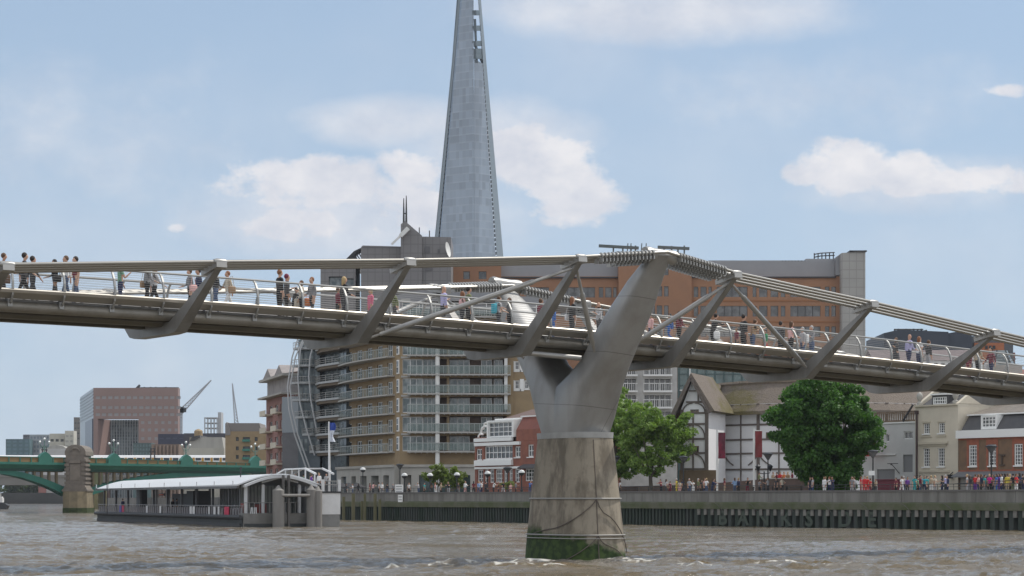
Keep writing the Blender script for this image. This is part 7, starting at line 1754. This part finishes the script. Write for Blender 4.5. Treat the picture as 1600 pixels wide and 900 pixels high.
# px, across, heading, pose, top, bottom, hair, options, label
BP = [
 (5, 1.2, RA, 'walk3', 'brown', 'charcoal', 'brown', {'sleeve': False}, 'person in brown patterned top at the very left edge of the bridge', ('hand', 'brown', 'brown bag held by the person at the left edge of the bridge')),
 (37, 1.6, RA, 'walk2', 'charcoal', 'black', 'dark', {'h': 1.90}, 'tall man in dark jacket striding right near the left end of the bridge', None),
 (51, 2.3, RA, 'walk1', 'charcoal', 'charcoal', 'dark', {'h': 1.84}, 'dark-haired man walking just ahead of the tall man in dark jacket', None),
 (86, 1.0, LA, 'walk3', 'black', 'charcoal', 'dark', {'h': 1.60}, 'short person in black jacket left of the man in white shirt', ('shoulder', 'black', 'black bag bulging behind the short person in black jacket')),
 (103, 1.3, LA, 'walk1', 'white', 'denim', 'brown', {'h': 1.82}, 'man in white shirt and jeans walking left on the bridge', None),
 (119, 1.5, LA, 'walk3', 'maroon', 'denim', 'dark', {'h': 1.82, 'sleeve': False}, 'man in dark red striped shirt and jeans beside the man in white shirt', None),
 (188, 2.0, RA, 'phone', 'sage green', 'navy', 'dark', {'h': 1.80, 'sleeve': False}, 'man in green T-shirt and dark shorts looking at a phone', None),
 (230, 1.1, RA, 'walk3', 'grey', 'black', 'blond', {'long': True}, 'blond woman carrying a tan bag, left one of the blond pair', ('shoulder', 'tan', 'tan bag on the left one of the blond pair')),
 (241, 1.6, RA, 'walk2', 'light grey', 'black', 'blond', {'long': True, 'h': 1.76}, 'blond woman in checked grey shirt, right one of the blond pair', None),
 (297, 1.4, LA, 'walk3', 'grey', 'black', 'brown', {'h': 1.66}, 'person in grey top just left of the first full bridge arm', ('shoulder', 'pale pink', 'pink bag of the person left of the first full bridge arm')),
 (311, 2.4, LA, 'walk3', 'navy', 'navy', 'dark', {'h': 1.84}, 'man in dark navy jacket half hidden by the first full bridge arm', None),
 (337, 1.6, RA, 'walk3', 'charcoal', 'denim', 'brown', {'long': True, 'h': 1.74}, 'brown-haired woman in dark top and jeans right of the first full arm', None),
 (357, 1.3, LA, 'walk2', 'cream', 'white', 'ginger', {'h': 1.74}, 'woman in cream top and white trousers walking left', ('shoulder', 'tan', 'tan shoulder bag of the woman in white trousers')),
 (437, 1.4, RA, 'stand', 'black', 'black', 'ginger', {'h': 1.90}, 'tall ginger-haired man in long black coat', None),
 (448, 2.1, RA, 'turn', 'charcoal', 'black', 'maroon', {'h': 1.84}, 'person with maroon hat beside the tall man in black coat', None),
 (459, 2.2, RA, 'lean', 'charcoal', 'black', 'dark', {'h': 1.35}, 'small person in dark clothes behind the pushchair group', None),
 (471, 1.4, LA, 'turn', 'cream', 'black', 'brown', {'h': 1.55}, 'short person holding a cream coat in the middle of the left span', ('hand', 'cream', 'large cream bag carried in the left span group')),
 (488, 1.7, LA, 'walk3', 'grey', 'charcoal', 'ginger', {'h': 1.76}, 'person in grey top carrying a big orange bag', ('hand', 'orange', 'big orange bag hanging at knee height')),
 (537, 1.5, RA, 'walk3', 'black', 'charcoal', 'blond', {'long': True, 'h': 1.86}, 'long-haired blond woman in black coat', None),
 (528, 2.3, RA, 'stand', 'maroon', 'black', 'brown', {'h': 1.5}, 'shorter person in dark red half behind the blond woman in black coat', None),
 (579, 1.5, LA, 'stand', 'pink', 'pink', 'blond', {'h': 1.45, 'long': True}, 'blond child in bright pink coat', None),
 (617, 1.4, LA, 'walk2', 'olive', 'charcoal', 'maroon', {'h': 1.55}, 'person in patterned olive top right of the second full arm', None),
 (693, 1.6, RA, 'turn', 'lilac', 'charcoal', 'grey', {'h': 1.84, 'bald': True}, 'bald man in grey-lilac shirt with folded arms', None),
 (722, 1.8, RA, 'walk3', 'pale pink', 'charcoal', 'ginger', {'long': True}, 'ginger-haired woman just left of the man in olive green', None),
 (732, 1.5, RA, 'stand', 'olive', 'black', 'dark', {'h': 1.88}, 'man in olive green shirt behind the long damper strut', None),
 (779, 1.5, RA, 'walk3', 'light grey', 'charcoal', 'brown', {'h': 1.62, 'sleeve': False}, 'person in pale grey top carrying a turquoise backpack', ('backpack', 'turquoise', 'turquoise backpack worn near the pier')),
 (796, 2.4, LA, 'turn', 'charcoal', 'black', 'brown', {'h': 1.70, 'long': True}, 'dark-clothed person in front of the white far pier arm', None),
 (845, 2.2, RA, 'stand', 'maroon', 'black', 'brown', {'h': 1.76}, 'person in dark red just left of the third full arm', None),
 (865, 1.5, RA, 'stand', 'blue', 'blue', 'dark', {'h': 1.40}, 'child in bright blue raincoat right of the third full arm', None),
 (894, 1.4, RA, 'stand', 'black', 'charcoal', 'ginger', {'h': 1.86, 'long': True}, 'ginger-haired woman in black striped top close to the pier arm', ('shoulder', 'white', 'white bag of the ginger-haired woman near the pier arm')),
 (936, 1.6, LA, 'turn', 'light grey', 'charcoal', 'grey', {'h': 1.78, 'bald': True}, 'balding person in pale patterned shirt beside the pier arm', None),
 (1017, 1.4, LA, 'stand', 'pale pink', 'navy', 'brown', {'h': 1.5}, 'person in pale pink top just right of the pier arm', None),
 (1047, 1.8, LA, 'walk3', 'blue', 'blue', 'dark', {'h': 1.62}, 'person in blue beneath the fourth damper strut', None),
 (1061, 1.5, RA, 'walk3', 'maroon', 'black', 'brown', {'h': 1.74}, 'brown-haired person in dark red top right of the pier', None),
 (1114, 1.5, RA, 'lean', 'black', 'black', 'dark', {'h': 1.80}, 'person in black leaning forward with a white sheet', ('hand', 'white', 'white carrier bag beside the leaning person in black')),
 (1151, 1.4, LA, 'stand', 'maroon', 'charcoal', 'brown', {'h': 1.25}, 'small child in dark red beside the man in black jacket', None),
 (1162, 1.7, RA, 'stand', 'black', 'black', 'dark', {'h': 1.92}, 'tall man in black jacket and white collar', None),
 (1176, 1.5, RA, 'lean', 'tan', 'denim', 'brown', {'h': 1.72}, 'brown-haired person in tan top and jeans bending forward', None),
 (1196, 1.4, LA, 'stand', 'green', 'red', 'dark', {'h': 1.30}, 'child in vivid green hooded top and red shorts', None),
 (1220, 2.0, RA, 'stand', 'charcoal', 'black', 'dark', {'h': 1.82}, 'man in charcoal behind the crossing damper strut', None),
 (1236, 1.4, RA, 'walk3', 'pale pink', 'black', 'brown', {'long': True, 'h': 1.80, 'sleeve': False}, 'long-haired woman in pale pink sleeveless top', None),
 (1254, 1.5, LA, 'stand', 'light grey', 'denim', 'grey', {'h': 1.60}, 'person in pale grey hood seen from behind', ('backpack', 'white', 'white backpack on the person in pale grey hood')),
 (1268, 2.0, LA, 'turn', 'grey', 'denim', 'grey', {'h': 1.78}, 'grey-haired person in grey top left of the fifth full arm', None),
 (1400, 1.4, LA, 'turn', 'charcoal', 'charcoal', 'brown', {'h': 1.60, 'skirt': True}, 'woman in dark patterned dress left of the man in lavender shirt', None),
 (1420, 1.5, RA, 'walk3', 'lilac', 'navy', 'ginger', {'h': 1.86, 'bald': True}, 'bald man in lavender shirt and dark trousers', None),
 (1436, 1.7, RA, 'turn', 'white', 'navy', 'ginger', {'h': 1.82, 'long': True, 'sleeve': False}, 'woman in white top with bare arms beside the man in lavender shirt', None),
 (1451, 1.4, RA, 'stand', 'charcoal', 'light grey', 'brown', {'h': 1.66}, 'person in dark patterned top and pale trousers left of the sixth arm', None),
 (1514, 2.2, LA, 'stand', 'maroon', 'maroon', 'dark', {'h': 1.45}, 'short person in dark maroon behind the woman in beige jacket', None),
 (1528, 1.5, RA, 'walk3', 'beige', 'black', 'brown', {'h': 1.78, 'long': True}, 'woman in beige jacket near the right end of the bridge', None),
 (1549, 1.5, LA, 'walk2', 'maroon', 'navy', 'dark', {'h': 1.78}, 'person in maroon top, last walker at the right end of the bridge', ('hand', 'white', 'white bag of the last walker on the right')),
]
for n_, (px, v, hd_, ps, tp, bt, hr, op, lb, bg_) in enumerate(BP):
    t = BF.U(px, v); loc = BF.p(t, v, ez(t)-.318)
    o, me, ch, s = person(loc, hd_+random.uniform(-.15, .15), ps, tp, bt, hr, lb, group='people crossing the footbridge', skin=(0, 1, 0, 2)[n_ % 4], **op)
    if bg_: bag(o, s, bg_[0], bg_[1], bg_[2])

# promenade crowd: (px, inland distance, top, bottom, hair, pose, extra) grouped by what they stand before
rng = random.Random(4)
def crowd(items, where, grp):
    for i, it in enumerate(sorted(items)):
        px, k, tp, bt, hr, ps = it[:6]; h = it[6] if len(it) > 6 else rng.uniform(1.62, 1.80)
        if h > 1.78: h = 1.74+(h-1.78)*.25
        x, y = bank(px, k); ordn = ['first', 'second', 'third', 'fourth', 'fifth', 'sixth', 'seventh', 'eighth', 'ninth', 'tenth', 'eleventh', 'twelfth', 'thirteenth', 'fourteenth', 'fifteenth', 'sixteenth', 'seventeenth', 'eighteenth', 'nineteenth', 'twentieth', 'twenty-first', 'twenty-second', 'twenty-third', 'twenty-fourth', 'twenty-fifth', 'twenty-sixth'][i]
        al = math.atan2(BN[1], BN[0])+(PI if rng.random() < .5 else 0) if ps.startswith('walk') else rng.uniform(0, 6.28)
        kw = {}
        if ps == 'sit': kw['sitz'] = .0; 
        person((x, y, GROUND), al, ps, tp, bt, hr, '%s-haired person in %s, %s from left %s' % (hr, tp, ordn, where), h=h, long=rng.random() < .4, sleeve=rng.random() < .4, group=grp, skin=rng.choice((0, 0, 1, 2)))
W1, W2 = 'walk1', 'walk3'
crowd([(541, 2, 'charcoal', 'black', 'dark', 'stand'), (551, 3, 'white', 'denim', 'brown', 'turn'), (560, 2, 'black', 'black', 'dark', W2), (578, 2.5, 'maroon', 'black', 'brown', 'stand'), (583, 1.8, 'pale pink', 'charcoal', 'dark', 'lean'), (592, 2.5, 'light grey', 'black', 'dark', 'stand', 1.86), (597, 2, 'white', 'grey', 'brown', W2, 1.86), (605, 3, 'charcoal', 'denim', 'dark', 'turn'), (614, 1.5, 'grey', 'black', 'grey', W1)], 'before the stone arcade', 'people before the stone arcade')
crowd([(639, 2, 'white', 'black', 'dark', 'stand'), (654, 1.6, 'light grey', 'denim', 'grey', 'lean'), (663, 2, 'teal', 'black', 'dark', 'stand'), (674, 3, 'brown', 'black', 'dark', W2), (680, 1.5, 'pale pink', 'white', 'ginger', 'stand'), (689, 2.2, 'beige', 'black', 'brown', 'turn'), (701, 2, 'black', 'light grey', 'dark', 'lean', 1.84), (716, 2.6, 'charcoal', 'grey', 'dark', W2), (727, 1.6, 'white', 'pale pink', 'brown', 'turn')], 'around the small yellow-green trees', 'people around the small trees')
crowd([(740, 2.2, 'maroon', 'black', 'dark', 'stand'), (748, 2, 'light blue', 'denim', 'blond', W2, 1.86), (752, 2.6, 'white', 'navy', 'ginger', 'stand', 1.88), (759, 1.6, 'charcoal', 'black', 'dark', 'turn'), (771, 2, 'white', 'black', 'dark', 'lean', 1.8), (779, 2.6, 'brown', 'charcoal', 'grey', 'stand'), (786, 2, 'black', 'light grey', 'dark', W1, 1.82), (798, 1.5, 'pale pink', 'grey', 'brown', 'stand', 1.5), (806, 2.4, 'grey', 'black', 'dark', 'turn'), (828, 1.6, 'blue', 'denim', 'dark', 'lean', 1.8)], 'before the red brick pub', 'people before the red brick pub')
crowd([(965, 2, 'white', 'white', 'brown', 'stand'), (969, 2.8, 'white', 'charcoal', 'dark', 'stand'), (1033, 2.5, 'maroon', 'black', 'dark', 'lean'), (1041, 1.8, 'light grey', 'charcoal', 'dark', 'turn'), (1047, 2.2, 'maroon', 'maroon', 'brown', 'stand', 1.5), (1057, 2, 'yellow', 'yellow', 'grey', 'turn'), (1062, 1.7, 'cream', 'pale pink', 'brown', 'stand', 1.6), (1067, 2.5, 'navy', 'black', 'dark', W2)], 'between the pier and the theatre gable', 'people between the pier and the theatre gable')
crowd([(1077, 2.2, 'light grey', 'denim', 'grey', 'turn', 1.8), (1083, 1.7, 'white', 'white', 'dark', 'lean', 1.6), (1091, 2.4, 'olive', 'black', 'grey', 'stand', 1.74), (1096, 3, 'charcoal', 'black', 'dark', 'turn'), (1104, 1.8, 'white', 'denim', 'blond', 'stand', 1.84), (1101, 2.6, 'pale pink', 'navy', 'brown', 'turn', 1.76), (1113, 1.5, 'navy', 'navy', 'dark', 'lean', 1.7), (1118, 2, 'navy', 'black', 'dark', 'stand', 1.5), (1132, 2.6, 'maroon', 'beige', 'brown', 'stand', 1.8), (1148, 2, 'light blue', 'denim', 'brown', 'turn', 1.84), (1154, 2.5, 'navy', 'black', 'blond', 'stand', 1.82), (1168, 2.2, 'black', 'maroon', 'dark', 'lean', 1.78)], 'left of the twin lamp before the theatre', 'people before the theatre, left of the twin lamp')
crowd([(1187, 2.4, 'grey', 'black', 'dark', 'stand', 1.6), (1200, 2.2, 'light grey', 'charcoal', 'brown', 'turn', 1.75), (1213, 2, 'charcoal', 'black', 'dark', 'stand', 1.75), (1222, 1.8, 'cream', 'charcoal', 'ginger', 'turn', 1.86), (1266, 2.4, 'charcoal', 'navy', 'brown', 'stand', 1.82), (1270, 1.8, 'light grey', 'denim', 'dark', 'stand', 1.85), (1288, 1.6, 'white', 'white', 'brown', 'stand', 1.76), (1290, 2.8, 'charcoal', 'light grey', 'blond', 'stand', 1.88), (1296, 2.2, 'white', 'navy', 'ginger', 'turn', 1.84), (1301, 1.8, 'navy', 'navy', 'dark', 'lean', 1.9), (1331, 2, 'grey', 'light grey', 'dark', 'stand', 1.76), (1335, 2.6, 'light grey', 'grey', 'brown', W2, 1.8)], 'between the twin lamp and the white annexe', 'people by the big dark tree')
crowd([(1345, 1.9, 'red', 'red', 'brown', 'stand', 1.82), (1351, 1.5, 'red', 'red', 'dark', 'stand', 1.96), (1355, 2.2, 'red', 'red', 'blond', 'turn', 1.86), (1360, 1.7, 'red', 'maroon', 'brown', 'stand', 1.55), (1368, 2.2, 'beige', 'charcoal', 'brown', 'turn', 1.5), (1400, 2.5, 'maroon', 'black', 'dark', 'stand', 1.6), (1409, 2, 'white', 'white', 'brown', W1, 1.84), (1412, 2.6, 'light grey', 'navy', 'grey', 'turn', 1.8), (1418, 1.8, 'purple', 'charcoal', 'dark', 'stand', 1.65)], 'before the white annexe', 'people before the white annexe')
crowd([(1429, 2, 'teal', 'teal', 'dark', 'turn', 1.8), (1434, 2.6, 'sage green', 'black', 'dark', 'stand', 1.62), (1438, 1.7, 'maroon', 'denim', 'dark', 'stand', 1.78), (1444, 2, 'turquoise', 'navy', 'dark', 'lean', 1.86), (1449, 1.6, 'teal', 'charcoal', 'dark', 'turn', 1.7), (1455, 2.4, 'beige', 'white', 'cream' if False else 'blond', 'stand', 1.88), (1461, 2, 'cream', 'light grey', 'blond', 'turn', 1.84), (1472, 2.4, 'charcoal', 'navy', 'dark', 'stand', 1.8), (1477, 1.8, 'lilac', 'black', 'grey', 'turn', 1.78), (1480, 2.6, 'navy', 'navy', 'dark', 'stand', 1.74)], 'before the cream house', 'people before the cream house')
crowd([(1511, 2, 'light grey', 'light grey', 'blond', 'stand', 2.1), (1515, 2.8, 'charcoal', 'grey', 'brown', 'stand', 1.8), (1524, 2, 'red', 'purple', 'brown', 'turn', 2.1), (1529, 1.6, 'pale pink', 'navy', 'ginger', 'stand', 2.0), (1533, 2.4, 'navy', 'black', 'brown', 'stand', 2.12), (1539, 1.8, 'teal', 'grey', 'dark', 'stand', 1.75), (1546, 2, 'magenta', 'black', 'blond', 'turn', 2.08), (1551, 2.6, 'maroon', 'navy', 'brown', 'stand', 1.98), (1557, 1.7, 'blue', 'blue', 'dark', 'stand', 2.1), (1561, 2.2, 'purple', 'purple', 'dark', 'turn', 2.2), (1565, 1.8, 'white', 'navy', 'dark', 'stand', 2.18), (1570, 2.4, 'black', 'charcoal', 'dark', 'stand', 2.2), (1574, 1.8, 'yellow', 'beige', 'brown', 'stand', 2.14), (1578, 2.6, 'cream', 'black', 'blond', 'turn', 2.05), (1583, 2, 'black', 'olive', 'dark', 'stand', 2.16), (1588, 1.6, 'red', 'white', 'brown', 'turn', 2.06), (1593, 2.2, 'navy', 'black', 'dark', 'stand', 2.3), (1598, 2.8, 'charcoal', 'navy', 'dark', 'stand', 2.1)], 'before the brown brick house', 'people before the brown brick house')
# seated diners on the raised theatre terrace and people on the boat deck
for i, (px, tp, hr) in enumerate(((1186, 'olive', 'dark'), (1208, 'beige', 'brown'), (1214, 'maroon', 'dark'), (1219, 'red', 'brown'), (1225, 'orange', 'ginger'), (1231, 'tan', 'blond'), (1238, 'maroon', 'grey'))):
    x, y = bank(px, 11.2); person((x, y, GROUND+.75), rng.uniform(0, 6.28), 'turn', tp, 'charcoal', hr, '%s-haired guest in %s, %s from left on the raised theatre terrace' % (hr, tp, ['first', 'second', 'third', 'fourth', 'fifth', 'sixth', 'seventh'][i]), h=1.7, group='guests on the raised theatre terrace')
m = MB(bankfac(1180, 1262, 11.0)); m.box(0, m.fr.U(1262), -.95, 3, GROUND, GROUND+.74); tag(m.build('raised_terrace', M['stone']), 'raised stone terrace behind the dark brick wall in front of the theatre', 'terrace')
u = 0
for i in range(15):
    q = i/14; uu = BOATF.len-.5-q*13.5; v = 7.9+(i*37 % 10)/10*1.5; tp = ['white', 'light grey', 'navy', 'purple', 'white', 'black', 'sage green', 'cream', 'white', 'charcoal', 'light blue', 'white', 'maroon', 'light grey', 'white'][i]; hr = ['brown', 'dark', 'blond', 'dark', 'grey'][i % 5]
    person(BOATF.p(uu, v, 3.45), rng.uniform(0, 6.28), 'turn' if i % 2 else 'stand', tp, 'charcoal', hr, '%s-haired passenger in %s, %s from the right end of the boat deck' % (hr, tp, ['first', 'second', 'third', 'fourth', 'fifth', 'sixth', 'seventh', 'eighth', 'ninth', 'tenth', 'eleventh', 'twelfth', 'thirteenth', 'fourteenth', 'fifteenth'][i]), h=rng.uniform(1.6, 1.8), group='passengers on the boat deck')
for i, (px, v, tp) in enumerate(((270, 3, 'black'), (276, 2.2, 'charcoal'), (192, 3, 'navy'))):
    person(PF.p(PF.U(px, v), v, .95), rng.uniform(0, 6.28), 'stand', tp, 'black', 'dark', ['person in black waiting at the middle of the floating pier', 'person in charcoal beside the one in black on the floating pier', 'person in navy near the left end of the floating pier'][i], group='people on the floating pier')
# ------------------------------------------------------------------ the thin summer haze of the distance
def haze():
    m = MB(); m.box(-1600, 1600, -60, 2600, -5, 360); o = m.build('haze', [], loc=(0, 0, 0)); tag(o, kind='stuff')
    mt = bpy.data.materials.new('haze_air'); mt.use_nodes = True; t = mt.node_tree
    for n in list(t.nodes): t.nodes.remove(n)
    v = mk(t, 'ShaderNodeVolumePrincipled'); v.inputs['Color'].default_value = (.86, .91, 1, 1); v.inputs['Density'].default_value = 0.00006
    v.inputs['Anisotropy'].default_value = .1
    ou = mk(t, 'ShaderNodeOutputMaterial'); t.links.new(v.outputs[0], ou.inputs['Volume']); o.data.materials.append(mt)
haze()
# ------------------------------------------------------------------ parts made of far-apart pieces become separate parts of the same name
def split_pieces():
    dg = None; keep = ('crown', 'water', 'ground', 'railing_wire', 'roof', 'stone_arcade')
    for o in [x for x in S.objects if x.type == 'MESH' and x.parent is not None and not x.children]:
        me = o.data; nv = len(me.vertices)
        if nv > 20000 or nv < 8 or me.users > 1 or o.name.split('.')[0] in keep or o.parent.get('category') == 'person': continue
        co = np.empty(nv*3, np.float32); me.vertices.foreach_get('co', co); co = co.reshape(-1, 3)
        ed = np.empty(len(me.edges)*2, np.int32); me.edges.foreach_get('vertices', ed); ed = ed.reshape(-1, 2)
        par = np.arange(nv)
        while True:
            a, b = par[ed[:, 0]], par[ed[:, 1]]; lo, hi = np.minimum(a, b), np.maximum(a, b)
            if not (lo != hi).any(): break
            np.minimum.at(par, hi, lo)
            while True:
                pp = par[par]
                if (pp == par).all(): break
                par = pp
        _, isl = np.unique(par, return_inverse=True); k = isl.max()+1
        if k < 2 or k > 400: continue
        L_ = np.full((k, 3), np.inf); H = np.full((k, 3), -np.inf); np.minimum.at(L_, isl, co); np.maximum.at(H, isl, co)
        size = (H-L_).max(1); gap = np.maximum(0, np.maximum(L_[:, None]-H[None], L_[None]-H[:, None]))
        near = np.sqrt((gap**2).sum(2)) <= np.maximum(.02, .5*np.maximum(size[:, None], size[None]))
        g = np.arange(k)
        for _ in range(k):
            n = np.where(near, g[None, :], k).min(1)
            if (n == g).all(): break
            g = n
        ids = np.unique(g)
        if len(ids) < 2 or len(ids) > 60: continue
        pv = g[isl]; polys = [(list(p.vertices), p.material_index, p.use_smooth) for p in me.polygons]
        for n, pid in enumerate(ids):
            vi = np.nonzero(pv == pid)[0]; mp = {int(v): i for i, v in enumerate(vi)}; fs = [q for q in polys if q[0][0] in mp]
            m2 = bpy.data.meshes.new(o.name.split('.')[0]); m2.from_pydata([tuple(co[v]) for v in vi], [], [[mp[v] for v in q[0]] for q in fs])
            for mt in me.materials: m2.materials.append(mt)
            m2.polygons.foreach_set('material_index', [q[1] for q in fs]); m2.polygons.foreach_set('use_smooth', [q[2] for q in fs]); m2.update()
            if n == 0: o.data = m2
            else:
                c = o.copy(); c.data = m2; c.name = o.name.split('.')[0]; COL.objects.link(c)
split_pieces()
